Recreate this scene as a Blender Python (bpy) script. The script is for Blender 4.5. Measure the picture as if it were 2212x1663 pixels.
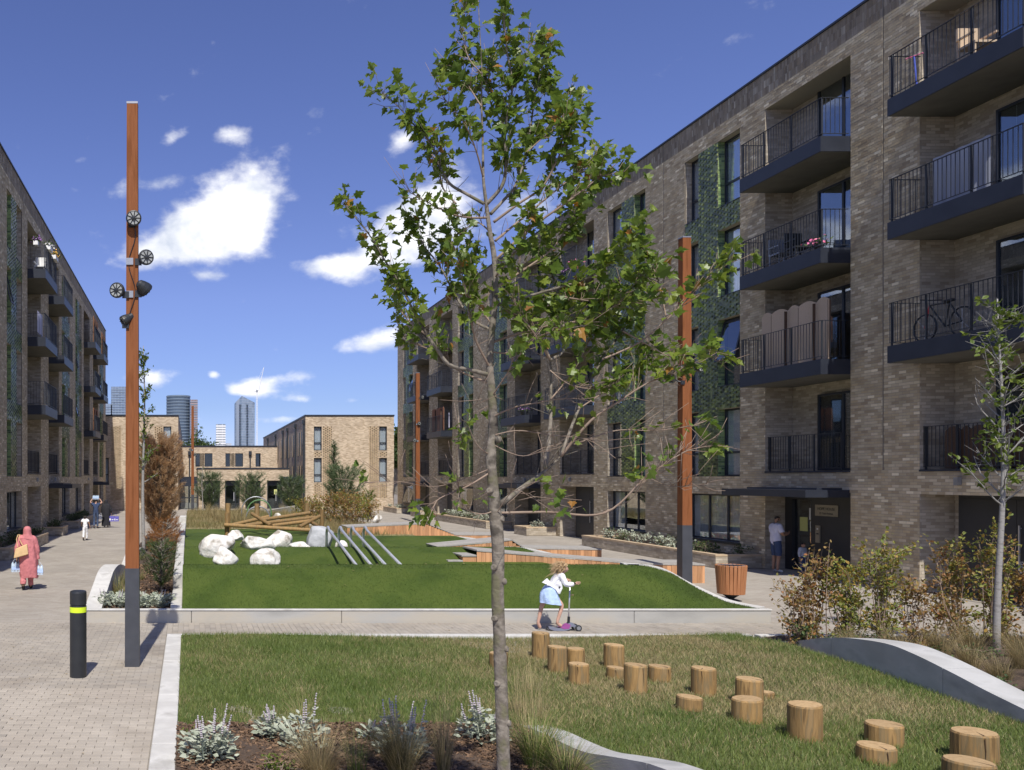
import bpy, bmesh, math, random
import numpy as np
from mathutils import Vector, Matrix, noise as mnoise

for o in list(bpy.data.objects): bpy.data.objects.remove(o, do_unlink=True)
SC = bpy.context.scene
COL = SC.collection
R = math.radians
rnd = random.Random(7)

# ------------------------------------------------------------------ camera, sky, sun, exposure
EYE, FPX, VU, VV, PW, PH = 2.8, 1900.0, 408.0, 1032.0, 2212.0, 1663.0
cam = bpy.data.cameras.new('camera'); camo = bpy.data.objects.new('camera', cam); COL.objects.link(camo)
camo.location = (0, 0, EYE); camo.rotation_euler = (R(90), 0, 0)
cam.sensor_width = 36; cam.sensor_fit = 'HORIZONTAL'; cam.lens = 36*FPX/PW
cam.shift_x = (PW/2-VU)/PW; cam.shift_y = (VV-PH/2)/PW
cam.clip_start = 0.1; cam.clip_end = 12000
SC.camera = camo
SUN_EL = 54.0; SUN_DX = -0.085          # sun stands behind the camera, a little to its left
sdir = Vector((SUN_DX, -1.0, 0)).normalized()
sun_vec = sdir*math.cos(R(SUN_EL)) + Vector((0, 0, math.sin(R(SUN_EL))))
sl = bpy.data.lights.new('sun', 'SUN'); sl.energy = 4.1; sl.angle = R(0.53); sl.color = (1.0, 0.955, 0.88)
so = bpy.data.objects.new('sun', sl); COL.objects.link(so)
so.rotation_euler = (-sun_vec).to_track_quat('-Z', 'Y').to_euler(); so.location = (0, 0, 60)
SC.view_settings.view_transform = 'Standard'; SC.view_settings.look = 'None'
SC.view_settings.gamma = 1.0; SC.view_settings.use_curve_mapping = False
SC.view_settings.exposure = 0.36
try:
    SC.cycles.use_denoising = True
    SC.cycles.max_bounces = 6; SC.cycles.transparent_max_bounces = 12
except Exception: pass

world = bpy.data.worlds.new('World'); SC.world = world; world.use_nodes = True
SKY_TINT = [(.385,.44,.79),(.375,.40,.605),(.497,.46,.665),(.492,.452,.658)]
def ramp_set(rp, cols):
    e = rp.color_ramp.elements; n = len(cols)
    while len(e) < n: e.new(.5)
    for i, c in enumerate(cols):
        e[i].position = i/(n-1) if n > 1 else 0; e[i].color = (*c, 1)
def build_world():
    nt = world.node_tree; N = nt.nodes; L = nt.links
    N.clear()
    out = N.new('ShaderNodeOutputWorld'); bg = N.new('ShaderNodeBackground')
    sky = N.new('ShaderNodeTexSky'); sky.sky_type = 'NISHITA'; sky.sun_disc = False
    sky.sun_elevation = R(SUN_EL); sky.sun_rotation = math.atan2(sdir.x, sdir.y)
    sky.altitude = 0; sky.air_density = 1.0; sky.dust_density = 0.1; sky.ozone_density = 3.0
    bg.inputs['Strength'].default_value = 0.15
    tc = N.new('ShaderNodeTexCoord')
    def math_(op, a, b=None, c=None):
        n = N.new('ShaderNodeMath'); n.operation = op
        for i, v in enumerate((a, b, c)):
            if v is None: continue
            if isinstance(v, (int, float)): n.inputs[i].default_value = v
            else: L.new(v, n.inputs[i])
        return n.outputs[0]
    sep = N.new('ShaderNodeSeparateXYZ'); L.new(tc.outputs['Generated'], sep.inputs[0])
    az = math_('ARCTAN2', sep.outputs[0], sep.outputs[1])
    el = math_('ARCSINE', sep.outputs[2])
    # clouds: soft ellipses in azimuth and elevation, frayed by noise
    mp = N.new('ShaderNodeMapping'); L.new(tc.outputs['Generated'], mp.inputs[0]); mp.inputs['Scale'].default_value = (1, 1, 1.6)
    nz = N.new('ShaderNodeTexNoise'); L.new(mp.outputs[0], nz.inputs[0])
    nz.inputs['Scale'].default_value = 17; nz.inputs['Detail'].default_value = 9; nz.inputs['Roughness'].default_value = 0.56
    nz2 = N.new('ShaderNodeTexNoise'); L.new(mp.outputs[0], nz2.inputs[0])
    nz2.inputs['Scale'].default_value = 3.2; nz2.inputs['Detail'].default_value = 4
    nz2.inputs['Roughness'].default_value = 0.5
    total = None
    # photo pixel of the centre, half width, half height, tilt, weight
    CL = [(405,525,125,50,-14,1.0),(535,425,82,74,-32,1.12),(470,480,90,50,-20,.7),(300,545,60,26,-15,.6),(655,572,58,22,0,.85),(730,580,52,26,0,.8),(880,500,110,70,-25,.95),(960,430,90,50,-25,.75),
          (795,737,80,20,-5,.98),(585,820,88,15,-6,.98),(560,846,80,12,0,.92),(628,862,44,9,0,.75),(375,300,44,15,-22,.62),(510,288,48,17,-8,.66),(868,312,30,20,-25,.85),
          (310,815,66,22,0,.85),(463,808,15,10,0,.95),(765,865,26,9,0,.85),(600,906,58,10,0,.72),(255,415,52,26,-40,.56),(186,302,20,9,-15,.62),(1190,420,90,50,-10,.6),
          (455,598,44,10,0,.55),(175,345,22,10,-20,.5),(840,892,34,8,0,.7),(420,905,50,9,0,.55),(545,525,40,20,10,.55),(345,395,44,14,-15,.5)]
    for (u, v, ru, rv, tilt, wgt) in CL:
        A = (u-VU)/FPX; a0 = math.atan(A); e0 = math.atan((VV-v)/FPX*math.cos(a0))
        ra = ru/FPX*math.cos(a0)**2; re = rv/FPX*math.cos(e0)
        ct, st = math.cos(R(tilt)), math.sin(R(tilt))
        da = math_('SUBTRACT', az, a0); de = math_('SUBTRACT', el, e0)
        # image tilt: positive = falling to the right
        p = math_('MULTIPLY_ADD', da, ct/ra, math_('MULTIPLY', de, -st/ra))
        q = math_('MULTIPLY_ADD', da, st/re, math_('MULTIPLY', de, ct/re))
        r2 = math_('ADD', math_('MULTIPLY', p, p), math_('MULTIPLY', q, q))
        g = math_('MULTIPLY', math_('EXPONENT', math_('MULTIPLY', r2, -0.75)), wgt)
        total = g if total is None else math_('ADD', total, g)
    # unseen clouds over the rest of the dome, thickened to add fill light
    rest = N.new('ShaderNodeMapRange'); L.new(nz2.outputs[0], rest.inputs[0])
    rest.inputs[1].default_value = .48; rest.inputs[2].default_value = .60; rest.inputs[3].default_value = 0; rest.inputs[4].default_value = 1.0
    away = N.new('ShaderNodeMapRange'); L.new(math_('ABSOLUTE', math_('SUBTRACT', az, .35)), away.inputs[0])
    away.inputs[1].default_value = .75; away.inputs[2].default_value = 1.0
    total = math_('ADD', total, math_('MULTIPLY', rest.outputs[0], away.outputs[0]))
    dens = math_('ADD', total, math_('MULTIPLY', math_('SUBTRACT', nz.outputs[0], .5), 2.5))
    mr = N.new('ShaderNodeMapRange'); mr.interpolation_type = 'SMOOTHSTEP'; L.new(dens, mr.inputs[0])
    mr.inputs[1].default_value = .34; mr.inputs[2].default_value = 1.22; mr.inputs[3].default_value = 0; mr.inputs[4].default_value = 0.96
    lowcut = N.new('ShaderNodeMapRange'); L.new(sep.outputs[2], lowcut.inputs[0])
    lowcut.inputs[1].default_value = 0.0; lowcut.inputs[2].default_value = 0.03
    fac = math_('MULTIPLY', mr.outputs[0], lowcut.outputs[0])
    nz3 = N.new('ShaderNodeTexNoise'); L.new(mp.outputs[0], nz3.inputs[0]); nz3.inputs['Scale'].default_value = 9.5; nz3.inputs['Detail'].default_value = 7; nz3.inputs['Roughness'].default_value = .55; nz3.inputs['Distortion'].default_value = .4
    shade = N.new('ShaderNodeValToRGB'); L.new(nz3.outputs[0], shade.inputs[0])
    shade.color_ramp.elements[0].position = .36; shade.color_ramp.elements[0].color = (3.5, 3.85, 4.55, 1)
    shade.color_ramp.elements[1].position = .54; shade.color_ramp.elements[1].color = (6.3, 6.3, 6.4, 1)
    # tone of the clear air: the photograph's blue leans to violet
    tint = N.new('ShaderNodeMix'); tint.data_type = 'RGBA'; tint.blend_type = 'MULTIPLY'; tint.inputs[0].default_value = 1.0
    L.new(sky.outputs[0], tint.inputs[6])
    hz = N.new('ShaderNodeValToRGB'); L.new(sep.outputs[2], hz.inputs[0]); ramp_set(hz, SKY_TINT)
    for e, p in zip(hz.color_ramp.elements, (0.0, .08, .2, .5)): e.position = p
    L.new(hz.outputs[0], tint.inputs[7])
    mx = N.new('ShaderNodeMix'); mx.data_type = 'RGBA'; L.new(fac, mx.inputs[0]); L.new(tint.outputs[2], mx.inputs[6]); L.new(shade.outputs[0], mx.inputs[7])
    L.new(mx.outputs[2], bg.inputs['Color']); L.new(bg.outputs[0], out.inputs['Surface'])


build_world()

# ------------------------------------------------------------------ helpers
def at(u, v, Y):            # photo pixel + distance -> point
    return Vector(((u-VU)/FPX*Y, Y, EYE-(v-VV)/FPX*Y))
def gnd(u, v, z=0.0):       # photo pixel on the level z -> point
    Y = (EYE-z)*FPX/(v-VV); return Vector(((u-VU)/FPX*Y, Y, z))

class MB:
    def __init__(s): s.v = []; s.f = []
    def add(s, vs, fs):
        b = len(s.v); s.v.extend([tuple(p) for p in vs]); s.f.extend([tuple(i+b for i in f) for f in fs])
    def box(s, x0, x1, y0, y1, z0, z1):
        s.add([(x0,y0,z0),(x1,y0,z0),(x1,y1,z0),(x0,y1,z0),(x0,y0,z1),(x1,y0,z1),(x1,y1,z1),(x0,y1,z1)],
              [(3,2,1,0),(4,5,6,7),(0,1,5,4),(1,2,6,5),(2,3,7,6),(3,0,4,7)]); return s
    def bbox(s, x0, x1, y0, y1, z0, z1, c=.01):      # box with chamfered edges
        bm = bmesh.new(); bmesh.ops.create_cube(bm, size=1)
        bmesh.ops.scale(bm, vec=(x1-x0, y1-y0, z1-z0), verts=bm.verts)
        bmesh.ops.translate(bm, vec=((x0+x1)/2, (y0+y1)/2, (z0+z1)/2), verts=bm.verts)
        bmesh.ops.bevel(bm, geom=bm.edges[:], offset=c, segments=1, affect='EDGES')
        s.frombm(bm); bm.free(); return s
    def frombm(s, bm):
        bm.verts.index_update(); s.add([v.co for v in bm.verts], [[v.index for v in f.verts] for f in bm.faces])
    def quad(s, a, b, c, d): s.add([a,b,c,d], [(0,1,2,3)]); return s
    def tube(s, pts, rad, n=8, cap=True, sq=False):
        pts = [Vector(p) for p in pts]; m = len(pts)
        rad = list(rad) if hasattr(rad, '__len__') else [rad]*m
        t0 = (pts[1]-pts[0]).normalized()
        up = Vector((0,0,1)) if abs(t0.z) < .9 else Vector((1,0,0))
        a = t0.cross(up).normalized(); vs = []
        for i in range(m):
            t = (pts[min(i+1,m-1)]-pts[max(i-1,0)]).normalized()
            a = (a - t*a.dot(t)).normalized(); b = t.cross(a)
            for k in range(n):
                w = 2*math.pi*(k+(.5 if sq else 0))/n
                vs.append(pts[i] + (a*math.cos(w)+b*math.sin(w))*rad[i])
        fs = [(i*n+k, i*n+(k+1)%n, (i+1)*n+(k+1)%n, (i+1)*n+k) for i in range(m-1) for k in range(n)]
        if cap: fs += [tuple(range(n-1,-1,-1)), tuple(range((m-1)*n, m*n))]
        s.add(vs, fs); return s
    def lathe(s, prof, c=(0,0,0), n=20, cap=True, axis=None):
        c = Vector(c); vs = []
        M = axis.to_track_quat('Z','Y').to_matrix() if axis is not None else Matrix.Identity(3)
        for (r, z) in prof:
            for k in range(n):
                w = 2*math.pi*k/n; vs.append(c + M @ Vector((r*math.cos(w), r*math.sin(w), z)))
        m = len(prof)
        fs = [(i*n+k, i*n+(k+1)%n, (i+1)*n+(k+1)%n, (i+1)*n+k) for i in range(m-1) for k in range(n)]
        if cap: fs += [tuple(range(n-1,-1,-1)), tuple(range((m-1)*n, m*n))]
        s.add(vs, fs); return s
    def prism(s, poly, z0, z1):
        n = len(poly)
        s.add([(x,y,z0) for x,y in poly]+[(x,y,z1) for x,y in poly],
              [tuple(range(n-1,-1,-1)), tuple(range(n,2*n))]+[(i,(i+1)%n,n+(i+1)%n,n+i) for i in range(n)]); return s
    def mesh(s, name, smooth=False):
        me = bpy.data.meshes.new(name); me.from_pydata(s.v, [], s.f); me.update()
        if smooth: me.polygons.foreach_set('use_smooth', [True]*len(me.polygons))
        return me
    def build(s, name, mat, parent=None, smooth=False, local=False):
        return link(name, s.mesh(name, smooth), mat, parent, local)

def np_mesh(name, V, F):
    """V (n,3), F (m,k) arrays -> mesh"""
    me = bpy.data.meshes.new(name); V = np.asarray(V, np.float32); F = np.asarray(F, np.int32)
    me.vertices.add(len(V)); me.vertices.foreach_set('co', V.ravel())
    k = F.shape[1]; me.loops.add(F.size); me.loops.foreach_set('vertex_index', F.ravel())
    me.polygons.add(len(F)); me.polygons.foreach_set('loop_start', np.arange(0, F.size, k, dtype=np.int32))
    me.update(calc_edges=True); me.validate(); me.shade_flat(); return me

def link(name, me, mat, parent=None, local=False):
    """world-coordinate mesh; when parented it is shifted to the parent's origin"""
    if mat is not None and len(me.materials) == 0: me.materials.append(mat)
    o = bpy.data.objects.new(name, me); COL.objects.link(o)
    if parent is not None:
        o.parent = parent
        if not local:
            w = Vector(parent.location); p = parent.parent
            while p is not None: w += p.location; p = p.parent
            me.transform(Matrix.Translation(-w))
    return o
def tag(o, label, cat, group=None, kind=None):
    o['label'] = label; o['category'] = cat
    if group: o['group'] = group
    if kind: o['kind'] = kind
    return o
def thing(name, label, cat, loc=(0,0,0), group=None, rz=0):
    o = bpy.data.objects.new(name, None); COL.objects.link(o); o.location = loc; o.rotation_euler = (0,0,rz)
    o.empty_display_size = .2
    return tag(o, label, cat, group)
def kids(o): return [c for c in bpy.data.objects if c.parent == o]
def copy_tree(o, loc=None, rz=None, scale=None, parent=None):
    c = o.copy(); COL.objects.link(c)
    if parent is not None: c.parent = parent
    if loc is not None: c.location = loc
    if rz is not None: c.rotation_euler = (c.rotation_euler.x, c.rotation_euler.y, rz)
    if scale is not None: c.scale = scale if hasattr(scale, '__len__') else (scale,)*3
    for k in list(o.children): copy_tree(k, parent=c)
    return c
def structure(o): o['kind'] = 'structure'; return o

# ------------------------------------------------------------------ materials
def M(name, cols, scale=4.0, rough=.7, bump=0.0, bscale=None, metal=0.0, island=None, spec=.5, stretch=(1,1,1), detail=5, obj=False, trans=0.0, coat=0.0, jitter=.0, contrast=1.0, sub=None):
    """noise between cols; island = colours drawn per loose piece and multiplied in"""
    m = bpy.data.materials.new(name); m.use_nodes = True; nt = m.node_tree; N = nt.nodes; L = nt.links
    P = N['Principled BSDF']; P.inputs['Roughness'].default_value = rough; P.inputs['Metallic'].default_value = metal
    P.inputs['Specular IOR Level'].default_value = spec
    if coat: P.inputs['Coat Weight'].default_value = coat
    if obj: co = N.new('ShaderNodeTexCoord').outputs['Object']
    else: co = N.new('ShaderNodeNewGeometry').outputs['Position']
    mp = N.new('ShaderNodeMapping'); mp.inputs['Scale'].default_value = stretch; L.new(co, mp.inputs[0])
    nz = N.new('ShaderNodeTexNoise'); nz.inputs['Scale'].default_value = scale; nz.inputs['Detail'].default_value = detail
    L.new(mp.outputs[0], nz.inputs[0])
    if len(cols) == 1: cols = [cols[0], cols[0]]
    mr = N.new('ShaderNodeMapRange'); L.new(nz.outputs[0], mr.inputs[0])
    mr.inputs[1].default_value = .5-.22/contrast; mr.inputs[2].default_value = .5+.22/contrast
    rp = N.new('ShaderNodeValToRGB'); ramp_set(rp, cols); L.new(mr.outputs[0], rp.inputs[0])
    col = rp.outputs[0]
    if island:
        g = N.new('ShaderNodeNewGeometry'); r2 = N.new('ShaderNodeValToRGB'); ramp_set(r2, island)
        L.new(g.outputs['Random Per Island'], r2.inputs[0])
        mx = N.new('ShaderNodeMix'); mx.data_type = 'RGBA'; mx.blend_type = 'MULTIPLY'; mx.inputs[0].default_value = 1
        L.new(col, mx.inputs[6]); L.new(r2.outputs[0], mx.inputs[7]); col = mx.outputs[2]
    if jitter:
        oi = N.new('ShaderNodeObjectInfo'); hv = N.new('ShaderNodeHueSaturation'); L.new(col, hv.inputs['Color'])
        k = N.new('ShaderNodeMapRange'); L.new(oi.outputs['Random'], k.inputs[0]); k.inputs[3].default_value = 1-jitter; k.inputs[4].default_value = 1+jitter
        L.new(k.outputs[0], hv.inputs['Value']); col = hv.outputs[0]
    L.new(col, P.inputs['Base Color'])
    if bump:
        b = N.new('ShaderNodeBump'); b.inputs['Strength'].default_value = 1.0; b.inputs['Distance'].default_value = bump
        n2 = N.new('ShaderNodeTexNoise'); n2.inputs['Scale'].default_value = bscale or scale*6; n2.inputs['Detail'].default_value = 4
        L.new(mp.outputs[0], n2.inputs[0]); L.new(n2.outputs[0], b.inputs['Height']); L.new(b.outputs[0], P.inputs['Normal'])
    if trans:     # thin leaf: light comes through
        tr = N.new('ShaderNodeBsdfTranslucent'); L.new(col, tr.inputs['Color'])
        ms = N.new('ShaderNodeMixShader'); ms.inputs[0].default_value = trans
        L.new(P.outputs[0], ms.inputs[1]); L.new(tr.outputs[0], ms.inputs[2]); L.new(ms.outputs[0], N['Material Output'].inputs['Surface'])
    return m

def brick_tex(name, c1, c2, mortar, w=.225, h=.075, bump=.006, flat=False):
    m = bpy.data.materials.new(name); m.use_nodes = True; nt = m.node_tree; N = nt.nodes; L = nt.links
    P = N['Principled BSDF']; P.inputs['Roughness'].default_value = .85
    g = N.new('ShaderNodeNewGeometry'); sp = N.new('ShaderNodeSeparateXYZ'); L.new(g.outputs['Position'], sp.inputs[0])
    ad = N.new('ShaderNodeMath'); L.new(sp.outputs[0], ad.inputs[0]); L.new(sp.outputs[1], ad.inputs[1])
    cb = N.new('ShaderNodeCombineXYZ'); L.new(ad.outputs[0], cb.inputs[0]); L.new(sp.outputs[2], cb.inputs[1])
    bt = N.new('ShaderNodeTexBrick'); L.new(g.outputs['Position'] if flat else cb.outputs[0], bt.inputs['Vector'])
    bt.inputs['Scale'].default_value = 1; bt.inputs['Brick Width'].default_value = w; bt.inputs['Row Height'].default_value = h
    bt.inputs['Mortar Size'].default_value = .005; bt.inputs['Mortar Smooth'].default_value = .2; bt.inputs['Bias'].default_value = 0
    bt.inputs['Color1'].default_value = (0,0,0,1); bt.inputs['Color2'].default_value = (1,1,1,1); bt.inputs['Mortar'].default_value = (.5,.5,.5,1)
    rp = N.new('ShaderNodeValToRGB'); ramp_set(rp, [c1, [ (a+b)/2 for a,b in zip(c1,c2)], c2]); L.new(bt.outputs['Color'], rp.inputs[0])
    nz = N.new('ShaderNodeTexNoise'); L.new(g.outputs['Position'], nz.inputs[0]); nz.inputs['Scale'].default_value = .7; nz.inputs['Detail'].default_value = 6
    m1 = N.new('ShaderNodeMix'); m1.data_type = 'RGBA'; m1.blend_type = 'MULTIPLY'; m1.inputs[0].default_value = .5
    L.new(rp.outputs[0], m1.inputs[6]); L.new(nz.outputs[0], m1.inputs[7])
    gain = N.new('ShaderNodeMix'); gain.data_type = 'RGBA'; gain.blend_type = 'MULTIPLY'; gain.inputs[0].default_value = 1; gain.inputs[7].default_value = (1.33,1.33,1.33,1)
    L.new(m1.outputs[2], gain.inputs[6])
    m2 = N.new('ShaderNodeMix'); m2.data_type = 'RGBA'; L.new(bt.outputs['Fac'], m2.inputs[0]); L.new(gain.outputs[2], m2.inputs[6]); m2.inputs[7].default_value = (*mortar, 1)
    L.new(m2.outputs[2], P.inputs['Base Color'])
    b = N.new('ShaderNodeBump'); b.inputs['Distance'].default_value = bump; b.invert = True; L.new(bt.outputs['Fac'], b.inputs['Height']); L.new(b.outputs[0], P.inputs['Normal'])
    return m

def glass_mat(name, tint=(.93,.96,.97), refl=.05):
    m = bpy.data.materials.new(name); m.use_nodes = True; nt = m.node_tree; N = nt.nodes; L = nt.links
    N.remove(N['Principled BSDF']); t = N.new('ShaderNodeBsdfTransparent'); t.inputs[0].default_value = (*tint, 1)
    g = N.new('ShaderNodeBsdfGlossy'); g.inputs['Roughness'].default_value = .015; g.inputs['Color'].default_value = (.9,.95,1,1)
    lw = N.new('ShaderNodeLayerWeight'); lw.inputs[0].default_value = .35
    mr = N.new('ShaderNodeMapRange'); L.new(lw.outputs['Facing'], mr.inputs[0]); mr.inputs[3].default_value = refl; mr.inputs[4].default_value = .6
    ms = N.new('ShaderNodeMixShader'); L.new(mr.outputs[0], ms.inputs[0]); L.new(t.outputs[0], ms.inputs[1]); L.new(g.outputs[0], ms.inputs[2])
    L.new(ms.outputs[0], N['Material Output'].inputs['Surface']); return m

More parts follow.
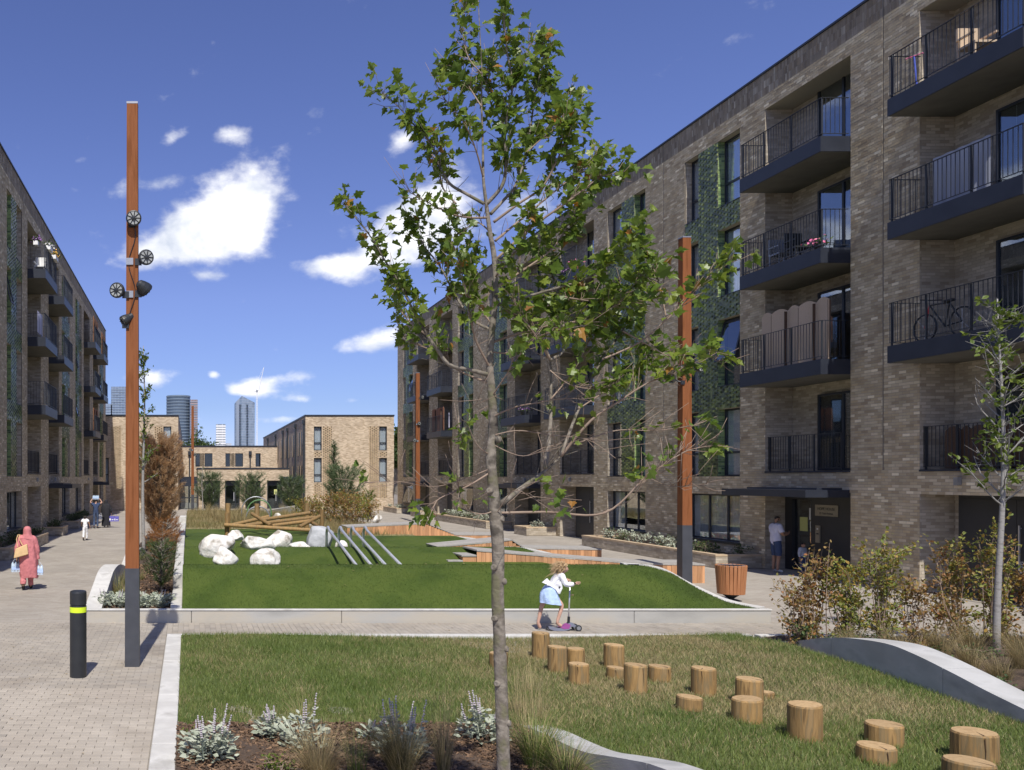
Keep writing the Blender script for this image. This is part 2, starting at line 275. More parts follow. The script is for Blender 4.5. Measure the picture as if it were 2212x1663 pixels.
BRICK_ISL = [(.66,.58,.48),(.84,.76,.64),(.98,.92,.80),(.74,.65,.53),(1.06,.99,.87),(1.2,1.14,1.04),(.86,.78,.66),(1.0,.88,.70),(.95,.90,.78),(1.65,1.62,1.5)]
MAT = dict(
 brick = M('brick_mixed_grey_brown', [(.385,.335,.255),(.52,.465,.36),(.45,.395,.30)], scale=1.6, rough=.88, bump=.002, bscale=40, island=BRICK_ISL),
 soldier = M('brick_soldier', [(.24,.21,.175),(.33,.295,.25)], scale=1.6, rough=.88, bump=.004, bscale=40, island=BRICK_ISL),
 mortar = M('mortar', [(.25,.225,.195),(.33,.30,.26)], scale=3, rough=.95),
 brickt = brick_tex('brick_wall', (.32,.265,.195), (.54,.47,.37), (.37,.33,.26)),
 buff = brick_tex('brick_buff', (.36,.27,.18), (.62,.50,.36), (.52,.45,.36), bump=.004),
 buffp = M('brick_buff_piece', [(.42,.33,.22),(.58,.47,.33)], scale=3, rough=.88, island=[(.8,.78,.75),(1.05,1,.95),(.9,.85,.8)]),
 green = M('brick_green_glazed', [(.125,.145,.075),(.19,.215,.11),(.15,.17,.09)], scale=1.5, rough=.28, spec=.5, island=[(.22,.28,.28),(.6,.72,.6),(.9,1.0,.75),(1.5,1.6,.95),(.35,.42,.40),(1.1,1.2,.8),(.28,.33,.33),(1.7,1.75,1.1)]),
 navy = M('steel_navy_grey', [(.019,.023,.034),(.028,.033,.047)], scale=2, rough=.45, spec=.4),
 rail = M('steel_rail', [(.03,.034,.042)], rough=.45, metal=.0),
 soffit = M('soffit_board', [(.10,.097,.088),(.13,.125,.112)], scale=3, rough=.8),
 dark = M('door_charcoal', [(.022,.024,.028),(.03,.032,.036)], scale=2, rough=.5),
 frame = M('window_frame_dark', [(.025,.03,.038)], rough=.4),
 glass = glass_mat('window_glass'),
 glassd = glass_mat('window_glass_dark', (.7,.75,.77), .06),
 curtain = M('curtain_white', [(.68,.70,.74),(.84,.85,.87)], scale=3, rough=.9, stretch=(8,8,.2), trans=.25),
 room = M('room_dark', [(.10,.095,.085),(.15,.14,.125)], scale=2, rough=.9),
 steel = M('stainless', [(.58,.59,.60),(.70,.71,.72)], scale=6, rough=.3, metal=.6),
 zinc = M('grey_metal', [(.30,.31,.33),(.38,.39,.41)], scale=4, rough=.4, metal=.6),
 conc = M('concrete_white', [(.40,.385,.35),(.57,.555,.515),(.48,.465,.43),(.54,.525,.485)], scale=2.3, rough=.85, bump=.002, bscale=60),
 concg = M('concrete_grey', [(.29,.285,.265),(.38,.37,.34),(.42,.38,.31),(.33,.325,.295)], scale=.9, rough=.85, bump=.002, bscale=50, stretch=(.6,.6,1.6)),
 wallc = M('concrete_fair_faced', [(.30,.30,.285),(.45,.445,.425),(.38,.375,.355),(.42,.41,.38)], scale=1.8, rough=.85, bump=.002, bscale=50, stretch=(.7,.7,1.4)),
 ground = M('ground_dirt', [(.18,.16,.13),(.26,.23,.19)], scale=.2, rough=.95),
 paver = M('paver', [(.275,.24,.195),(.365,.328,.275),(.315,.28,.232),(.34,.30,.25)], scale=.6, rough=.9, bump=.0015, bscale=80, jitter=.08, island=[(.86,.85,.84),(1,1,1),(1.08,1.06,1.03),(.93,.92,.9)]),
 joint = M('paver_joint', [(.235,.21,.18),(.28,.255,.22)], scale=3, rough=.95),
 pave = brick_tex('paving', (.30,.263,.218), (.365,.33,.28), (.29,.258,.215), w=.2, h=.1, bump=.001, flat=True),
 corten = M('timber_rust_brown', [(.175,.060,.020),(.24,.088,.033),(.205,.072,.027)], scale=2.5, rough=.8, spec=.2, contrast=1.5, bump=.0015, bscale=14, stretch=(6,6,.5)),
 polegrey = M('pole_base_grey', [(.045,.048,.056),(.062,.065,.075)], scale=5, rough=.5),
 black = M('black_plastic', [(.018,.02,.023),(.026,.028,.03)], scale=6, rough=.42),
 yellow = M('reflective_yellow', [(.62,.80,.02),(.70,.88,.04)], scale=6, rough=.35),
 lens = M('lamp_lens', [(.30,.31,.30),(.42,.43,.40)], scale=20, rough=.2),
 timber = M('timber_log', [(.17,.10,.035),(.33,.20,.075),(.26,.155,.055),(.20,.14,.065),(.30,.19,.08)], scale=3.5, rough=.75, bump=.003, bscale=20, stretch=(5,5,.5), jitter=.24, contrast=1.4),
 timbertop = M('timber_end_grain', [(.34,.22,.10),(.44,.30,.15),(.29,.18,.08)], scale=14, rough=.8, bump=.002, bscale=40, jitter=.1),
 crack = M('timber_crack', [(.06,.03,.012)], rough=.9),
 cedar = M('cedar_plank', [(.40,.19,.085),(.55,.29,.14),(.48,.24,.11)], scale=3, rough=.7, bump=.002, bscale=20, stretch=(6,6,.6), jitter=.26),
 slat = M('bin_slat', [(.33,.13,.05),(.43,.19,.08)], scale=4, rough=.55, stretch=(6,6,.6), jitter=.12),
 deck = M('deck_grey', [(.30,.28,.25),(.38,.36,.33)], scale=4, rough=.8, stretch=(5,.6,1), jitter=.1),
 boulder = M('boulder_white', [(.30,.27,.22),(.58,.55,.50),(.72,.70,.66),(.66,.63,.57)], scale=3.2, rough=.9, bump=.035, bscale=8, contrast=1.6),
 boulderg = M('boulder_grey', [(.34,.35,.36),(.48,.49,.50)], scale=3, rough=.9, bump=.02, bscale=9),
 mulch = M('bark_mulch', [(.035,.024,.016),(.09,.06,.04),(.06,.04,.027)], scale=16, rough=.95, bump=.02, bscale=40),
 chip = M('bark_chip', [(.10,.065,.04),(.17,.115,.075)], scale=9, rough=.9, island=[(.5,.45,.4),(.8,.75,.7),(1.2,1.1,1.0),(.6,.5,.45),(2.4,2.2,1.9)]),
 bark = M('bark_young', [(.085,.072,.056),(.235,.205,.165),(.15,.128,.10),(.14,.13,.075)], scale=9, rough=.85, bump=.010, bscale=30, contrast=1.5),
 barkg = M('bark_pale', [(.17,.16,.145),(.30,.285,.265),(.23,.22,.20)], scale=9, rough=.85, bump=.004, bscale=25, stretch=(1,1,2.5)),
 twig = M('twig', [(.20,.14,.10),(.33,.25,.19)], scale=6, rough=.85),
 leaf = M('leaf_maple', [(.115,.165,.02),(.19,.25,.042)], scale=4, rough=.40, trans=.45, island=[(.6,.75,.7),(.9,1,.9),(1.2,1.15,1.0),(.75,.9,.8),(1.0,1.05,.9),(1.5,1.35,1.1)]),
 leafo = M('leaf_maple_orange', [(.30,.12,.025),(.36,.20,.03)], scale=3, rough=.5, trans=.4),
 leafy = M('leaf_light', [(.10,.15,.015),(.16,.21,.03)], scale=3, rough=.5, trans=.4, island=[(.7,.8,.7),(1,1,1),(1.25,1.15,1)]),
 pine = M('pine_needles', [(.075,.115,.05),(.125,.165,.075)], scale=3, rough=.6, trans=.2, island=[(.6,.7,.65),(1,1,1),(1.4,1.35,1.3),(.8,.9,.85)]),
 brown = M('brown_needles', [(.54,.37,.21),(.68,.49,.30)], scale=2.5, rough=.75, trans=.5, island=[(.55,.5,.45),(.9,.85,.8),(1.15,1.1,1.05),(.7,.65,.6)]),
 rust = M('rust_foliage', [(.36,.15,.04),(.46,.22,.07)], scale=2.5, rough=.75, trans=.45, island=[(.6,.55,.5),(1,1,1),(.8,.8,.75)]),
 beech = M('beech_leaf', [(.19,.205,.04),(.26,.255,.065)], scale=1.2, rough=.55, trans=.35, island=[(.7,.9,.7),(1,1.1,.9),(1.65,1.0,.85),(.7,.95,.7),(1.2,1.2,1),(1.9,1.15,1.0),(.8,1,.8),(1.3,1.25,1.1)]),
 beechd = M('beech_leaf_dry', [(.27,.18,.07),(.34,.235,.10)], scale=1.2, rough=.6, trans=.35, island=[(.7,.6,.5),(1,.9,.8),(1.2,.75,.6),(.75,1.05,.6),(1.3,1.2,1.1),(.6,.95,.5)]),
 silver = M('silver_leaf', [(.33,.36,.27),(.47,.49,.39)], scale=5, rough=.8, trans=.15, island=[(.7,.75,.72),(1,1,1),(1.15,1.15,1.15)]),
 lav = M('flower_spike', [(.34,.30,.32),(.46,.41,.43)], scale=9, rough=.85),
 straw = M('grass_straw', [(.42,.33,.17),(.56,.45,.26)], scale=3, rough=.75, trans=.3, island=[(.6,.62,.5),(.95,.95,.9),(1.15,1.1,1.05)]),
 grassg = M('grass_green_blades', [(.12,.17,.035),(.20,.25,.07)], scale=3, rough=.65, trans=.3, island=[(.6,.7,.6),(1,1,1),(1.3,1.25,1.2),(1.6,1.3,1.1)]),
 shrub = M('shrub_green', [(.05,.085,.025),(.085,.13,.035)], scale=3, rough=.6, trans=.25, island=[(.6,.7,.6),(1,1,1),(1.4,1.3,1.1)]),
 treefar = M('far_tree_leaf', [(.05,.085,.018),(.085,.13,.03)], scale=.6, rough=.6, trans=.25, island=[(.55,.65,.6),(1,1,1),(1.35,1.3,1.1)]),
)
# ------------------------------------------------------------------ ground and paving
g = MB(); g.quad((-3000,-1500,-.03),(3000,-1500,-.03),(3000,9000,-.03),(-3000,9000,-.03))
structure(g.build('ground', MAT['ground']))
g = MB(); g.quad((-7.1,-4,-.012),(17.8,-4,-.012),(17.8,100,-.012),(-7.1,100,-.012))
pavement = structure(g.build('pavement', MAT['pave']))
g = MB(); g.quad((-7.0,5.4,-.006),(-.38,5.4,-.006),(-.38,16.97,-.006),(-7.0,16.97,-.006)); g.quad((-.38,15.6,-.006),(11.4,15.6,-.006),(11.4,16.97,-.006),(-.38,16.97,-.006))
structure(g.build('paving_bed', MAT['joint']))

def paver_rects():
    out = []
    row = 0; y = 5.5
    while y < 16.9:
        x = -6.98 + (row % 2)*.1
        while x < -.42:
            x1 = min(x+.2, -.40)
            if x1-x > .04: out.append((x+.002, x1-.002, y+.002, y+.098))
            x = x1
        y += .1; row += 1
    x = -.40; k = 0
    while x < 11.3:
        y = 15.62 - (.1 if k % 2 else 0)
        while y < 16.94:
            y0, y1 = max(y,15.62), min(y+.2,16.95)
            if y1-y0 > .04: out.append((x+.002, x+.098, y0+.002, y1-.002))
            y += .2
        x += .1; k += 1
    return out
PR = paver_rects()
def in_frame_low(r):   # seen by the camera at all
    x, y = (r[0]+r[1])/2, (r[2]+r[3])/2
    u = VU+FPX*x/y; v = VV+FPX*EYE/y
    return 0 < u < PW and v < PH
vis = sorted([r for r in PR if in_frame_low(r)], key=lambda r: r[2])
near = set(vis[:300])
stone = MB().bbox(-.098,.098,-.048,.048,-.02,.004,c=.003).mesh('paver'); stone.materials.append(MAT['paver'])
for r in vis[:300]:
    o = bpy.data.objects.new('paver', stone); COL.objects.link(o); o.parent = pavement
    o.location = ((r[0]+r[1])/2, (r[2]+r[3])/2, rnd.uniform(-.0012,.0012)); o.scale = ((r[1]-r[0])/.196, (r[3]-r[2])/.096, 1)
    o.rotation_euler = (rnd.uniform(-.006,.006), rnd.uniform(-.006,.006), rnd.uniform(-.004,.004))
rest = np.array([r for r in PR if r not in near])
def boxes_top(Rr, z1, z0, inset=.004):
    n = len(Rr); V = np.zeros((n,8,3)); zz = z1[:,None] if hasattr(z1,'__len__') else z1
    x0,x1,y0,y1 = Rr.T
    V[:,0]=np.c_[x0,y0,np.full(n,z0)]; V[:,1]=np.c_[x1,y0,np.full(n,z0)]; V[:,2]=np.c_[x1,y1,np.full(n,z0)]; V[:,3]=np.c_[x0,y1,np.full(n,z0)]
    V[:,4]=np.c_[x0+inset,y0+inset,z1]; V[:,5]=np.c_[x1-inset,y0+inset,z1]; V[:,6]=np.c_[x1-inset,y1-inset,z1]; V[:,7]=np.c_[x0+inset,y1-inset,z1]
    F = np.array([(4,5,6,7),(0,1,5,4),(1,2,6,5),(2,3,7,6),(3,0,4,7)])
    return V.reshape(-1,3), (F[None]+8*np.arange(n)[:,None,None]).reshape(-1,4)
rg = np.random.RandomState(3)
V, F = boxes_top(rest, .004+rg.uniform(-.0012,.0012,len(rest)), .0015, .0012)
o = link('paver_field', np_mesh('paver_field', V, F), MAT['paver'], pavement); o['kind'] = 'stuff'

# ------------------------------------------------------------------ facades
class Facade:
    """s runs along the wall, d out of the wall, z up"""
    def __init__(s, root, O, a, n):
        s.root, s.O, s.a, s.n = root, Vector(O), Vector(a), Vector(n)
    def P(s, t, d, z): return s.O + s.a*t + s.n*d + Vector((0,0,z))
    def box(s, mb, t0, t1, d0, d1, z0, z1):
        c = [s.P(t,d,z) for z in (z0,z1) for (t,d) in ((t0,d0),(t1,d0),(t1,d1),(t0,d1))]
        mb.add(c, [(3,2,1,0),(4,5,6,7),(0,1,5,4),(1,2,6,5),(2,3,7,6),(3,0,4,7)]); return mb
    def quad(s, mb, t0, t1, z0, z1, d=0): mb.quad(s.P(t0,d,z0), s.P(t1,d,z0), s.P(t1,d,z1), s.P(t0,d,z1)); return mb
    def part(s, name, mat, parent=None, boxes=()):
        mb = MB()
        for b in boxes: s.box(mb, *b)
        return mb.build(name, mat, parent or s.root)
    def skin(s, mb, T0, T1, Z0, Z1, holes, d=0):
        ts = sorted({T0,T1}|{max(T0,min(T1,v)) for h in holes for v in h[:2]}); zs = sorted({Z0,Z1}|{max(Z0,min(Z1,v)) for h in holes for v in h[2:4]})
        for t0,t1 in zip(ts,ts[1:]):
            run = None
            for z0,z1 in zip(zs,zs[1:]):
                tm, zm = (t0+t1)/2, (z0+z1)/2
                hole = any(h[0]<tm<h[1] and h[2]<zm<h[3] for h in holes)
                if not hole:
                    if run is None: run = z0
                elif run is not None: s.quad(mb,t0,t1,run,z0,d); run = None
            if run is not None: s.quad(mb,t0,t1,run,zs[-1],d)
    def reveal(s, mb, h, depth, d0=0):
        t0,t1,z0,z1 = h[:4]
        for (ta,za,tb,zb) in ((t0,z0,t1,z0),(t1,z0,t1,z1),(t1,z1,t0,z1),(t0,z1,t0,z0)):
            mb.quad(s.P(ta,d0,za), s.P(tb,d0,zb), s.P(tb,-depth,zb), s.P(ta,-depth,za))
    def bricks(s, name, mat, T0, T1, Z0, Z1, holes=(), rowh=.075, blen=.225, proud=.004, jit=.0016, gap=.009, seed=1, soldier=False, parent=None, d=0., flemish=0., kind='stuff'):
        rs = np.random.RandomState(seed); rows = int(round((Z1-Z0)/rowh)); rec = []
        for r in range(rows):
            z0 = Z0+r*rowh; z1 = z0+rowh; zm = (z0+z1)/2
            blk = sorted((h[0],h[1]) for h in holes if h[2]<zm<h[3]); free = []; cur = T0
            for b0,b1 in blk:
                if b0 > cur: free.append((cur,min(b0,T1)))
                cur = max(cur,b1)
            if cur < T1: free.append((cur,T1))
            off = (0 if soldier else (r % 2)*blen/2)
            for f0,f1 in free:
                if flemish:                       # long and short bricks in turn, the short ones standing out
                    per = blen*1.5; k = math.floor((f0-off*1.5)/per); t = k*per+off*1.5; i = 0
                    while t < f1:
                        for ln, pr in ((blen,0.),(blen/2,flemish)):
                            a, b = max(t,f0), min(t+ln,f1)
                            if b-a > .03: rec.append((a+gap/2,b-gap/2,z0+gap/2,z1-gap/2,proud+pr*(1 if rs.rand()<.86 else 0)))
                            t += ln
                else:
                    k = math.floor((f0-off)/blen); t = k*blen+off
                    while t < f1:
                        a, b = max(t,f0), min(t+blen,f1)
                        if b-a > .025: rec.append((a+gap/2,b-gap/2,z0+gap/2,z1-gap/2,proud))
                        t += blen
        A = np.array(rec); n = len(A)
        dd = A[:,4]+rs.uniform(-jit,jit,n)+d
        tl = rs.uniform(-.0012,.0012,(n,4))
        O, a, nn = map(lambda q: np.array(q), (s.O, s.a, s.n))
        def pt(t,dv,z): return O+t[:,None]*a+dv[:,None]*nn+z[:,None]*np.array((0,0,1.))
        V = np.stack([pt(A[:,0],dd*0+d,A[:,2]),pt(A[:,1],dd*0+d,A[:,2]),pt(A[:,1],dd*0+d,A[:,3]),pt(A[:,0],dd*0+d,A[:,3]),
                      pt(A[:,0],dd+tl[:,0],A[:,2]),pt(A[:,1],dd+tl[:,1],A[:,2]),pt(A[:,1],dd+tl[:,2],A[:,3]),pt(A[:,0],dd+tl[:,3],A[:,3])],1)
        F = np.array([(4,5,6,7),(0,1,5,4),(1,2,6,5),(2,3,7,6),(3,0,4,7)])
        if s.a.cross(Vector((0,0,1))).dot(s.n) < 0: F = F[:, ::-1]
        me = np_mesh(name, V.reshape(-1,3), (F[None]+8*np.arange(n)[:,None,None]).reshape(-1,4))
        o = link(name, me, mat, parent or s.root)
        if kind: o['kind'] = kind
        return o
    def window(s, h, depth=.24, transom=None, mull=(), curtain=0, fw=.06, glass='glass', tilt=False, room=.9, name='window'):
        """frame as the part, its panes and curtain under it"""
        t0,t1,z0,z1 = h[:4]; dd = -depth
        fr = MB()
        for b in ((t0,t0+fw,dd-.07,dd,z0,z1),(t1-fw,t1,dd-.07,dd,z0,z1),(t0+fw,t1-fw,dd-.07,dd,z0,z0+fw),(t0+fw,t1-fw,dd-.07,dd,z1-fw,z1)): s.box(fr,*b)
        if transom: s.box(fr,t0+fw,t1-fw,dd-.068,dd-.002,transom-.035,transom+.035)
        for m in mull: s.box(fr,m-.035,m+.035,dd-.066,dd-.004,z0+fw,z1-fw)
        w = fr.build(name, MAT['frame'], s.root)
        zsplit = [z0+fw, transom, z1-fw] if transom else [z0+fw, z1-fw]
        tsplit = [t0+fw]+list(mull)+[t1-fw]
        for i in range(len(zsplit)-1):
            if tilt and i == len(zsplit)-2: continue
            for j in range(len(tsplit)-1):
                s.part('pane', MAT[glass], w, [(tsplit[j],tsplit[j+1],dd-.04,dd-.03,zsplit[i],zsplit[i+1])])
        if tilt:      # top-hung sash pushed out at the foot
            za, zb = zsplit[-2], zsplit[-1]; H = zb-za; out = .34
            sf = MB(); pn = MB()
            def q(t,k,off=0): return s.P(t, dd+.02+out*(1-k)+off, za+H*k+(.03*(1-k)))
            for (ta,tb,ka,kb) in ((t0+.05,t0+.12,0,1),(t1-.12,t1-.05,0,1),(t0+.12,t1-.12,0,.05),(t0+.12,t1-.12,.95,1)):
                c = [q(ta,ka),q(tb,ka),q(tb,kb),q(ta,kb),q(ta,ka,.04),q(tb,ka,.04),q(tb,kb,.04),q(ta,kb,.04)]
                sf.add(c,[(3,2,1,0),(4,5,6,7),(0,1,5,4),(1,2,6,5),(2,3,7,6),(3,0,4,7)])
            pn.quad(q(t0+.12,.05,.02),q(t1-.12,.05,.02),q(t1-.12,.95,.02),q(t0+.12,.95,.02))
            sf.build('open_sash', MAT['frame'], w); pn.build('pane', MAT[glass], w)
        if curtain:
            mb = MB(); n = 26; rs = random.Random(int(t0*77+z0*13)); spans = [(t0+.03,t1-.03)] if curtain == 1 else [(t0+.03,t0+(t1-t0)*rs.uniform(.2,.42)),(t1-(t1-t0)*rs.uniform(.2,.42),t1-.03)]
            if curtain == 3: spans = [(t0+.03, t0+(t1-t0)*rs.uniform(.35,.6))]
            for a0,a1 in spans:
                k = max(8,int(n*(a1-a0)/1.0)); ph = rs.uniform(0,6)
                vs = []; 
                for i in range(k+1):
                    t = a0+(a1-a0)*i/k; dv = dd-.12+.03*math.sin(i*1.9+ph)+.012*math.sin(i*.7)
                    vs += [s.P(t,dv,z0+.03), s.P(t,dv*1.0-.0,z1-.03)]
                mb.add(vs,[(2*i,2*i+2,2*i+3,2*i+1) for i in range(k)])
            mb.build('curtain', MAT['curtain'], w, smooth=True)
        rm = MB(); t0e,t1e = t0-.02,t1+.02
        s.quad(rm,t0e,t1e,z0,z1,dd-room)
        for (ta,za,tb,zb) in ((t0e,z0,t1e,z0),(t1e,z0,t1e,z1),(t1e,z1,t0e,z1),(t0e,z1,t0e,z0)):
            rm.quad(s.P(ta,dd-.075,za), s.P(tb,dd-.075,zb), s.P(tb,dd-room,zb), s.P(ta,dd-room,za))
        rm.build('room_lining', MAT['room'], w)
        return w

def railing(fc, parent, t0, t1, dfront, dback, z, h=1.05, sides=True):
    mb = MB(); b = fc.box
    b(mb,t0,t1,dfront-.02,dfront+.02,z+h-.012,z+h); b(mb,t0,t1,dfront-.012,dfront+.012,z+.07,z+.085)
    n = int((t1-t0)/.112)
    for i in range(n+1):
        t = t0+.008+(t1-t0-.016)*i/n; b(mb,t-.006,t+.006,dfront-.006,dfront+.006,z+.085,z+h-.012)
    for t in (t0+.03, t0+(t1-t0)*.36, t0+(t1-t0)*.7, t1-.03): b(mb,t-.022,t+.022,dfront-.045,dfront-.02,z-.12,z+h-.014)
    if sides:
        for t in (t0+.012,t1-.012):
            b(mb,t-.02,t+.02,dback,dfront-.021,z+h-.0125,z+h-.0005); b(mb,t-.0115,t+.0115,dback,dfront-.013,z+.0705,z+.0845)
            n = int((dfront-dback)/.112)
            for i in range(1,n):
                d = dback+(dfront-dback)*i/n; b(mb,t-.006,t+.006,d-.006,d+.006,z+.085,z+h-.0125)
    return mb.build('railing', MAT['rail'], parent)

# bays (recesses with balconies), strips (green glazed brick with windows), along the long facades
BAYS = [(17.92,21.42),(23.66,27.16),(38.66,42.16),(44.5,48.0),(59.4,62.9),(65.15,68.65)]
STRIPS = [(28.41,31.55),(34.3,37.4),(49.2,52.3),(55.05,58.15),(69.9,73.0)]
JOINTS = [22.55,33.0,43.3,53.6,64.0]
REC = .85; ROOFZ = 15.3; SOLZ = 14.625; T0, T1 = 15.9, 75.0

def apartment(label, xf, side, seed, near_bay_detail):
    root = thing('apartment_building', label, 'building', (xf, 45, 0))
    fc = Facade(root, (xf,0,0), (0,1,0), (-1 if side > 0 else 1, 0, 0))
    rs = random.Random(seed)
    bayh = []; winh = []; gh = []
    for a,b in BAYS:
        bayh.append((a,b,3.0,14.175)); gh.append((a,b,0,2.4))
    panes = []; ground_w = []
    for i,(a,b) in enumerate(STRIPS):
        wide_near = (i % 2 == 0)
        wA = (a,a+1.2) if wide_near else (a,a+.85); wB = (b-.82,b) if wide_near else (b-1.2,b)
        for k in range(4):
            z0, z1 = 2.85+3*k, 5.1+3*k
            panes.append((i,k,wA[0],wA[1],z0,z1)); panes.append((i,k,wB[0],wB[1],z0,z1))
        winh.append((a,b,2.85,14.1)); ground_w.append((a,b,.675,2.25))
    jh = [(j-.014,j+.014,3.0,ROOFZ) for j in JOINTS]
    holes = bayh+winh+gh+ground_w
    # shell: mortar face, reveals, recess backs
    mb = MB(); fc.skin(mb, T0, T1, -.02, SOLZ, holes+jh)
    fc.skin(mb, T0, T1, SOLZ, ROOFZ, jh)
    for j in jh: fc.quad(mb, j[0], j[1], 3.0, ROOFZ, -.05); fc.reveal(mb, (j[0],j[1],3.0,ROOFZ), .05)
    mb.build('wall', MAT['mortar'], root)
    fc.bricks('brickwork', MAT['brick'], T0, T1, 0, SOLZ, holes+jh, seed=seed)
    fc.bricks('soldier_course', MAT['soldier'], T0, T1, SOLZ, ROOFZ, jh, rowh=.225, blen=.075, soldier=True, seed=seed+1)
    for h in bayh+gh:
        mb = MB(); fc.reveal(mb, h, REC); fc.quad(mb, h[0], h[1], h[2], h[3], -REC); mb.build('recess_wall', MAT['brickt'], root)
    for h in ground_w: mb = MB(); fc.reveal(mb, h, .24); mb.build('window_reveal', MAT['brickt'], root)
    mb = MB(); fc.box(mb, T0-.03,T1+.03,-.40,.045,ROOFZ,ROOFZ+.06); mb.build('parapet_coping', MAT['navy'], root)
    # body behind the street face
    mb = MB(); D = -12
    mb.quad(fc.P(T0,0,0),fc.P(T0,D,0),fc.P(T0,D,ROOFZ),fc.P(T0,0,ROOFZ)); mb.quad(fc.P(T1,0,0),fc.P(T1,D,0),fc.P(T1,D,ROOFZ),fc.P(T1,0,ROOFZ))
    mb.quad(fc.P(T0,D,0),fc.P(T1,D,0),fc.P(T1,D,ROOFZ),fc.P(T0,D,ROOFZ)); mb.quad(fc.P(T0,-.02,ROOFZ-.3),fc.P(T1,-.02,ROOFZ-.3),fc.P(T1,D,ROOFZ-.3),fc.P(T0,D,ROOFZ-.3))
    mb.build('rear_wall', MAT['brickt'], root)
    # green panels
    for i,(a,b) in enumerate(STRIPS):
        ph = [(p[2],p[3],p[4],p[5]) for p in panes if p[0]==i]
        mb = MB(); fc.skin(mb,a,b,2.85,14.1,ph,-.012); fc.reveal(mb,(a,b,2.85,14.1),.03)
        mb.build('panel_backing', MAT['mortar'], root)
        fc.bricks('green_brick_panel', MAT['green'], a, b, 2.85, 14.1, ph, seed=seed+20+i, flemish=.028, d=-.012, gap=.008, jit=.002)
        # jambs of the windows beside the glazed brick are glazed too
        for (q0,q1,z0,z1) in ph:
            inner = q1 if q0 < (a+b)/2 else q0
            mb = MB(); fc.reveal(mb,(q0,q1,z0,z1),.24,-.012); mb.build('window_reveal', MAT['brickt'], root)
            if inner == q1:      # far jamb lies in the panel: sunlight on it is put into its colour
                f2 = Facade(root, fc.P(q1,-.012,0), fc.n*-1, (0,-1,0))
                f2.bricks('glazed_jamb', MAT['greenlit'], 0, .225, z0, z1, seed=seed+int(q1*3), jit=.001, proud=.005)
    for (i,k,q0,q1,z0,z1) in panes:
        r = rs.random()
        cu = 1 if r < .55 else (2 if r < .75 else (3 if r < .85 else 0))
        tilt = (side > 0 and (i,k) == (0,1) and q1-q0 > 1) or (side < 0 and (i,k) in ((1,2),(3,1),(3,2),(4,2)) and q0 == min(p[2] for p in panes if p[0]==i)) or (side > 0 and (i,k,) == (4,2) and q1-q0>1)
        fc.window((q0,q1,z0,z1), transom=z0+.8, curtain=cu, tilt=tilt)
        fc.part('sill', MAT['frame'], None, [(q0+.002,q1-.002,-.238,.02,z0-.0,z0+.025)])
    for gi,h in enumerate(ground_w):
        m = ((h[0]*2+h[1])/3, (h[0]+h[1]*2)/3)
        fc.window(h, mull=m, curtain=(1 if gi == 0 else 2), glass='glass', tilt=(side > 0 and gi in (3,4)))
        fc.part('sill', MAT['frame'], None, [(h[0]-.02,h[1]+.02,-.238,.04,h[2]-.05,h[2]+.025)])
    # balconies
    for bi,(a,b) in enumerate(BAYS):
        for k in (1,2,3):
            z = 3.0+3*k
            bal = fc.part('balcony', MAT['navy'], None, [(a+.01,b-.01,-REC+.004,.8,z-.41,z)])
            fc.part('soffit', MAT['soffit'], bal, [(a+.03,b-.03,-REC+.008,.77,z-.418,z-.4101)])
            railing(fc, bal, a+.03, b-.03, .76, .02, z)
        jr = fc.part('window_guard', MAT['navy'], None, [(a+.002,b-.002,-.10,.03,2.95,3.0)])
        railing(fc, jr, a+.45, b-.02, -.08, -.3, 3.0, sides=False)
        for k in range(4):
            z = 3.0+3*k; z1 = z+2.25
            w0 = a+.35 if bi % 2 else a+.35
            fc.window((a+.3,a+2.3,z+.02,z1), depth=REC-.10, mull=(a+1.3,), curtain=(0,2,3,0,2)[(bi+k*2) % 5], glass='glassd', room=.085, name='balcony_door')
        # ground floor
        if bi == 1:
            entrance(fc, a, b)
        else:
            d = fc.part('door', MAT['dark'], None, [(a+.01,b-.45,-.62,-.55,0,2.39)])
            fc.part('door_leaf', MAT['dark'], d, [(a+.1,(a+b)/2-.2,-.55,-.53,.05,2.3)]); fc.part('door_leaf', MAT['dark'], d, [((a+b)/2-.19,b-.55,-.55,-.53,.05,2.3)])
            hb = (a+b)/2-.3
            fc.part('handle', MAT['steel'], d, [(hb-.012,hb+.012,-.50,-.475,.75,1.75),(hb-.01,hb+.01,-.53,-.50,.8,.83),(hb-.01,hb+.01,-.53,-.50,1.67,1.70)])
            if bi in (3,5): canopy(fc, a, b)
            if bi == 0 and side > 0:
                for t,z in (('Dry',.88),('Riser',.79),('Inlet',.70)): text_on(fc, d, t, 19.30, z, .105, -.525, MAT['white'])
    # small fittings
    for t,z in ((20.3,2.72),(41.0,2.72),(46.5,2.72),(61.8,2.72)):
        fc.part('wall_light', MAT['zinc'], None, [(t-.055,t+.055,.012,.11,z-.09,z+.09)])
    return fc

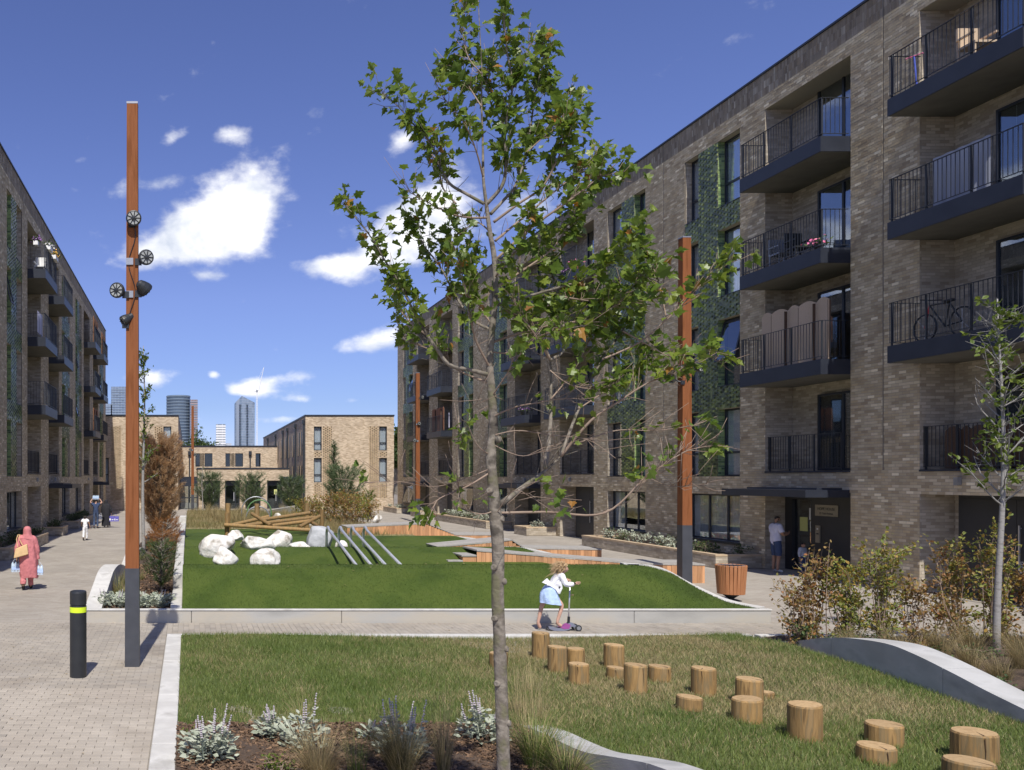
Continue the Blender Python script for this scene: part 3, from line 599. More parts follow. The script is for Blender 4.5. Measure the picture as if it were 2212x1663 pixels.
MAT['greenlit'] = M('brick_green_glazed_sunlit', [(.20,.28,.12),(.30,.38,.18)], scale=1.5, rough=.3, island=[(.2,.3,.3),(.9,1,.8),(1.2,1.25,.95),(.3,.4,.35),(1.1,1.1,.9)])  # paler copy of the green glazed brick, sunshine painted into the colour
MAT['white'] = M('white_paint', [(.75,.75,.74),(.82,.82,.81)], scale=6, rough=.6)
def text_on(fc, parent, body, t, z, size, d, mat):
    cu = bpy.data.curves.new('lettering','FONT'); cu.body = body; cu.size = size; cu.extrude = .002; cu.align_x = 'CENTER'
    tmp = bpy.data.objects.new('lettering_curve', cu); me = bpy.data.meshes.new_from_object(tmp); me.materials.clear(); me.materials.append(mat)
    bpy.data.objects.remove(tmp); bpy.data.curves.remove(cu)
    o = bpy.data.objects.new('lettering', me); COL.objects.link(o)
    w = Vector(parent.location); p = parent.parent
    while p is not None: w += p.location; p = p.parent
    o.parent = parent; o.location = fc.P(t,d,z)-w
    # letters read left to right for someone facing the wall
    o.rotation_euler = Matrix((Vector((0,0,1)).cross(fc.n), Vector((0,0,1)), fc.n)).transposed().to_euler()
    return o
def canopy(fc, a, b):
    c = fc.part('canopy', MAT['navy'], None, [(a+.02,b+.25,.012,1.2,2.27,2.47)])
    fc.part('canopy_flashing', MAT['navy'], c, [(a+.3,b-.2,.012,.7,2.47,2.52)])
    return c
def entrance(fc, a, b):
    canopy(fc, a, b)
    e = fc.part('entrance_screen', MAT['dark'], None, [(a+.005,a+2.15,-.7,-.45,0,2.38),(a+2.15,a+2.25,-.75,-.6,0,2.38),(b-.32,b-.02,-.75,-.6,0,2.38),(a+2.25,b-.32,-.75,-.6,2.15,2.38)])
    fc.part('door_glass', MAT['glassd'], e, [(a+2.25,b-.32,-.70,-.69,.05,2.15)])
    fc.part('lobby', MAT['lobby'], e, [(a+2.25,b-.32,-.845,-.84,.05,2.15)])
    pl = fc.part('name_plate', MAT['plate'], e, [(a+1.05,a+1.95,-.45,-.43,1.70,2.02)])
    text_on(fc, pl, 'HOPE HOUSE', a+1.5, 1.87, .115, -.427, MAT['dark']); text_on(fc, pl, '75 Tant Avenue', a+1.5, 1.75, .085, -.427, MAT['dark'])
    ic = fc.part('intercom', MAT['plate'], e, [(a+1.75,a+1.92,-.45,-.42,.92,1.42)])
    fc.part('intercom_button', MAT['white'], ic, [(a+1.81,a+1.86,-.42,-.412,1.3,1.34)]); fc.part('intercom_grille', MAT['dark'], ic, [(a+1.79,a+1.88,-.42,-.414,1.16,1.2)])
    fc.part('notice', MAT['white'], e, [(a+2.32,a+2.55,-.69,-.684,1.55,1.9)]); fc.part('notice', MAT['yellowp'], e, [(a+2.62,a+2.95,-.69,-.684,1.2,1.62)])
MAT['plate'] = M('brass_plate', [(.25,.23,.18),(.30,.275,.22)], scale=6, rough=.4, metal=.3)
MAT['lobby'] = M('lobby_wood', [(.15,.085,.045),(.2,.12,.06)], scale=2, rough=.6)
MAT['yellowp'] = M('paper_yellow', [(.62,.64,.25)], rough=.8)
fR = apartment('five storey brown brick apartment block with dark balconies beside the entrance canopy and litter bin', 17.8, 1, 11, True)
fL = apartment('five storey brown brick apartment block along the path with the walking people', -7.1, -1, 31, False)

# brick planters along the facades
def planter(label, fc, t0, t1, dout, h, group):
    root = thing('brick_planter', label, 'planter', fc.P((t0+t1)/2, dout/2, 0), group)
    f = Facade(root, fc.O, fc.a, fc.n); w = .2
    f.part('wall', MAT['brickt'], None, [(t0,t1,dout-w,dout,0,h-.06),(t0,t0+w,.02,dout-w,0,h-.06),(t1-w,t1,.02,dout-w,0,h-.06)])
    f.part('coping', MAT['buffp'], None, [(t0-.01,t1+.01,dout-w-.01,dout+.01,h-.06,h),(t0-.01,t0+w+.01,.02,dout-w-.01,h-.06,h),(t1-w-.01,t1+.01,.02,dout-w-.01,h-.06,h)])
    f.part('soil', MAT['mulch'], None, [(t0+w,t1-w,.02,dout-w,.0,h-.09)])
    return root
PL_R = [(27.3,36.6,1.45,.42),(42.6,44.2,1.45,.42),(48.4,58.6,1.45,.42),(63.2,64.9,1.45,.42),(69.2,74.0,1.45,.42)]
PL_L = [(30.0,38.2,1.0,.42),(42.6,44.4,1.0,.42),(48.5,58.4,1.0,.42)]
planter('long brick planter of silver plants under the windows beside the entrance canopy', fR, *PL_R[0], 'brick planters')
planter('short brick planter with pale coping between two ground floor doors of the right block', fR, *PL_R[1], 'brick planters')
planter('brick planter of silver plants behind the sloping cedar bench', fR, *PL_R[2], 'brick planters')
planter('short brick planter at the foot of the slim far lighting column', fR, *PL_R[3], 'brick planters')
planter('brick planter near the end corner of the long block by the far yellow brick block', fR, *PL_R[4], 'brick planters')
planter('long brick planter of dark shrubs beside the woman in pink', fL, *PL_L[0], 'brick planters')
planter('short brick planter by the doorway ahead of the woman in pink', fL, *PL_L[1], 'brick planters')
planter('brick planter of low shrubs beside the child in white', fL, *PL_L[2], 'brick planters')

# ------------------------------------------------------------------ far yellow brick blocks
def lattice(fc, t0, t1, z0, z1, parent=None):
    """open brick screen: courses with a gap after every brick"""
    mb = MB(); fc.quad(mb,t0,t1,z0,z1,-.11); fc.reveal(mb,(t0,t1,z0,z1),.11); mb.build('screen_recess', MAT['brickt'], fc.root)
    mb = MB(); r = 0; z = z0
    while z < z1-.02:
        hh = .105; t = t0 + (0 if r % 2 else -.17)
        while t < t1:
            a, b = max(t,t0), min(t+.235,t1)
            if b-a > .02: fc.box(mb,a,b,-.10,.0,z+.002,min(z+hh-.002,z1))
            t += .34
        z += hh; r += 1
    o = mb.build('brick_screen', MAT['buffp'], fc.root); o['kind'] = 'stuff'
def far_block(label, x0, x1, Y, zt, wins, lats, yback):
    root = thing('brick_block', label, 'building', ((x0+x1)/2, Y, 0))
    fc = Facade(root, (0,Y,0), (1,0,0), (0,-1,0))
    holes = [w for w in wins]+[l for l in lats]
    mb = MB(); fc.skin(mb,x0,x1,0,zt,holes)
    for w in wins: fc.reveal(mb,w,.15)
    mb.quad((x0,Y,0),(x0,yback,0),(x0,yback,zt),(x0,Y,zt)); mb.quad((x1,Y,0),(x1,yback,0),(x1,yback,zt),(x1,Y,zt)); mb.quad((x0,yback,0),(x1,yback,0),(x1,yback,zt),(x0,yback,zt))
    mb.quad((x0,Y,zt-.15),(x1,Y,zt-.15),(x1,yback,zt-.15),(x0,yback,zt-.15))
    mb.build('wall', MAT['buff'], root)
    mb = MB(); mb.box(x0-.04,x1+.04,Y-.05,yback,zt,zt+.13); mb.build('parapet_coping', MAT['navy'], root)
    for w in wins: fc.window(w, depth=.15, transom=w[2]+.68, curtain=1, fw=.08)
    for l in lats: lattice(fc,*l)
    return root, fc
def px(u, Y): return (u-VU)/FPX*Y
def pz(v, Y): return EYE-(v-VV)/FPX*Y
YB = 76.0
xa, xb = px(660,YB), px(851,YB)
wz = [(pz(1042,YB),pz(989,YB)),(pz(973,YB),pz(921,YB))]
wins = [(px(678,YB),px(695,YB),*z) for z in wz]+[(px(819,YB),px(836,YB),*z) for z in wz]
lats = [(px(696.5,YB),px(717,YB),pz(1076,YB),pz(921,YB)),(px(797,YB),px(817.5,YB),pz(1076,YB),pz(921,YB)),(px(678,YB),px(695,YB),pz(1076,YB),pz(1044,YB)),(px(819,YB),px(836,YB),pz(1076,YB),pz(1044,YB)),
        (px(678,YB),px(695,YB),wz[0][1]+.1,wz[1][0]-.1),(px(819,YB),px(836,YB),wz[0][1]+.1,wz[1][0]-.1)]
ZT = pz(899,YB)
rt, fcb = far_block('pale yellow brick block with curtained windows and open brick screens behind the tall pine', xa, xb, YB, ZT, wins, lats, 119)
# its long flank: stepped roof line, slit windows, pipes
fl = Facade(rt, (xa,0,0), (0,1,0), (-1,0,0))
fl.part('flank_parapet', MAT['navy'], None, [(76.02,119,-.05,.06,ZT+.005,ZT+.14)])
for t in (78.2,80.0,84.5,87.5,91.0,95,99,104,109,114):
    for z0,z1 in ((1.9,3.9),(4.8,6.9)):
        fl.part('window', MAT['frame'], None, [(t,t+.75,.0,.03,z0,z1)])
        fl.part('window_jamb', MAT['buffp'], None, [(t+.75,t+1.0,.0,.05,z0,z1)])
for t in (76.5,82.5,89.2,93.5,101.5,111.5):
    fl.part('downpipe', MAT['frame'], None, [(t,t+.14,.0,.16,0,ZT-.3)]); fl.part('pipe_hopper', MAT['frame'], None, [(t-.06,t+.2,.0,.24,ZT-.62,ZT-.3)])
xl0, xl1 = px(180,YB), px(385,YB)
wins = [(px(353,YB),px(370,YB),*z) for z in wz[1:]]+[(px(353,YB),px(370,YB),*wz[0])]+[(px(225,YB),px(235,YB),*wz[0])]
lats = [(px(239,YB),px(262,YB),pz(1080,YB),pz(921,YB)),(px(333,YB),px(351,YB),pz(1040,YB),pz(921,YB))]
rt2, _ = far_block('pale yellow brick block closing the path behind the brown conifer', xl0, xl1, YB, ZT, wins, lats, 119)
# low entrance wing and the two storey range behind it
YA = 79.5
xa2, xb2 = px(427,YA), px(624,YA)
ra = thing('brick_annex', 'low yellow brick wing with dark glazed doors behind the climbing logs', 'building', ((xa2+xb2)/2, YA, 0))
fa = Facade(ra, (0,YA,0), (1,0,0), (0,-1,0)); zta = pz(1013,YA); dz = pz(1038,YA)
dh = [(px(a,YA),px(b,YA),0,dz) for a,b in ((440,475),(486,518),(530,563),(577,609))]
mb = MB(); fa.skin(mb,xa2,xb2,0,zta,dh)
for h in dh: fa.reveal(mb,h,.35)
mb.quad((xa2,YA,0),(xa2,YA+10,0),(xa2,YA+10,zta),(xa2,YA,zta)); mb.quad((xb2,YA,0),(xb2,YA+10,0),(xb2,YA+10,zta),(xb2,YA,zta)); mb.quad((xa2,YA,zta-.1),(xb2,YA,zta-.1),(xb2,YA+10,zta-.1),(xa2,YA+10,zta-.1))
mb.build('wall', MAT['buff'], ra)
mb = MB(); mb.box(xa2-.05,xb2+.05,YA-.06,YA+10,zta,zta+.12); mb.build('parapet_coping', MAT['navy'], ra)
for i,h in enumerate(dh):
    d = fa.window(h, depth=.3, transom=2.15, mull=((h[0]+h[1])/2+.3,), glass='glassd', name='door', fw=.1)
    fa.part('door_header', MAT['navy'], d, [(h[0]+.1,h[1]-.1,-.34,-.29,2.2,h[3]-.1)])
    hx = (h[0]+h[1])/2+.15
    fa.part('handle', MAT['steel'], d, [(hx-.03,hx+.03,-.28,-.24,.7,1.5)])
    if i == 3: fa.part('notice', MAT['paperg'] if 'paperg' in MAT else MAT['yellowp'], d, [(h[0]+.66,h[0]+.98,-.325,-.32,1.3,1.75)])
YC = 100.0
xc0, xc1 = px(370,YC), px(600,YC); ztc = pz(965,YC)
rc = thing('brick_range', 'two storey yellow brick range with tall dark windows behind the low wing', 'building', ((xc0+xc1)/2, YC, 0))
fcc = Facade(rc, (0,YC,0), (1,0,0), (0,-1,0)); zw0, zw1 = pz(1008,YC), pz(979,YC)
wh = [(px(a,YC),px(b,YC),zw0,zw1) for a,b in ((422,432),(442,459),(487,497),(508,525),(552,563))]
mb = MB(); fcc.skin(mb,xc0,xc1,0,ztc,wh)
for h in wh: fcc.reveal(mb,h,.15)
mb.quad((xc0,YC,ztc-.1),(xc1,YC,ztc-.1),(xc1,YC+10,ztc-.1),(xc0,YC+10,ztc-.1))
mb.build('wall', MAT['buff'], rc)
mb = MB(); mb.box(xc0,xc1,YC-.06,YC+10,ztc,ztc+.14); mb.build('parapet_coping', MAT['navy'], rc)
for h in wh: fcc.window(h, depth=.15, curtain=0, glass='glassd')
lattice(fcc, px(432.5,YC), px(441,YC), zw0, zw1); lattice(fcc, px(498,YC), px(507,YC), zw0, zw1)
for u in (408,539):
    t = px(u,YC); fcc.part('downpipe', MAT['frame'], None, [(t,t+.14,0,.14,0,ztc-.5)]); fcc.part('pipe_hopper', MAT['frame'], None, [(t-.1,t+.24,0,.25,ztc-.95,ztc-.5)])
# glazed links with dark heads between the blocks
for (u0,u1,lab) in ((388,427,'glazed gate link under a dark beam beside the left yellow brick block'),(606,657,'glazed gate link under a dark beam beside the block with curtained windows')):
    Y = 78.2; a, b = px(u0,Y), px(u1,Y)
    r = thing('glazed_link', lab, 'gate', ((a+b)/2,Y,0), 'glazed links between the far blocks')
    mb = MB(); mb.box(a,b,Y,Y+.4,2.05,2.9); mb.build('beam', MAT['navy'], r)
    for x in (a+.04,(a+b)/2,b-.04): mb = MB(); mb.box(x-.04,x+.04,Y+.05,Y+.13,0,2.05); mb.build('post', MAT['frame'], r)
    mb = MB(); mb.box(a+.08,(a+b)/2-.04,Y+.08,Y+.1,.05,2.05); mb.build('pane', MAT['glassd'], r)
    mb = MB(); mb.box((a+b)/2+.04,b-.08,Y+.08,Y+.1,.05,2.05); mb.build('pane', MAT['glassd'], r)
    mb = MB(); mb.box(a+.08,b-.08,Y+.04,Y+.14,1.0,1.08); mb.build('mid_rail', MAT['frame'], r)

# ------------------------------------------------------------------ far skyline
def tower_mat(name, glassc, band, rowh, colw, share=.3, vert=False):
    m = bpy.data.materials.new(name); m.use_nodes = True; N = m.node_tree.nodes; L = m.node_tree.links; P = N['Principled BSDF']
    P.inputs['Roughness'].default_value = .35
    g = N.new('ShaderNodeNewGeometry'); sp = N.new('ShaderNodeSeparateXYZ'); L.new(g.outputs['Position'], sp.inputs[0])
    ad = N.new('ShaderNodeMath'); L.new(sp.outputs[0], ad.inputs[0]); L.new(sp.outputs[1], ad.inputs[1])
    cb = N.new('ShaderNodeCombineXYZ'); L.new(ad.outputs[0], cb.inputs[0]); L.new(sp.outputs[2], cb.inputs[1])
    bt = N.new('ShaderNodeTexBrick'); L.new(cb.outputs[0], bt.inputs[0]); bt.offset = 0
    bt.inputs['Scale'].default_value = 1; bt.inputs['Brick Width'].default_value = colw; bt.inputs['Row Height'].default_value = rowh; bt.inputs['Mortar Size'].default_value = share
    bt.inputs['Color1'].default_value = (*glassc,1); bt.inputs['Color2'].default_value = tuple([c*1.5 for c in glassc])+(1,); bt.inputs['Mortar'].default_value = (*band,1)
    L.new(bt.outputs[0], P.inputs['Base Color']); return m
YT = 1500.0
def tower(name, lab, u0, u1, vtop, mats, roof=None, round_=False, peak=None, bands=None):
    a, b = px(u0,YT), px(u1,YT); zt = pz(vtop,YT); w = b-a
    r = thing(name, lab, 'tower', ((a+b)/2,YT,0))
    mb = MB()
    if round_:
        n = 28; pts = [((a+b)/2+w/2*math.cos(2*math.pi*i/n), YT+w*.45+w*.45*math.sin(2*math.pi*i/n)) for i in range(n)]
        mb.prism(pts, 0, zt); mb.build('glass_wall', mats, r)
        z = 12
        while z < zt+1:
            m2 = MB(); cx, cy = (a+b)/2, YT+w*.45
            m2.prism([(cx+(x-cx)*1.03, cy+(y-cy)*1.03) for x,y in pts], z, z+1.3); m2.build('balcony_band', MAT['twband'], r); z += 5.2
    elif peak:
        pu, pv = peak; xp = px(pu,YT); zp = pz(pv,YT); zl = pz(868,YT); zr = pz(868,YT)
        mb.add([(a,YT+12,0),(xp,YT,0),(b,YT+14,0),(b,YT+40,0),(a,YT+40,0),(a,YT+12,zl),(xp,YT,zp),(b,YT+14,zr),(b,YT+40,zr),(a,YT+40,zl)],
               [(0,1,6,5),(1,2,7,6),(2,3,8,7),(3,4,9,8),(4,0,5,9),(5,6,9),(6,7,8),(6,8,9)])
        mb.build('glass_wall', mats, r)
        for i in range(26):
            z = 20+i*4.6
            if z < zl-6: m2 = MB(); m2.box(xp-4.6,xp-2.0,YT+.2,YT+3,z,z+2.2); m2.box(xp+8,xp+11,YT+2.6,YT+6,z,z+2.2); m2.build('balcony', MAT['twdark'], r)
    else:
        mb.box(a,b,YT,YT+w,0,zt); mb.build('wall', mats, r)
        z = 10
        while z < zt-2:
            m2 = MB(); m2.box(a-.4,b+.4,YT-.6,YT+.0,z,z+(bands or 1.1)); m2.build('floor_band', MAT['twband' if bands is None else 'white'], r); z += 4.2
    return r
MAT['twband'] = M('tower_band', [(.22,.28,.35)], rough=.5); MAT['twdark'] = M('tower_dark', [(.06,.08,.11)], rough=.4)
tower('round_tower', 'round dark glass tower on the skyline left of the domed tree', 359, 411, 853, tower_mat('tw_round',(.05,.075,.11),(.10,.13,.17),5.2,6,.25), round_=True)
tower('patterned_tower', 'slim red brown chequered tower behind the round glass tower', 411.5, 427, 863, tower_mat('tw_check',(.10,.10,.12),(.36,.26,.25),3.6,3.2,.7))
tower('white_tower', 'white banded low tower between the domed tree and the pointed tower', 467, 487, 916, tower_mat('tw_white',(.12,.15,.19),(.55,.57,.6),4.2,9,.5), bands=1.9)
tower('pointed_tower', 'tall blue glass tower with a pointed top beside the crane', 509, 551.5, 868, tower_mat('tw_blue',(.16,.21,.28),(.33,.38,.46),4.4,3.4,.35), peak=(522.5,855))
tower('stepped_tower', 'grey blue glass tower beside the tall lighting column', 240, 271, 835, tower_mat('tw_grey',(.13,.17,.24),(.24,.29,.37),4,5,.5))
tower('low_tower', 'lower grey glass tower stepping down from the grey blue tower', 228, 242, 872, tower_mat('tw_grey2',(.14,.18,.25),(.25,.30,.38),4,5,.5))
tower('distant_slab', 'distant pale slab block low on the skyline between two towers', 486, 500, 957, tower_mat('tw_slab',(.3,.33,.38),(.45,.47,.5),4,6,.5))
cr = thing('tower_crane', 'slender white tower crane beside the pointed glass tower', 'crane', (px(555,YT),YT,0))
cx = px(555,YT); zc = pz(846,YT)
mb = MB()
for dx in (-1.1,1.1):
    for dy in (-1.1,1.1): mb.tube([(cx+dx,YT+dy,0),(cx+dx,YT+dy,zc)],.22,4)
z = 0
while z < zc-4:
    mb.tube([(cx-1.1,YT-1.1,z),(cx+1.1,YT-1.1,z+4)],.15,4); mb.tube([(cx+1.1,YT-1.1,z),(cx-1.1,YT-1.1,z+4)],.15,4); z += 4
mb.build('mast', MAT['white'], cr)
mb = MB(); mb.tube([(cx-6,YT,zc),(cx+3,YT,zc+2),(cx+12,YT,zc+42)],[.7,.8,.35],4); mb.tube([(cx-5,YT,zc+7),(cx+12,YT,zc+42)],.15,4); mb.tube([(cx-6,YT,zc),(cx-5,YT,zc+7),(cx+2,YT,zc+2)],.3,4); mb.build('jib', MAT['white'], cr)
mb = MB(); mb.box(cx-1.6,cx+1.6,YT-1.6,YT+1.6,zc-1,zc+3); mb.build('cab', MAT['zinc'], cr)
# ------------------------------------------------------------------ landforms
def lerp_keys(keys, x):
    xs = [k[0] for k in keys]; ys = [k[1] for k in keys]
    return float(np.interp(x, xs, ys))
def smooth(t): t = max(0., min(1., t)); return t*t*(3-2*t)
TK = [(17.02,.225),(17.4,.47),(17.9,.74),(18.35,.91),(18.7,.955),(19.05,.91),(19.6,.70),(20.2,.47),(21,.34),(22.2,.36),(23.2,.48),(24.0,.68),(24.6,.80),(25.0,.84),(25.4,.80),(26.2,.58),(27.2,.50),(28.5,.55),(29.8,.68),(30.6,.74),(31.2,.75),(31.8,.70),(33,.58),(34.5,.62),(36,.70),(40,.66),(50,.6),(62,.5)]
KC = [(9.3,18.7,.955),(9.7,18.7,.93),(10.05,18.55,.83),(10.45,18.25,.52),(10.8,17.8,.30),(11.15,17.25,.235)]
def turf_h(X, Y):
    z = lerp_keys(TK, Y)
    if Y > 32: z *= 1-.38*smooth((X-4.5)/2.5)
    if X > 9.3:
        yc = float(np.interp(X,[k[0] for k in KC],[k[1] for k in KC])); zc = float(np.interp(X,[k[0] for k in KC],[k[2] for k in KC]))
        if Y < 20:
            if Y <= yc: t = (Y-17.02)/max(.05,yc-17.02); z = .225+(zc-.225)*math.sin(max(0,min(1,t))*math.pi/2)
            else: z = zc*(1-smooth((Y-yc)/.5))+.01
        else: z *= 1-smooth((X-9.3)/1.9)
    return z
def ground_h(X, Y):
    if Y >= 17.02 and -.13 <= X <= 11.2 and Y < 62: return turf_h(X, Y)
    return 0.0
def sheet(name, xs, ys, hf, mat, mask=None, noise=0):
    nx, ny = len(xs), len(ys); V = [(x,y,hf(x,y)+(noise*mnoise.noise((x*1.3,y*1.3,0)) if noise else 0)) for y in ys for x in xs]
    F = [(j*nx+i,j*nx+i+1,(j+1)*nx+i+1,(j+1)*nx+i) for j in range(ny-1) for i in range(nx-1) if mask is None or mask((xs[i]+xs[i+1])/2,(ys[j]+ys[j+1])/2)]
    mb = MB(); mb.v = V; mb.f = F; o = mb.build(name, mat, None, smooth=True); return structure(o)

def grass_mat(name, cols, sc1, sc2, rough, bump, extra=None):
    m = bpy.data.materials.new(name); m.use_nodes = True; N = m.node_tree.nodes; L = m.node_tree.links; P = N['Principled BSDF']; P.inputs['Roughness'].default_value = rough; P.inputs['Specular IOR Level'].default_value = .25
    g = N.new('ShaderNodeNewGeometry')
    n1 = N.new('ShaderNodeTexNoise'); n1.inputs['Scale'].default_value = sc1; n1.inputs['Detail'].default_value = 5; L.new(g.outputs['Position'], n1.inputs[0])
    n2 = N.new('ShaderNodeTexNoise'); n2.inputs['Scale'].default_value = sc2; n2.inputs['Detail'].default_value = 3; n2.inputs['Roughness'].default_value = .7; L.new(g.outputs['Position'], n2.inputs[0])
    ad = N.new('ShaderNodeMath'); ad.operation = 'MULTIPLY_ADD'; L.new(n2.outputs[0], ad.inputs[0]); ad.inputs[1].default_value = .6; L.new(n1.outputs[0], ad.inputs[2])
    mr = N.new('ShaderNodeMapRange'); L.new(ad.outputs[0], mr.inputs[0]); mr.inputs[1].default_value = .58; mr.inputs[2].default_value = 1.02
    rp = N.new('ShaderNodeValToRGB'); ramp_set(rp, cols); L.new(mr.outputs[0], rp.inputs[0]); L.new(rp.outputs[0], P.inputs['Base Color'])
    b = N.new('ShaderNodeBump'); b.inputs['Distance'].default_value = bump; L.new(n2.outputs[0], b.inputs['Height']); L.new(b.outputs[0], P.inputs['Normal'])
    return m
MAT['turf'] = grass_mat('artificial_turf', [(.040,.066,.009),(.058,.093,.012),(.082,.115,.018),(.066,.102,.015)], 1.1, 90, .75, .02)
MAT['lawn'] = grass_mat('lawn_soil_grass', [(.05,.085,.018),(.085,.12,.03),(.13,.145,.05),(.17,.165,.07)], .55, 40, .85, .02)
MAT['meadow'] = grass_mat('meadow', [(.09,.12,.035),(.16,.17,.06),(.27,.22,.12),(.20,.19,.08)], .35, 12, .9, .03)

xs = list(np.linspace(-.13,9.3,44))+list(np.linspace(9.45,11.2,16)); ys = list(np.linspace(17.02,20,46))+list(np.linspace(20.1,36,90))
sheet('turf', xs, ys, turf_h, MAT['turf'])
sheet('meadow', list(np.linspace(-.13,9.3,30)), list(np.linspace(36,62,60)), turf_h, MAT['meadow'], noise=.06)
def ribbon(mb, pts, w, zb=-.05):
    """wall along pts (x, y, ztop); w = thickness to the right of travel"""
    n = len(pts); L = []; Rr = []
    for i in range(n):
        a, b = pts[max(0,i-1)], pts[min(n-1,i+1)]; dx, dy = b[0]-a[0], b[1]-a[1]; l = math.hypot(dx,dy) or 1
        L.append(pts[i]); Rr.append((pts[i][0]+dy/l*w, pts[i][1]-dx/l*w, pts[i][2]))
    vs = []
    for l, r in zip(L,Rr): vs += [l, r, (r[0],r[1],zb), (l[0],l[1],zb)]
    fs = []
    for i in range(n-1):
        for k in range(4): fs.append((i*4+k,i*4+(k+1)%4,(i+1)*4+(k+1)%4,(i+1)*4+k))
    fs += [(0,1,2,3),((n-1)*4+3,(n-1)*4+2,(n-1)*4+1,(n-1)*4)]
    mb.add(vs,fs); return mb
def spline(pts, n):
    P = [Vector(p) for p in pts]; out = []
    for i in range(len(P)-1):
        p0, p1, p2, p3 = P[max(0,i-1)], P[i], P[i+1], P[min(len(P)-1,i+2)]
        for k in range(n):
            t = k/n; out.append(.5*((2*p1)+(p2-p0)*t+(2*p0-5*p1+4*p2-p3)*t*t+(3*p1-p0-3*p2+p3)*t**3))
    out.append(P[-1]); return out
def kerb_thing(name, label, cat, pts, w, mat, zb=-.05, smooth_=8, extra=None):
    q = [tuple(p) for p in spline(pts, smooth_)]
    if len(q) < 40: return tag(ribbon(MB(), q, w, zb).build(name, mat), label, cat)
    r = thing(name, label, cat, (q[len(q)//2][0],q[len(q)//2][1],0)); n = 3; k = len(q)//n   # cast in lengths with open joints
    for i in range(n):
        seg = q[i*k:(i+1)*k+1] if i < n-1 else q[i*k:]; a, b = Vector(seg[-2]), Vector(seg[-1])
        if i < n-1: seg = seg[:-1]+[tuple(b+(a-b).normalized()*.010)]
        ribbon(MB(), seg, w, zb).build('wall_panel', mat, r)
    return r
kerb_thing('curved_kerb', 'white concrete kerb curving down the end of the front turf mound', 'kerb', [(9.25,18.72,.97)]+[(k[0],k[1]+.0,k[2]+.015) for k in KC], -.30, MAT['conc'])
kerb_thing('curved_kerb', 'short white kerb curving down the middle turf mound between two cedar benches', 'kerb', [(9.2,26.0,.75),(9.9,26.0,.72),(10.5,25.7,.58),(11.1,25.2,.40),(11.6,24.95,.22)], -.35, MAT['conc'])
kerb_thing('curved_kerb', 'small white kerb end peeking out behind the middle cedar bench', 'kerb', [(9.2,31.5,.70),(9.9,31.4,.66),(10.6,31.0,.52),(11.3,30.5,.36)], -.4, MAT['conc'])
# retaining wall in lengths with joints
rw = thing('retaining_wall', 'long low grey concrete wall in front of the artificial turf', 'wall', (4.5,16.98,0))
cuts = [-1.97,.05,2.95,5.9,8.6,11.25]
for a,b in zip(cuts,cuts[1:]): MB().bbox(a+.004,b-.004,16.98,17.3 if b<.1 else 17.06,-.02,.235,c=.008).build('wall_panel', MAT['concg'], rw)
MB().bbox(-1.98,11.26,16.965,17.10,.2355,.262,c=.006).build('coping', MAT['conc'], rw)
# stepped kerb at the left side of the turf
sk = thing('stepped_kerb', 'white stepped kerb between the turf and the planting bed', 'kerb', (-.24,24,0))
for (y0,y1,z) in ((17.11,19.9,.30),(19.9,23.0,.62),(23.0,26.0,.74),(26.0,31.0,.82),(31.0,38.0,.88)):
    MB().bbox(-.36,-.135,y0+.003,y1-.003,-.02,z,c=.012).build('kerb_block', MAT['conc'], sk)
tag(MB().bbox(-.42,-.12,37.6,38.6,0,1.15,c=.015).build('kerb_block', MAT['conc']), 'white upright block ending the stepped kerb by the meadow', 'block')
# wave walls beside the planting bed
wv = [(-2.05,17.06,.22),(-2.05,17.8,.34),(-2.02,18.6,.56),(-2.0,19.4,.74),(-1.95,20.2,.80),(-1.9,21,.72),(-1.86,22,.5),(-1.85,23,.33),(-1.85,24.0,.40),(-1.8,25.2,.66),(-1.75,26.2,.72),(-1.7,27.2,.6),(-1.65,29,.3),(-1.6,32,.2),(-1.6,36,.2)]
kerb_thing('wave_wall', 'white wavy concrete wall edging the planting bed beside the path', 'wall', wv, .34, MAT['conc'])
sheet('planting_bed', list(np.linspace(-1.75,-.36,12)), list(np.linspace(17.28,37,60)), lambda x,y: .19+.25*smooth((y-18)/8), MAT['mulch'], noise=.05)
# front lawn, kerbs, bark bed
lk = thing('lawn_kerb', 'white concrete kerb round the front lawn and bark bed', 'kerb', (-.25,11,0))
y = 5.0
while y < 15.38: MB().bbox(-.385,-.13,y+.002,min(y+2.08,15.39)-.002,-.03,.035,c=.006).build('kerb_stone', MAT['conc'], lk); y += 2.08
x = -.385
while x < 9.9: MB().bbox(x+.002,min(x+2.06,9.95)-.002,15.395,15.60,-.03,.035,c=.006).build('kerb_stone', MAT['conc'], lk); x += 2.06
NW = [(3.62,10.25,.0),(3.70,9.85,.035),(3.76,9.4,.08),(3.80,8.9,.11),(3.83,8.5,.15),(3.85,8.1,.24),(3.87,7.7,.33),(3.88,7.35,.40),(3.88,6.9,.44),(3.86,6.2,.40),(3.8,5.2,.3)]
kerb_thing('wave_wall', 'white topped wavy concrete wall curving between bark bed and front lawn', 'wall', NW, -.30, MAT['wallc'])
def nwx(Y): return float(np.interp(Y,[p[1] for p in NW][::-1],[p[0] for p in NW][::-1]))
def lawn_mask(x,y): return x < 9.62 and (y > 9.85 or x > nwx(y)+.03)
def lawn_h(x,y): return .02+.04*math.sin(x*.7+1)*math.sin(y*.5)+.08*smooth((x-7)/2.6)*smooth((15.2-y)/1.2)
sheet('lawn', list(np.linspace(-.135,9.65,90)), list(np.linspace(5.2,15.40,90)), lawn_h, MAT['lawn'], mask=lawn_mask, noise=.02)
def mulch_mask(x,y): return x < nwx(y)-.0 and y < 10.2
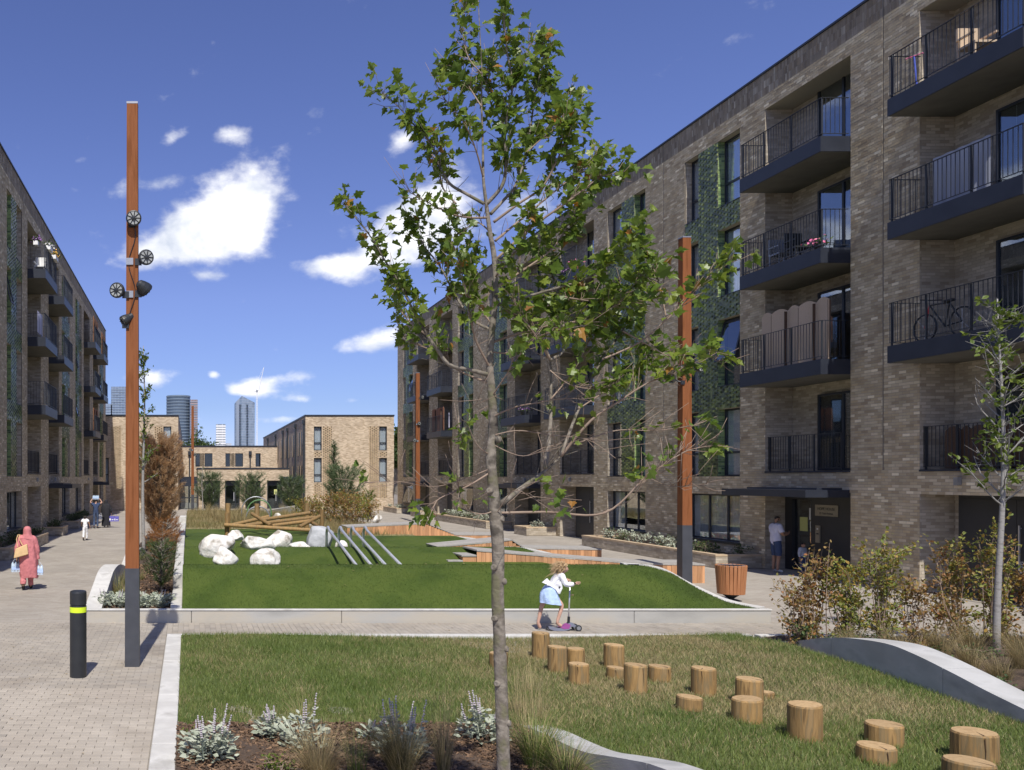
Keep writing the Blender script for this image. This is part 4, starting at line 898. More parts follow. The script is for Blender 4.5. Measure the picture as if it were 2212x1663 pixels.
sheet('bark_bed', list(np.linspace(-.13,4.4,40)), list(np.linspace(3.6,9.95,50)), lambda x,y: .008+.03*smooth((9.9-y)/.4), MAT['mulch'], mask=mulch_mask, noise=.04)
RWL = [(10.02,15.25,.0),(9.95,14.75,.06),(9.86,14.1,.2),(9.78,13.58,.33),(9.68,12.9,.45),(9.55,12.06,.53),(9.47,11.49,.50),(9.38,10.79,.40),(9.31,10.15,.29),(9.22,9.2,.16),(9.15,8.2,.1)]
kerb_thing('curved_wall', 'grey curved concrete wall with pale top between front lawn and beech hedge', 'wall', RWL, -.40, MAT['wallc'])
sheet('hedge_bed', list(np.linspace(9.95,15.2,30)), list(np.linspace(8,15.3,40)), lambda x,y: .03+.12*smooth((14.8-y)/2), MAT['mulch'], noise=.06)
MB().bbox(9.96,15.3,15.32,15.5,-.02,.05,c=.006).build('kerb_stone', MAT['conc'], lk)

# ------------------------------------------------------------------ grass blades
def blades(name, mat, pts, h0, h1, w, lean=.5, seed=1):
    rs = np.random.RandomState(seed); n = len(pts); P = np.asarray(pts); a = rs.uniform(0,2*np.pi,n); h = rs.uniform(h0,h1,n); ln = rs.uniform(0,lean,n)*h; b = rs.uniform(0,2*np.pi,n)
    side = np.c_[np.cos(a),np.sin(a),0*a]*w/2; tip = P+np.c_[np.cos(b)*ln,np.sin(b)*ln,h]
    V = np.stack([P-side,P+side,tip],1).reshape(-1,3); F = np.arange(3*n).reshape(-1,3)
    return np_mesh(name,V,F)
MAT['blade'] = M('lawn_blade', [(.115,.165,.035),(.15,.20,.05),(.19,.225,.075)], scale=.9, rough=.6, trans=.25, detail=6, island=[(.55,.6,.5),(.85,.9,.85),(1.1,1.1,1),(1.4,1.25,1.1)])
MAT['bladedry'] = M('lawn_blade_dry', [(.30,.265,.125),(.40,.335,.185),(.35,.295,.15)], scale=.9, rough=.65, trans=.25, island=[(.55,.55,.5),(.85,.85,.8),(1.1,1.05,1),(1.3,1.2,1.1)])
rs = np.random.RandomState(5); pg = []; pd = []
def dryness(x,y):
    n = mnoise.noise((x*.8,y*.8,3))*.7+mnoise.noise((x*2.3,y*2.3,7))*.5
    return .16+.62*smooth((x-3.2)/2.5)*smooth((9.6-x)/1.2)*smooth((y-9.2)/1.5)+.55*n+.15*smooth((x-2.4)/1)*smooth((4.6-x)/1)
while len(pg)+len(pd) < 235000:
    X = rs.uniform(-.12,9.6,40000); Y = 6.0+(15.38-6.0)*rs.rand(40000)**.85; q = rs.rand(40000)
    for x,y,k in zip(X,Y,q):
        if lawn_mask(x,y) and VU+FPX*x/y < PW+60: (pd if k < dryness(x,y) else pg).append((x,y,lawn_h(x,y)))
o = link('lawn_grass', blades('lawn_grass',None,pg,.03,.09,.007,.9,6), MAT['blade']); tag(o,'green mown grass of the front lawn','grass',kind='stuff')
o = link('dry_lawn_grass', blades('dry_lawn_grass',None,pd,.025,.075,.007,1.2,16), MAT['bladedry']); tag(o,'straw coloured dried patches in the front lawn','grass',kind='stuff')
pts = []; rs = np.random.RandomState(8)
for _ in range(34000):
    x, y = rs.uniform(-.1,9.2), rs.uniform(36,60)
    if rs.rand() < .35+.65*(mnoise.noise((x*.5,y*.3,2))+.4): pts.append((x,y,turf_h(x,y)))
MAT['dryblade'] = M('meadow_blade', [(.13,.15,.04),(.30,.25,.12),(.40,.31,.18)], scale=.5, rough=.7, trans=.3, island=[(.6,.6,.5),(1,1,1),(1.2,1.1,1)])
o = link('meadow_grass', blades('meadow_grass',None,pts,.08,.34,.02,.8,9), MAT['dryblade']); tag(o,'tall dry meadow grass behind the climbing logs','grass',kind='stuff')
# fine pile of the artificial turf along its front bank and crests
pts = []
for _ in range(70000):
    x, y = rs.uniform(-.12,11.1), (17.05+rs.rand()**1.3*3 if rs.rand()<.75 else rs.uniform(22.5,26))
    pts.append((x,y,turf_h(x,y)-.004))
MAT['pile'] = M('turf_pile', [(.05,.085,.011),(.078,.118,.017)], scale=1.2, rough=.65, trans=.2, island=[(.6,.65,.6),(1,1,1),(1.5,1.4,1.3)])
o = link('turf_pile', blades('turf_pile',None,pts,.015,.035,.009,1.0,3), MAT['pile']); tag(o,'short bright green pile of the artificial turf mounds','turf',kind='stuff')
# bark chips
rs = np.random.RandomState(12); ch = []
def chips(n, fx, fy, hf, size):
    V = []; F = []
    for i in range(n):
        x, y = fx(), fy(); z = hf(x,y)+rs.uniform(0,.02); l = rs.uniform(.5,1.5)*size; w = l*rs.uniform(.2,.45)
        a, tl = rs.uniform(0,6.28), rs.uniform(-.5,.5)
        u = np.array((math.cos(a)*math.cos(tl),math.sin(a)*math.cos(tl),math.sin(tl)))*l/2; v = np.array((-math.sin(a),math.cos(a),rs.uniform(-.4,.4)))*w/2; c = np.array((x,y,z+.005))
        up = np.array((0,0,.006)); b = len(V); V += [c-u-v,c+u-v*.6,c+u*.8+v,c-u+v*.8,c-u-v+up,c+u-v*.6+up,c+u*.8+v+up,c-u+v*.8+up]
        F += [(b+4,b+5,b+6,b+7),(b,b+1,b+5,b+4),(b+1,b+2,b+6,b+5),(b+2,b+3,b+7,b+6),(b+3,b,b+4,b+7)]
    return np_mesh('bark_chips',np.array(V),np.array(F))
def cx_():
    return rs.uniform(-.1,5.2)
o = link('bark_chips', chips(13000, lambda: rs.uniform(-.12,3.7), lambda: rs.uniform(7.0,9.9), lambda x,y: .03, .05), MAT['chip']); tag(o,'loose bark chips spread over the bed below the young tree','bark chips',kind='stuff')
o = link('bark_chips', chips(2500, lambda: rs.uniform(-1.7,-.4), lambda: rs.uniform(17.3,24), lambda x,y: .21+.25*smooth((y-18)/8), .07), MAT['chip']); tag(o,'loose bark chips in the planting bed behind the concrete wall','bark chips',kind='stuff')

# fallen leaves and grit on paving and turf
rs = np.random.RandomState(77); P = []
for _ in range(150): P.append((rs.uniform(-6,-.5),rs.uniform(8,30),.012))
for _ in range(60): P.append((rs.uniform(0,11),rs.uniform(15.7,16.8),.012))
for _ in range(130): x, y = rs.uniform(0,9),rs.uniform(17.3,25); P.append((x,y,turf_h(x,y)+.03))
V = []; F = []
for (x,y,z) in P:
    a = rs.uniform(0,6.28); l = rs.uniform(.012,.035); c, s_ = math.cos(a)*l, math.sin(a)*l; b = len(V)
    V += [(x-c,y-s_,z),(x+s_*.45,y-c*.45,z+rs.uniform(0,.01)),(x+c,y+s_,z+.004),(x-s_*.45,y+c*.45,z+rs.uniform(0,.01))]; F.append((b,b+1,b+2,b+3))
o = link('fallen_leaves', np_mesh('fallen_leaves',V,F), M('dry_leaf',[(.22,.14,.06),(.40,.32,.18)],scale=2,rough=.8)); tag(o,'scattered dry leaves and specks on paving and turf','leaves',kind='stuff')
# ------------------------------------------------------------------ lighting columns
def spot(parent, c, aim, bracket_to, r=.115):
    aim = Vector(aim).normalized(); c = Vector(c)
    b = MB().lathe([(.03,-.17),(.06,-.15),(r*.75,-.10),(r*.97,-.03),(r,.0),(r*.98,.02),(r*.86,.025)], c, 22, True, aim).build('spotlight', MAT['black'], parent, smooth=False)
    MB().lathe([(.0,.027),(r*.80,.028)], c, 22, False, aim).build('lens', MAT['lens'], b)
    mb = MB(); q = aim.to_track_quat('Z','Y').to_matrix()
    for k in range(9):
        w = 2*math.pi*k/9; d = q @ Vector((math.cos(w),math.sin(w),0)); mb.tube([c+aim*.031+d*.02,c+aim*.031+d*r*.84],.007,4)
    mb.lathe([(.0,.03),(.03,.045),(.0,.05)], c, 10, False, aim); mb.build('guard', MAT['black'], b)
    mb = MB(); bt = Vector(bracket_to); mb.tube([c-aim*.12,(c-aim*.12+bt)/2+Vector((0,0,-.03)),bt],.016,6); mb.box(bt.x-.05,bt.x+.05,bt.y-.012,bt.y+.012,bt.z-.05,bt.z+.05); mb.build('bracket', MAT['black'], b)
    return b
def column(label, X, Y, H, w0, w1, zb, spots):
    r = thing('lighting_column', label, 'lamp post', (X,Y,0), 'rust brown lighting columns')
    wb = w0+(w1-w0)*zb/H
    MB().tube([(X,Y,-.01),(X,Y,zb)],[w0/2*1.4142,wb/2*1.4142],4,sq=True).build('base_sleeve', MAT['polegrey'], r)
    MB().tube([(X,Y,zb),(X,Y,H)],[wb/2*1.4142*.985,w1/2*1.4142],4,sq=True).build('post', MAT['corten'], r)
    MB().box(X-w1*.52,X+w1*.52,Y-w1*.52,Y+w1*.52,H,H+.03).build('cap', MAT['zinc'], r)
    for (dx,dy,z,aim,small) in spots:
        w = w0+(w1-w0)*z/H; bx = X+(math.copysign(w/2+.005,dx) if abs(dx) > .1 else 0); 
        spot(r,(X+dx,Y-w/2-dy,z),aim,(bx if abs(dx)>.1 else X,Y-w/2-.015,z-.06),.115 if not small else .085)
    # clamp plates and the cable down the face
    for (dx,dy,z,aim,small) in spots[1:3]:
        w = w0+(w1-w0)*z/H; MB().box(X-w*.5,X+w*.1,Y-w/2-.018,Y-w/2-.004,z-.1,z+.0).build('clamp_plate', MAT['zinc'], r)
    if spots:
        zt = max(s[2] for s in spots); zl = min(s[2] for s in spots); pts = []
        for i in range(18):
            t = i/17; z = zt+(zl-zt)*t; w = w0+(w1-w0)*z/H; pts.append((X+.05*math.sin(t*11), Y-w/2-.012, z))
        MB().tube(pts,.006,5).build('cable', MAT['black'], r)
    return r
def zat(v,Y): return EYE-(v-VV)/FPX*Y
SA = [(.03,.10,zat(475,13),(.05,-1,-.12),0),(.21,.05,zat(557,13),(.35,-1,-.1),0),(-.22,.05,zat(628,13),(-.35,-1,-.1),0),(.20,.0,zat(626,13),(.6,.5,-.55),0),(-.12,.0,zat(693,13),(-.7,-.3,-.5),1)]
column('tall rust brown lighting column with five spotlights beside the black bollard', -.84, 13.1, zat(228,13.1), .215, .160, 1.46, SA)
SB = [(.05,.10,zat(762,22),(-.1,-1,-.15),0),(.32,.02,zat(795,22),(.5,-1,-.1),0),(-.22,.0,zat(800,22),(-.6,.3,-.4),1),(-.38,.0,zat(822,22),(-.5,-.6,-.6),1)]
column('rust brown lighting column between the cedar bench and the litter bin', 12.4, 22.0, zat(515,22), .255, .205, zat(1134,22), SB)
SCc = [(.28,.0,zat(858,55),(.5,-1,-.1),0),(.05,.1,zat(915,55),(.2,-1,-.1),0),(-.2,.0,zat(951,55),(-.5,-1,-.1),0)]
column('far rust brown lighting column before the end of the right brick block', 14.3, 55.0, zat(806,55), .26, .22, 1.5, SCc)
column('slim far rust brown lighting column before the low yellow brick wing', .29, 68.0, zat(877,68), .24, .18, 1.5, [(.2,.0,4.6,(.4,-1,-.1),0),(-.2,.0,5.0,(-.4,-1,-.1),0)])
# bollard
bp = gnd(169,1462)
b = thing('bollard', 'black bollard with a bright yellow reflective band beside the lighting column', 'bollard', (bp.x,bp.y,0))
rb, hb = .118, 1.215
MB().lathe([(rb,-.02),(rb,hb-.30)],(bp.x,bp.y,0),32).build('shaft', MAT['black'], b, smooth=False)
MB().lathe([(rb+.0015,hb-.30),(rb+.0015,hb-.225)],(bp.x,bp.y,0),32).build('reflective_band', MAT['yellow'], b)
MB().lathe([(rb,hb-.225),(rb,hb-.215),(rb*.93,hb-.21),(rb*.93,hb-.195),(rb,hb-.19),(rb,hb-.03),(rb*.95,hb-.008),(rb*.8,hb),(0.001,hb+.003)],(bp.x,bp.y,0),32).build('cap', MAT['black'], b)

# ------------------------------------------------------------------ stepping logs
LOGS = [(1057,1097,1405,1447),(1149,1187,1362,1426),(1183,1224,1392,1459),(1225,1262,1396,1452),(1228,1272,1429,1487),(1305,1348,1388,1450),(1311,1350,1437,1474),(1349,1397,1431,1508),(1401,1448,1434,1481),(1494,1545,1438,1513),
        (1462,1516,1500,1550),(1591,1646,1461,1534),(1583,1644,1504,1574),(1640,1672,1490,1516),(1705,1773,1516,1615),(1873,1946,1558,1625),(1854,1930,1605,1664),(2061,2147,1575,1664),(2045,2142,1638,1712)]
LOGLAB = ['timber stepping log partly hidden by the maple trunk','timber stepping log standing right below the back wheel of the scooter','tall timber stepping log beside the log below the scooter','timber stepping log behind the short log near the scooter','short timber stepping log in front of the pair near the scooter',
 'tall narrow timber stepping log behind a low one','low timber stepping log squeezed between a narrow tall log and a stout tall log','stout tall timber stepping log beside the low squeezed one','short timber stepping log between the stout tall log and the next tall log','tall timber stepping log behind a low wide one',
 'low wide timber stepping log in front of a tall one','timber stepping log standing directly behind another of the same width','timber stepping log hiding the foot of the log directly behind it','tiny low timber stepping log peeking out behind two overlapping logs','tallest timber stepping log standing alone, between the overlapping pairs',
 'timber stepping log next beyond the tallest one with a lower log before it','lower timber stepping log in front of the one next to the tallest','broad timber stepping log at the end of the row above the lowest one','lowest broad timber stepping log at the very end of the row']
for i,(u0,u1,vt,vb) in enumerate(LOGS):
    Yf = EYE*FPX/(vb-VV); rad = (u1-u0)/2/FPX*Yf*.97; Y = Yf+rad; X = ((u0+u1)/2-VU)/FPX*Y
    zt = EYE-(vt+4-VV)/FPX*Y; z0 = -.1; rr = random.Random(i)
    lg = thing('timber_log', LOGLAB[i], 'log', (X,Y,0), 'timber stepping logs in the lawn')
    lg['height'] = zt
    n = 28; out = [1+.018*math.sin(3*2*math.pi*k/n+i)+rr.uniform(-.008,.008) for k in range(n)]; tl = rr.uniform(-.02,.02)
    prof = [(1.0,z0),(1.0,zt*.5),(.995,zt-.018),(.93,zt)]
    vs = [(X+r*rad*out[k]*math.cos(2*math.pi*k/n), Y+r*rad*out[k]*math.sin(2*math.pi*k/n), z+(tl*math.cos(2*math.pi*k/n)*rad*3 if j > 1 else 0)) for j,(r,z) in enumerate(prof) for k in range(n)]
    mb = MB(); mb.add(vs,[(j*n+k,j*n+(k+1)%n,(j+1)*n+(k+1)%n,(j+1)*n+k) for j in range(3) for k in range(n)]); mb.build('shaft', MAT['timber'], lg, smooth=False)
    mb = MB(); mb.add(vs[3*n:]+[(X,Y,zt+.004)],[(k,(k+1)%n,n) for k in range(n)]); mb.build('end_grain', MAT['timbertop'], lg)
    # drying cracks: across the top and down the side
    mb = MB(); a = rr.uniform(-2.4,-.7)
    d = Vector((math.cos(a),math.sin(a),0)); s = Vector((-d.y,d.x,0))
    if rr.random() < .85:
        top = Vector((X,Y,zt+.003)); mb.add([top-d*rad*.35, top+d*rad*.5-s*.004, top+d*rad*.95-s*.007+Vector((0,0,-.0)), top+d*rad*.95+s*.007, top+d*rad*.5+s*.003],[(0,1,2,3,4)])
        ln = zt*rr.uniform(.4,.95); p = Vector((X,Y,0))+d*rad*1.03
        mb.add([p+s*-.004+Vector((0,0,zt-.02)),p+s*.005+Vector((0,0,zt-.02)),p+s*.012+Vector((0,0,zt-ln*.5)),p+s*.006+Vector((0,0,zt-ln)),p+s*.005+Vector((0,0,zt-ln*.5))],[(0,1,2,3,4)])
        mb.build('drying_crack', MAT['crack'], lg)

# ------------------------------------------------------------------ litter bin
bp = gnd(1579,1297); bx, by = bp.x, bp.y
lb = thing('litter_bin', 'round litter bin clad in upright reddish timber slats on a dark pedestal', 'bin', (bx,by,0))
MB().lathe([(.17,0),(.17,.015),(.06,.03),(.06,.05),(.22,.17),(.24,.18)],(bx,by,0),24).build('pedestal', MAT['black'], lb)
MB().lathe([(.24,.17),(.285,.80),(.27,.80),(.22,.2)],(bx,by,0),24,False).build('liner', MAT['black'], lb)
MB().lathe([(.31,.785),(.31,.80),(.235,.805),(.235,.79)],(bx,by,0),28,False).build('rim', MAT['zinc'], lb)
sm = MB().bbox(-.034,.034,-.014,.014,0,.66,c=.006).mesh('slat'); sm.materials.append(MAT['slat'])
for k in range(24):
    w = 2*math.pi*k/24; o = bpy.data.objects.new('slat', sm); COL.objects.link(o); o.parent = lb
    o.location = (math.cos(w)*.262, math.sin(w)*.262, .155); o.rotation_euler = (0, 0, w+math.pi/2)
    o.rotation_euler = (Matrix.Rotation(w-math.pi/2,3,'Z') @ Matrix.Rotation(-.068,3,'X')).to_euler()

# ------------------------------------------------------------------ cedar benches
unit = MB().bbox(-.5,.5,-.5,.5,0,1,c=.02).mesh('plank'); unit.materials.append(MAT['cedar'])
ubd = MB().box(-.5,.5,-.5,.5,-.5,.5).mesh('deck_board'); ubd.materials.append(MAT['deck'])
def bench(label, Y, tops, depth, steps=None, zb=-.02):
    x0, x1 = tops[0][0], tops[-1][0]
    r = thing('cedar_bench', label, 'bench', ((x0+x1)/2,Y,0), 'cedar clad benches beside the turf'); rx, ry = r.location.x, r.location.y
    zf = lambda x: lerp_keys(tops,x)
    x = x0
    while x < x1-.03:
        w = min(.118,x1-x); z = min(zf(x),zf(x+w))-.045; o = bpy.data.objects.new('plank', unit); COL.objects.link(o); o.parent = r
        o.location = (x+w/2-rx, 0+rnd.uniform(-.003,.003), zb); o.scale = (w-.006,.028,max(.03,z-zb)); x += .118
    y = .0
    while y < depth:      # return planks at the right end
        o = bpy.data.objects.new('plank', unit); COL.objects.link(o); o.parent = r
        o.location = (x1-rx-.015, y+.075, zb); o.scale = (.026,.110,zf(x1)-.046-zb); y += .118
    nb = max(4,int(depth/.145)); bw = depth/nb
    for j in range(nb):
        for (a,za),(b,zb_) in zip(tops,tops[1:]):
            o = bpy.data.objects.new('deck_board', ubd); COL.objects.link(o); o.parent = r; L = math.hypot(b-a,zb_-za)
            o.location = ((a+b)/2-rx, -.03+bw*(j+.5), (za+zb_)/2-.02); o.rotation_euler = (0,-math.atan2(zb_-za,b-a),0); o.scale = (L+.004,bw-.007,.04)
    for i,(sx,sz) in enumerate(steps or ()):
        st = MB(); st.box(sx-.36,sx,Y,Y+depth,0,sz-.045); st.build('step_riser', MAT['cedar'], r); MB().bbox(sx-.40,sx+.0,Y-.02,Y+depth,sz-.044,sz,c=.004).build('step_tread', MAT['deck'], r)
    return r
bench('long cedar plank bench with three grey steps behind the girl on the scooter', 23.5, [(7.69,.88),(12.2,.52),(13.78,.50)], 1.25, [(7.68,.74),(7.32,.60),(6.96,.46)])
bench('middle cedar plank bench with a rising grey deck ramp', 27.5, [(7.75,.66),(10.1,.88),(10.5,.62),(12.9,.58)], 1.3)
bench('far cedar plank bench peaking before the brick planters', 37.0, [(6.66,.74),(10.0,.90),(11.25,.42),(13.2,.42)], 1.6)

# ------------------------------------------------------------------ boulders
def boulder(label, X, Y, w, zt, zb, mat, seed, squash=.8, flat=0.):
    bm = bmesh.new(); bmesh.ops.create_icosphere(bm, subdivisions=4, radius=1); h = (zt-zb)
    rs = random.Random(seed); off = Vector((rs.uniform(0,50),rs.uniform(0,50),rs.uniform(0,50)))
    cuts = []
    for _ in range(13):
        d = Vector((rs.gauss(0,1),rs.gauss(0,1),rs.gauss(0,.8))).normalized(); cuts.append((d,rs.uniform(.55,.88)))
    for v in bm.verts:
        p = v.co.copy()
        for d,k in cuts:
            e = p.dot(d)
            if e > k: p -= d*(e-k)*.92
        p *= 1+.13*mnoise.noise(p*1.3+off)+.05*mnoise.noise(p*4+off)+.02*mnoise.noise(p*11+off)
        v.co = p
    mx = max(v.co.z for v in bm.verts); mn = min(v.co.z for v in bm.verts); wx = max(v.co.x for v in bm.verts)-min(v.co.x for v in bm.verts)
    for v in bm.verts: v.co = Vector((v.co.x*w/wx, v.co.y*w/wx*squash, (v.co.z-mn)/(mx-mn)*(h+.15)-.15))
    bmesh.ops.rotate(bm, cent=(0,0,0), matrix=Matrix.Rotation(rs.uniform(-.5,.5),3,'Z'), verts=bm.verts)
    me = bpy.data.meshes.new('boulder'); bm.to_mesh(me); bm.free(); me.polygons.foreach_set('use_smooth',[True]*len(me.polygons))
    o = link('boulder', me, mat); o.location = (X,Y,zb); tag(o, label, 'boulder', 'pale boulders on the turf mounds'); return o
W, Gm = MAT['boulder'], MAT['boulderg']
boulder('large white leaning boulder at the left end of the turf, tallest of the white ones', .76,24.2,1.08,1.27,.66,W,1)
boulder('white wedge shaped boulder cut off by the front turf crest, under the large leaning one', .93,22.9,.70,1.03,.42,W,22)
boulder('small white boulder below the left timber post of the log pile', 1.63,30.0,.66,1.02,.68,W,3)
boulder('broad white boulder with a shadowed hollow in the middle of the group', 1.94,24.8,1.05,1.17,.78,W,44,.8)
boulder('rounded white boulder rising behind the front turf crest', 2.09,22.9,.85,.98,.42,W,5)
boulder('cream tinted white boulder in front of the log pile', 2.84,28.0,.9,1.14,.52,W,6)
boulder('low flat white boulder like a shallow dome beside the steel rails', 3.28,26.0,.9,.92,.60,W,7,.7)
boulder('big round grey boulder beside the steel rails', 3.92,26.4,.86,1.36,.55,Gm,8,.95)
boulder('small white boulder seen between the steel rails', 4.6,26.3,.42,.93,.57,W,9)
# ------------------------------------------------------------------ steel climbing rails
for i,(x,lab) in enumerate(((3.92,'bent stainless steel climbing rail nearest the grey boulder'),(4.27,'bent stainless steel climbing rail, second from the grey boulder'),(4.61,'bent stainless steel climbing rail, third from the grey boulder'),(4.97,'bent stainless steel climbing rail farthest from the grey boulder'))):
    p = [(x,25.05,.70),(x,25.05,1.12)]
    for k in range(1,8):
        a = math.pi*.84*k/8; p.append((x,24.78+.27*math.cos(a),1.14+.27*math.sin(a)))
    p += [(x,24.35,1.30),(x,19.7,.62)]
    o = MB().tube(p,.038,14).build('climbing_rail', MAT['steel'], None, smooth=True); tag(o,lab,'play rail','stainless climbing rails on the turf')
# ------------------------------------------------------------------ log climbing frame
def z3(x,y,Y): return at((500+x/4.809)/1.1573,(1180+y/4.809)/1.1573,Y)
lf = thing('log_climber', 'climbing frame of crossed timber poles and upright posts behind the boulders', 'climbing frame', (4.0,34.2,0))
BE = [((290,635,33.2),(1330,698,33.4)),((370,640,34.6),(825,535,35.2)),((545,640,33.6),(1385,545,34.6)),((625,500,34.4),(850,640,33.4)),((865,645,33.5),(1320,588,34.3)),((1195,660,33.6),(1440,530,34.6)),((740,575,34.8),(1320,490,35.3)),((1330,600,34.4),(1420,650,33.5))]
for a,b_ in BE:
    MB().tube([z3(*a),z3(*b_)],.072,12).build('pole', MAT['timber'], lf)
for (x,yt,yb,Y) in ((335,375,720,34.2),(325,490,730,33.4),(685,380,520,36.0),(1285,375,540,36.0),(1465,450,650,34.6)):
    p = z3(x,yt,Y); q = z3(x,yb,Y); MB().tube([(q.x,q.y,turf_h(q.x,Y)-.25),(p.x,p.y,p.z)],.10 if yt<400 else .09,12).build('post', MAT['timber'], lf)
for (x0,y0,x1,y1,Y,c) in ((490,550,840,340,42,'zinc'),(555,560,845,360,43,'hoopg'),(550,570,815,440,40,'zinc')):
    pass
MAT['hoopg'] = M('hoop_green', [(.10,.22,.08)], rough=.45)
for (u0,u1,vt,Y,c,lab) in ((522,584,1073,46,'zinc','tall thin grey steel hoop in the meadow behind the log pile'),(534,586,1080,45,'hoopg','tall thin green steel hoop in the meadow behind the log pile'),(531,583,1094,42,'zinc','lower grey steel hoop in the meadow behind the log pile')):
    x0, x1 = px(u0,Y), px(u1,Y); zt = pz(vt,Y); rr_ = (x1-x0)/2; cxm = (x0+x1)/2; gz = turf_h(cxm,Y)
    pts = [(x0,Y,gz-.1)]+[(cxm-rr_*math.cos(math.pi*k/16),Y,max(gz,zt-rr_)+ (zt-max(gz,zt-rr_))*math.sin(math.pi*k/16)) for k in range(17)]+[(x1,Y,gz-.1)]
    o = MB().tube(pts,.03,8).build('steel_hoop', MAT[c], None, smooth=True); tag(o,lab,'hoop','steel hoops in the meadow')
# low path kerb in the far meadow
kerb_thing('path_edge', 'pale sloping path edge before the dark doors of the low wing', 'kerb', [(px(570,56),56,.72),(px(610,60),60,.78),(px(640,62),62,.86)], .25, MAT['concg'], smooth_=3)
for (u,v,Y,w,lab) in ((600,1112,44,.5,'small white slab lying in the meadow behind the log pile'),(667,1127,38,.45,'white wedge stone behind the crossed poles near the rails'),(815,1115,47,.6,'white kerb stone at the end of the copper shrubs')):
    p = at(u,v,Y); boulder(lab,p.x,p.y,w,p.z+.1,p.z-.25,W,int(u),.6)

# ------------------------------------------------------------------ things on the balconies
def screen(label, fc, t0, t1, d, z, n, h, mat):
    r = thing('folding_screen', label, 'screen', fc.P((t0+t1)/2,d,z)); f = Facade(r,fc.O,fc.a,fc.n)
    for i in range(n):
        a, b = t0+(t1-t0)*i/n, t0+(t1-t0)*(i+1)/n; dz = .045 if i % 2 else -.045; pts = []
        m = 8; vs = []
        for k in range(m+1):
            t = a+(b-a)*k/m; dd = d+dz*(2*k/m-1); zt = z+h+.10*math.sin(math.pi*k/m)
            vs += [f.P(t,dd,z+.03),f.P(t,dd,zt),f.P(t,dd-.03,zt),f.P(t,dd-.03,z+.03)]
        fs = []
        for k in range(m):
            for e in range(4): fs.append((4*k+e,4*k+(e+1)%4,4*k+4+(e+1)%4,4*k+4+e))
        fs += [(0,1,2,3),(4*m+3,4*m+2,4*m+1,4*m)]
        mb = MB(); mb.add(vs,fs); p = mb.build('panel', mat, r)
        f.part('panel_rib', MAT['wickerd'], p, [(a+.004,a+.014,d-.03,d+.05,z+.03,z+h-.02)])
    return r
MAT['wicker'] = M('wicker', [(.50,.38,.27),(.60,.47,.34)], scale=30, rough=.8, bump=.004, bscale=120, stretch=(1,1,3)); MAT['wickerd'] = M('wicker_dark', [(.07,.04,.025),(.11,.065,.04)], scale=20, rough=.8, stretch=(1,1,3))
MAT['redwick'] = M('red_wicker', [(.22,.085,.04),(.30,.13,.06)], scale=20, rough=.8, stretch=(4,4,.5))
screen('tan wicker folding screen with arched panels on a balcony of the right block', fR, 23.85,26.75,.42,6.0,5,1.66,MAT['wicker'])
screen('reddish reed screen rising over a balcony rail near the far lighting column', fR, 59.6,62.4,.5,6.0,4,1.55,MAT['redwick'])
screen('reddish reed screen on a top balcony of the left block', fL, 59.7,62.6,.6,12.0,4,1.75,MAT['redwick'])
screen('reddish reed screen lower down on the same stack of left block balconies', fL, 59.7,62.6,.6,6.0,4,1.5,MAT['redwick'])
screen('reddish reed screen on the farthest top balcony of the left block', fL, 65.4,68.3,.6,12.0,4,1.6,MAT['redwick'])
screen('dark slatted privacy screen on the lower right recess above the dark doors', fR, 18.3,21.0,-.3,3.0,8,.92,MAT['wickerd'])
def chair(label, fc, t, d, z, mat, rz=0):
    r = thing('balcony_chair', label, 'chair', fc.P(t,d,z)); f = Facade(r,fc.O,fc.a,fc.n)
    f.part('seat', mat, None, [(t-.24,t+.24,d-.24,d+.24,z+.40,z+.45)]); f.part('backrest', mat, None, [(t+.20,t+.25,d-.24,d+.24,z+.45,z+.92)])
    for a in (-.22,.20):
        for b in (-.22,.2): f.part('leg', mat, None, [(t+a,t+a+.03,d+b,d+b+.03,z,z+.40)])
    f.part('armrest', mat, None, [(t-.24,t+.24,d-.27,d-.22,z+.62,z+.66)]); f.part('armrest', mat, None, [(t-.24,t+.24,d+.22,d+.27,z+.62,z+.66)])
chair('wooden deck chair on the top right balcony', fR, 19.6, .25, 12.0, MAT['wicker']); chair('black chair on the balcony with the pink flowers', fR, 25.4,.2,9.0,MAT['black']); chair('second black chair beside the black chair behind the pink flowers', fR, 26.1,.2,9.0,MAT['zinc'])
chair('white chair on the top balcony with the white flower boxes', fL, 40.2,.3,12.0,MAT['white'])
def pot(label, fc, t, d, z, r_, h, fol, flo, pm, n=70):
    r = thing('flower_pot', label, 'plant pot', fc.P(t,d,z)); c = fc.P(t,d,z)
    MB().lathe([(r_*.7,0),(r_,h),(r_*1.08,h),(r_*1.08,h-.03)],c,14).build('pot', pm, r)
    rs = random.Random(int(t*31)); 
    for nm,mat,k,s in (('foliage',fol,n,.055),('flowers',flo,n//2,.05)):
        V = []; F = []
        for i in range(k):
            p = c+Vector((rs.gauss(0,r_*.9),rs.gauss(0,r_*.9),h+abs(rs.gauss(0,.1))+ (.04 if nm=='flowers' else 0))); a = Vector((rs.gauss(0,1),rs.gauss(0,1),rs.gauss(0,1))).normalized()*s; b_ = a.orthogonal().normalized()*s*.6
            m = len(V); V += [tuple(p-a),tuple(p+b_),tuple(p+a),tuple(p-b_)]; F.append((m,m+1,m+2,m+3))
        mb = MB(); mb.add(V,F); mb.build(nm, mat, r)
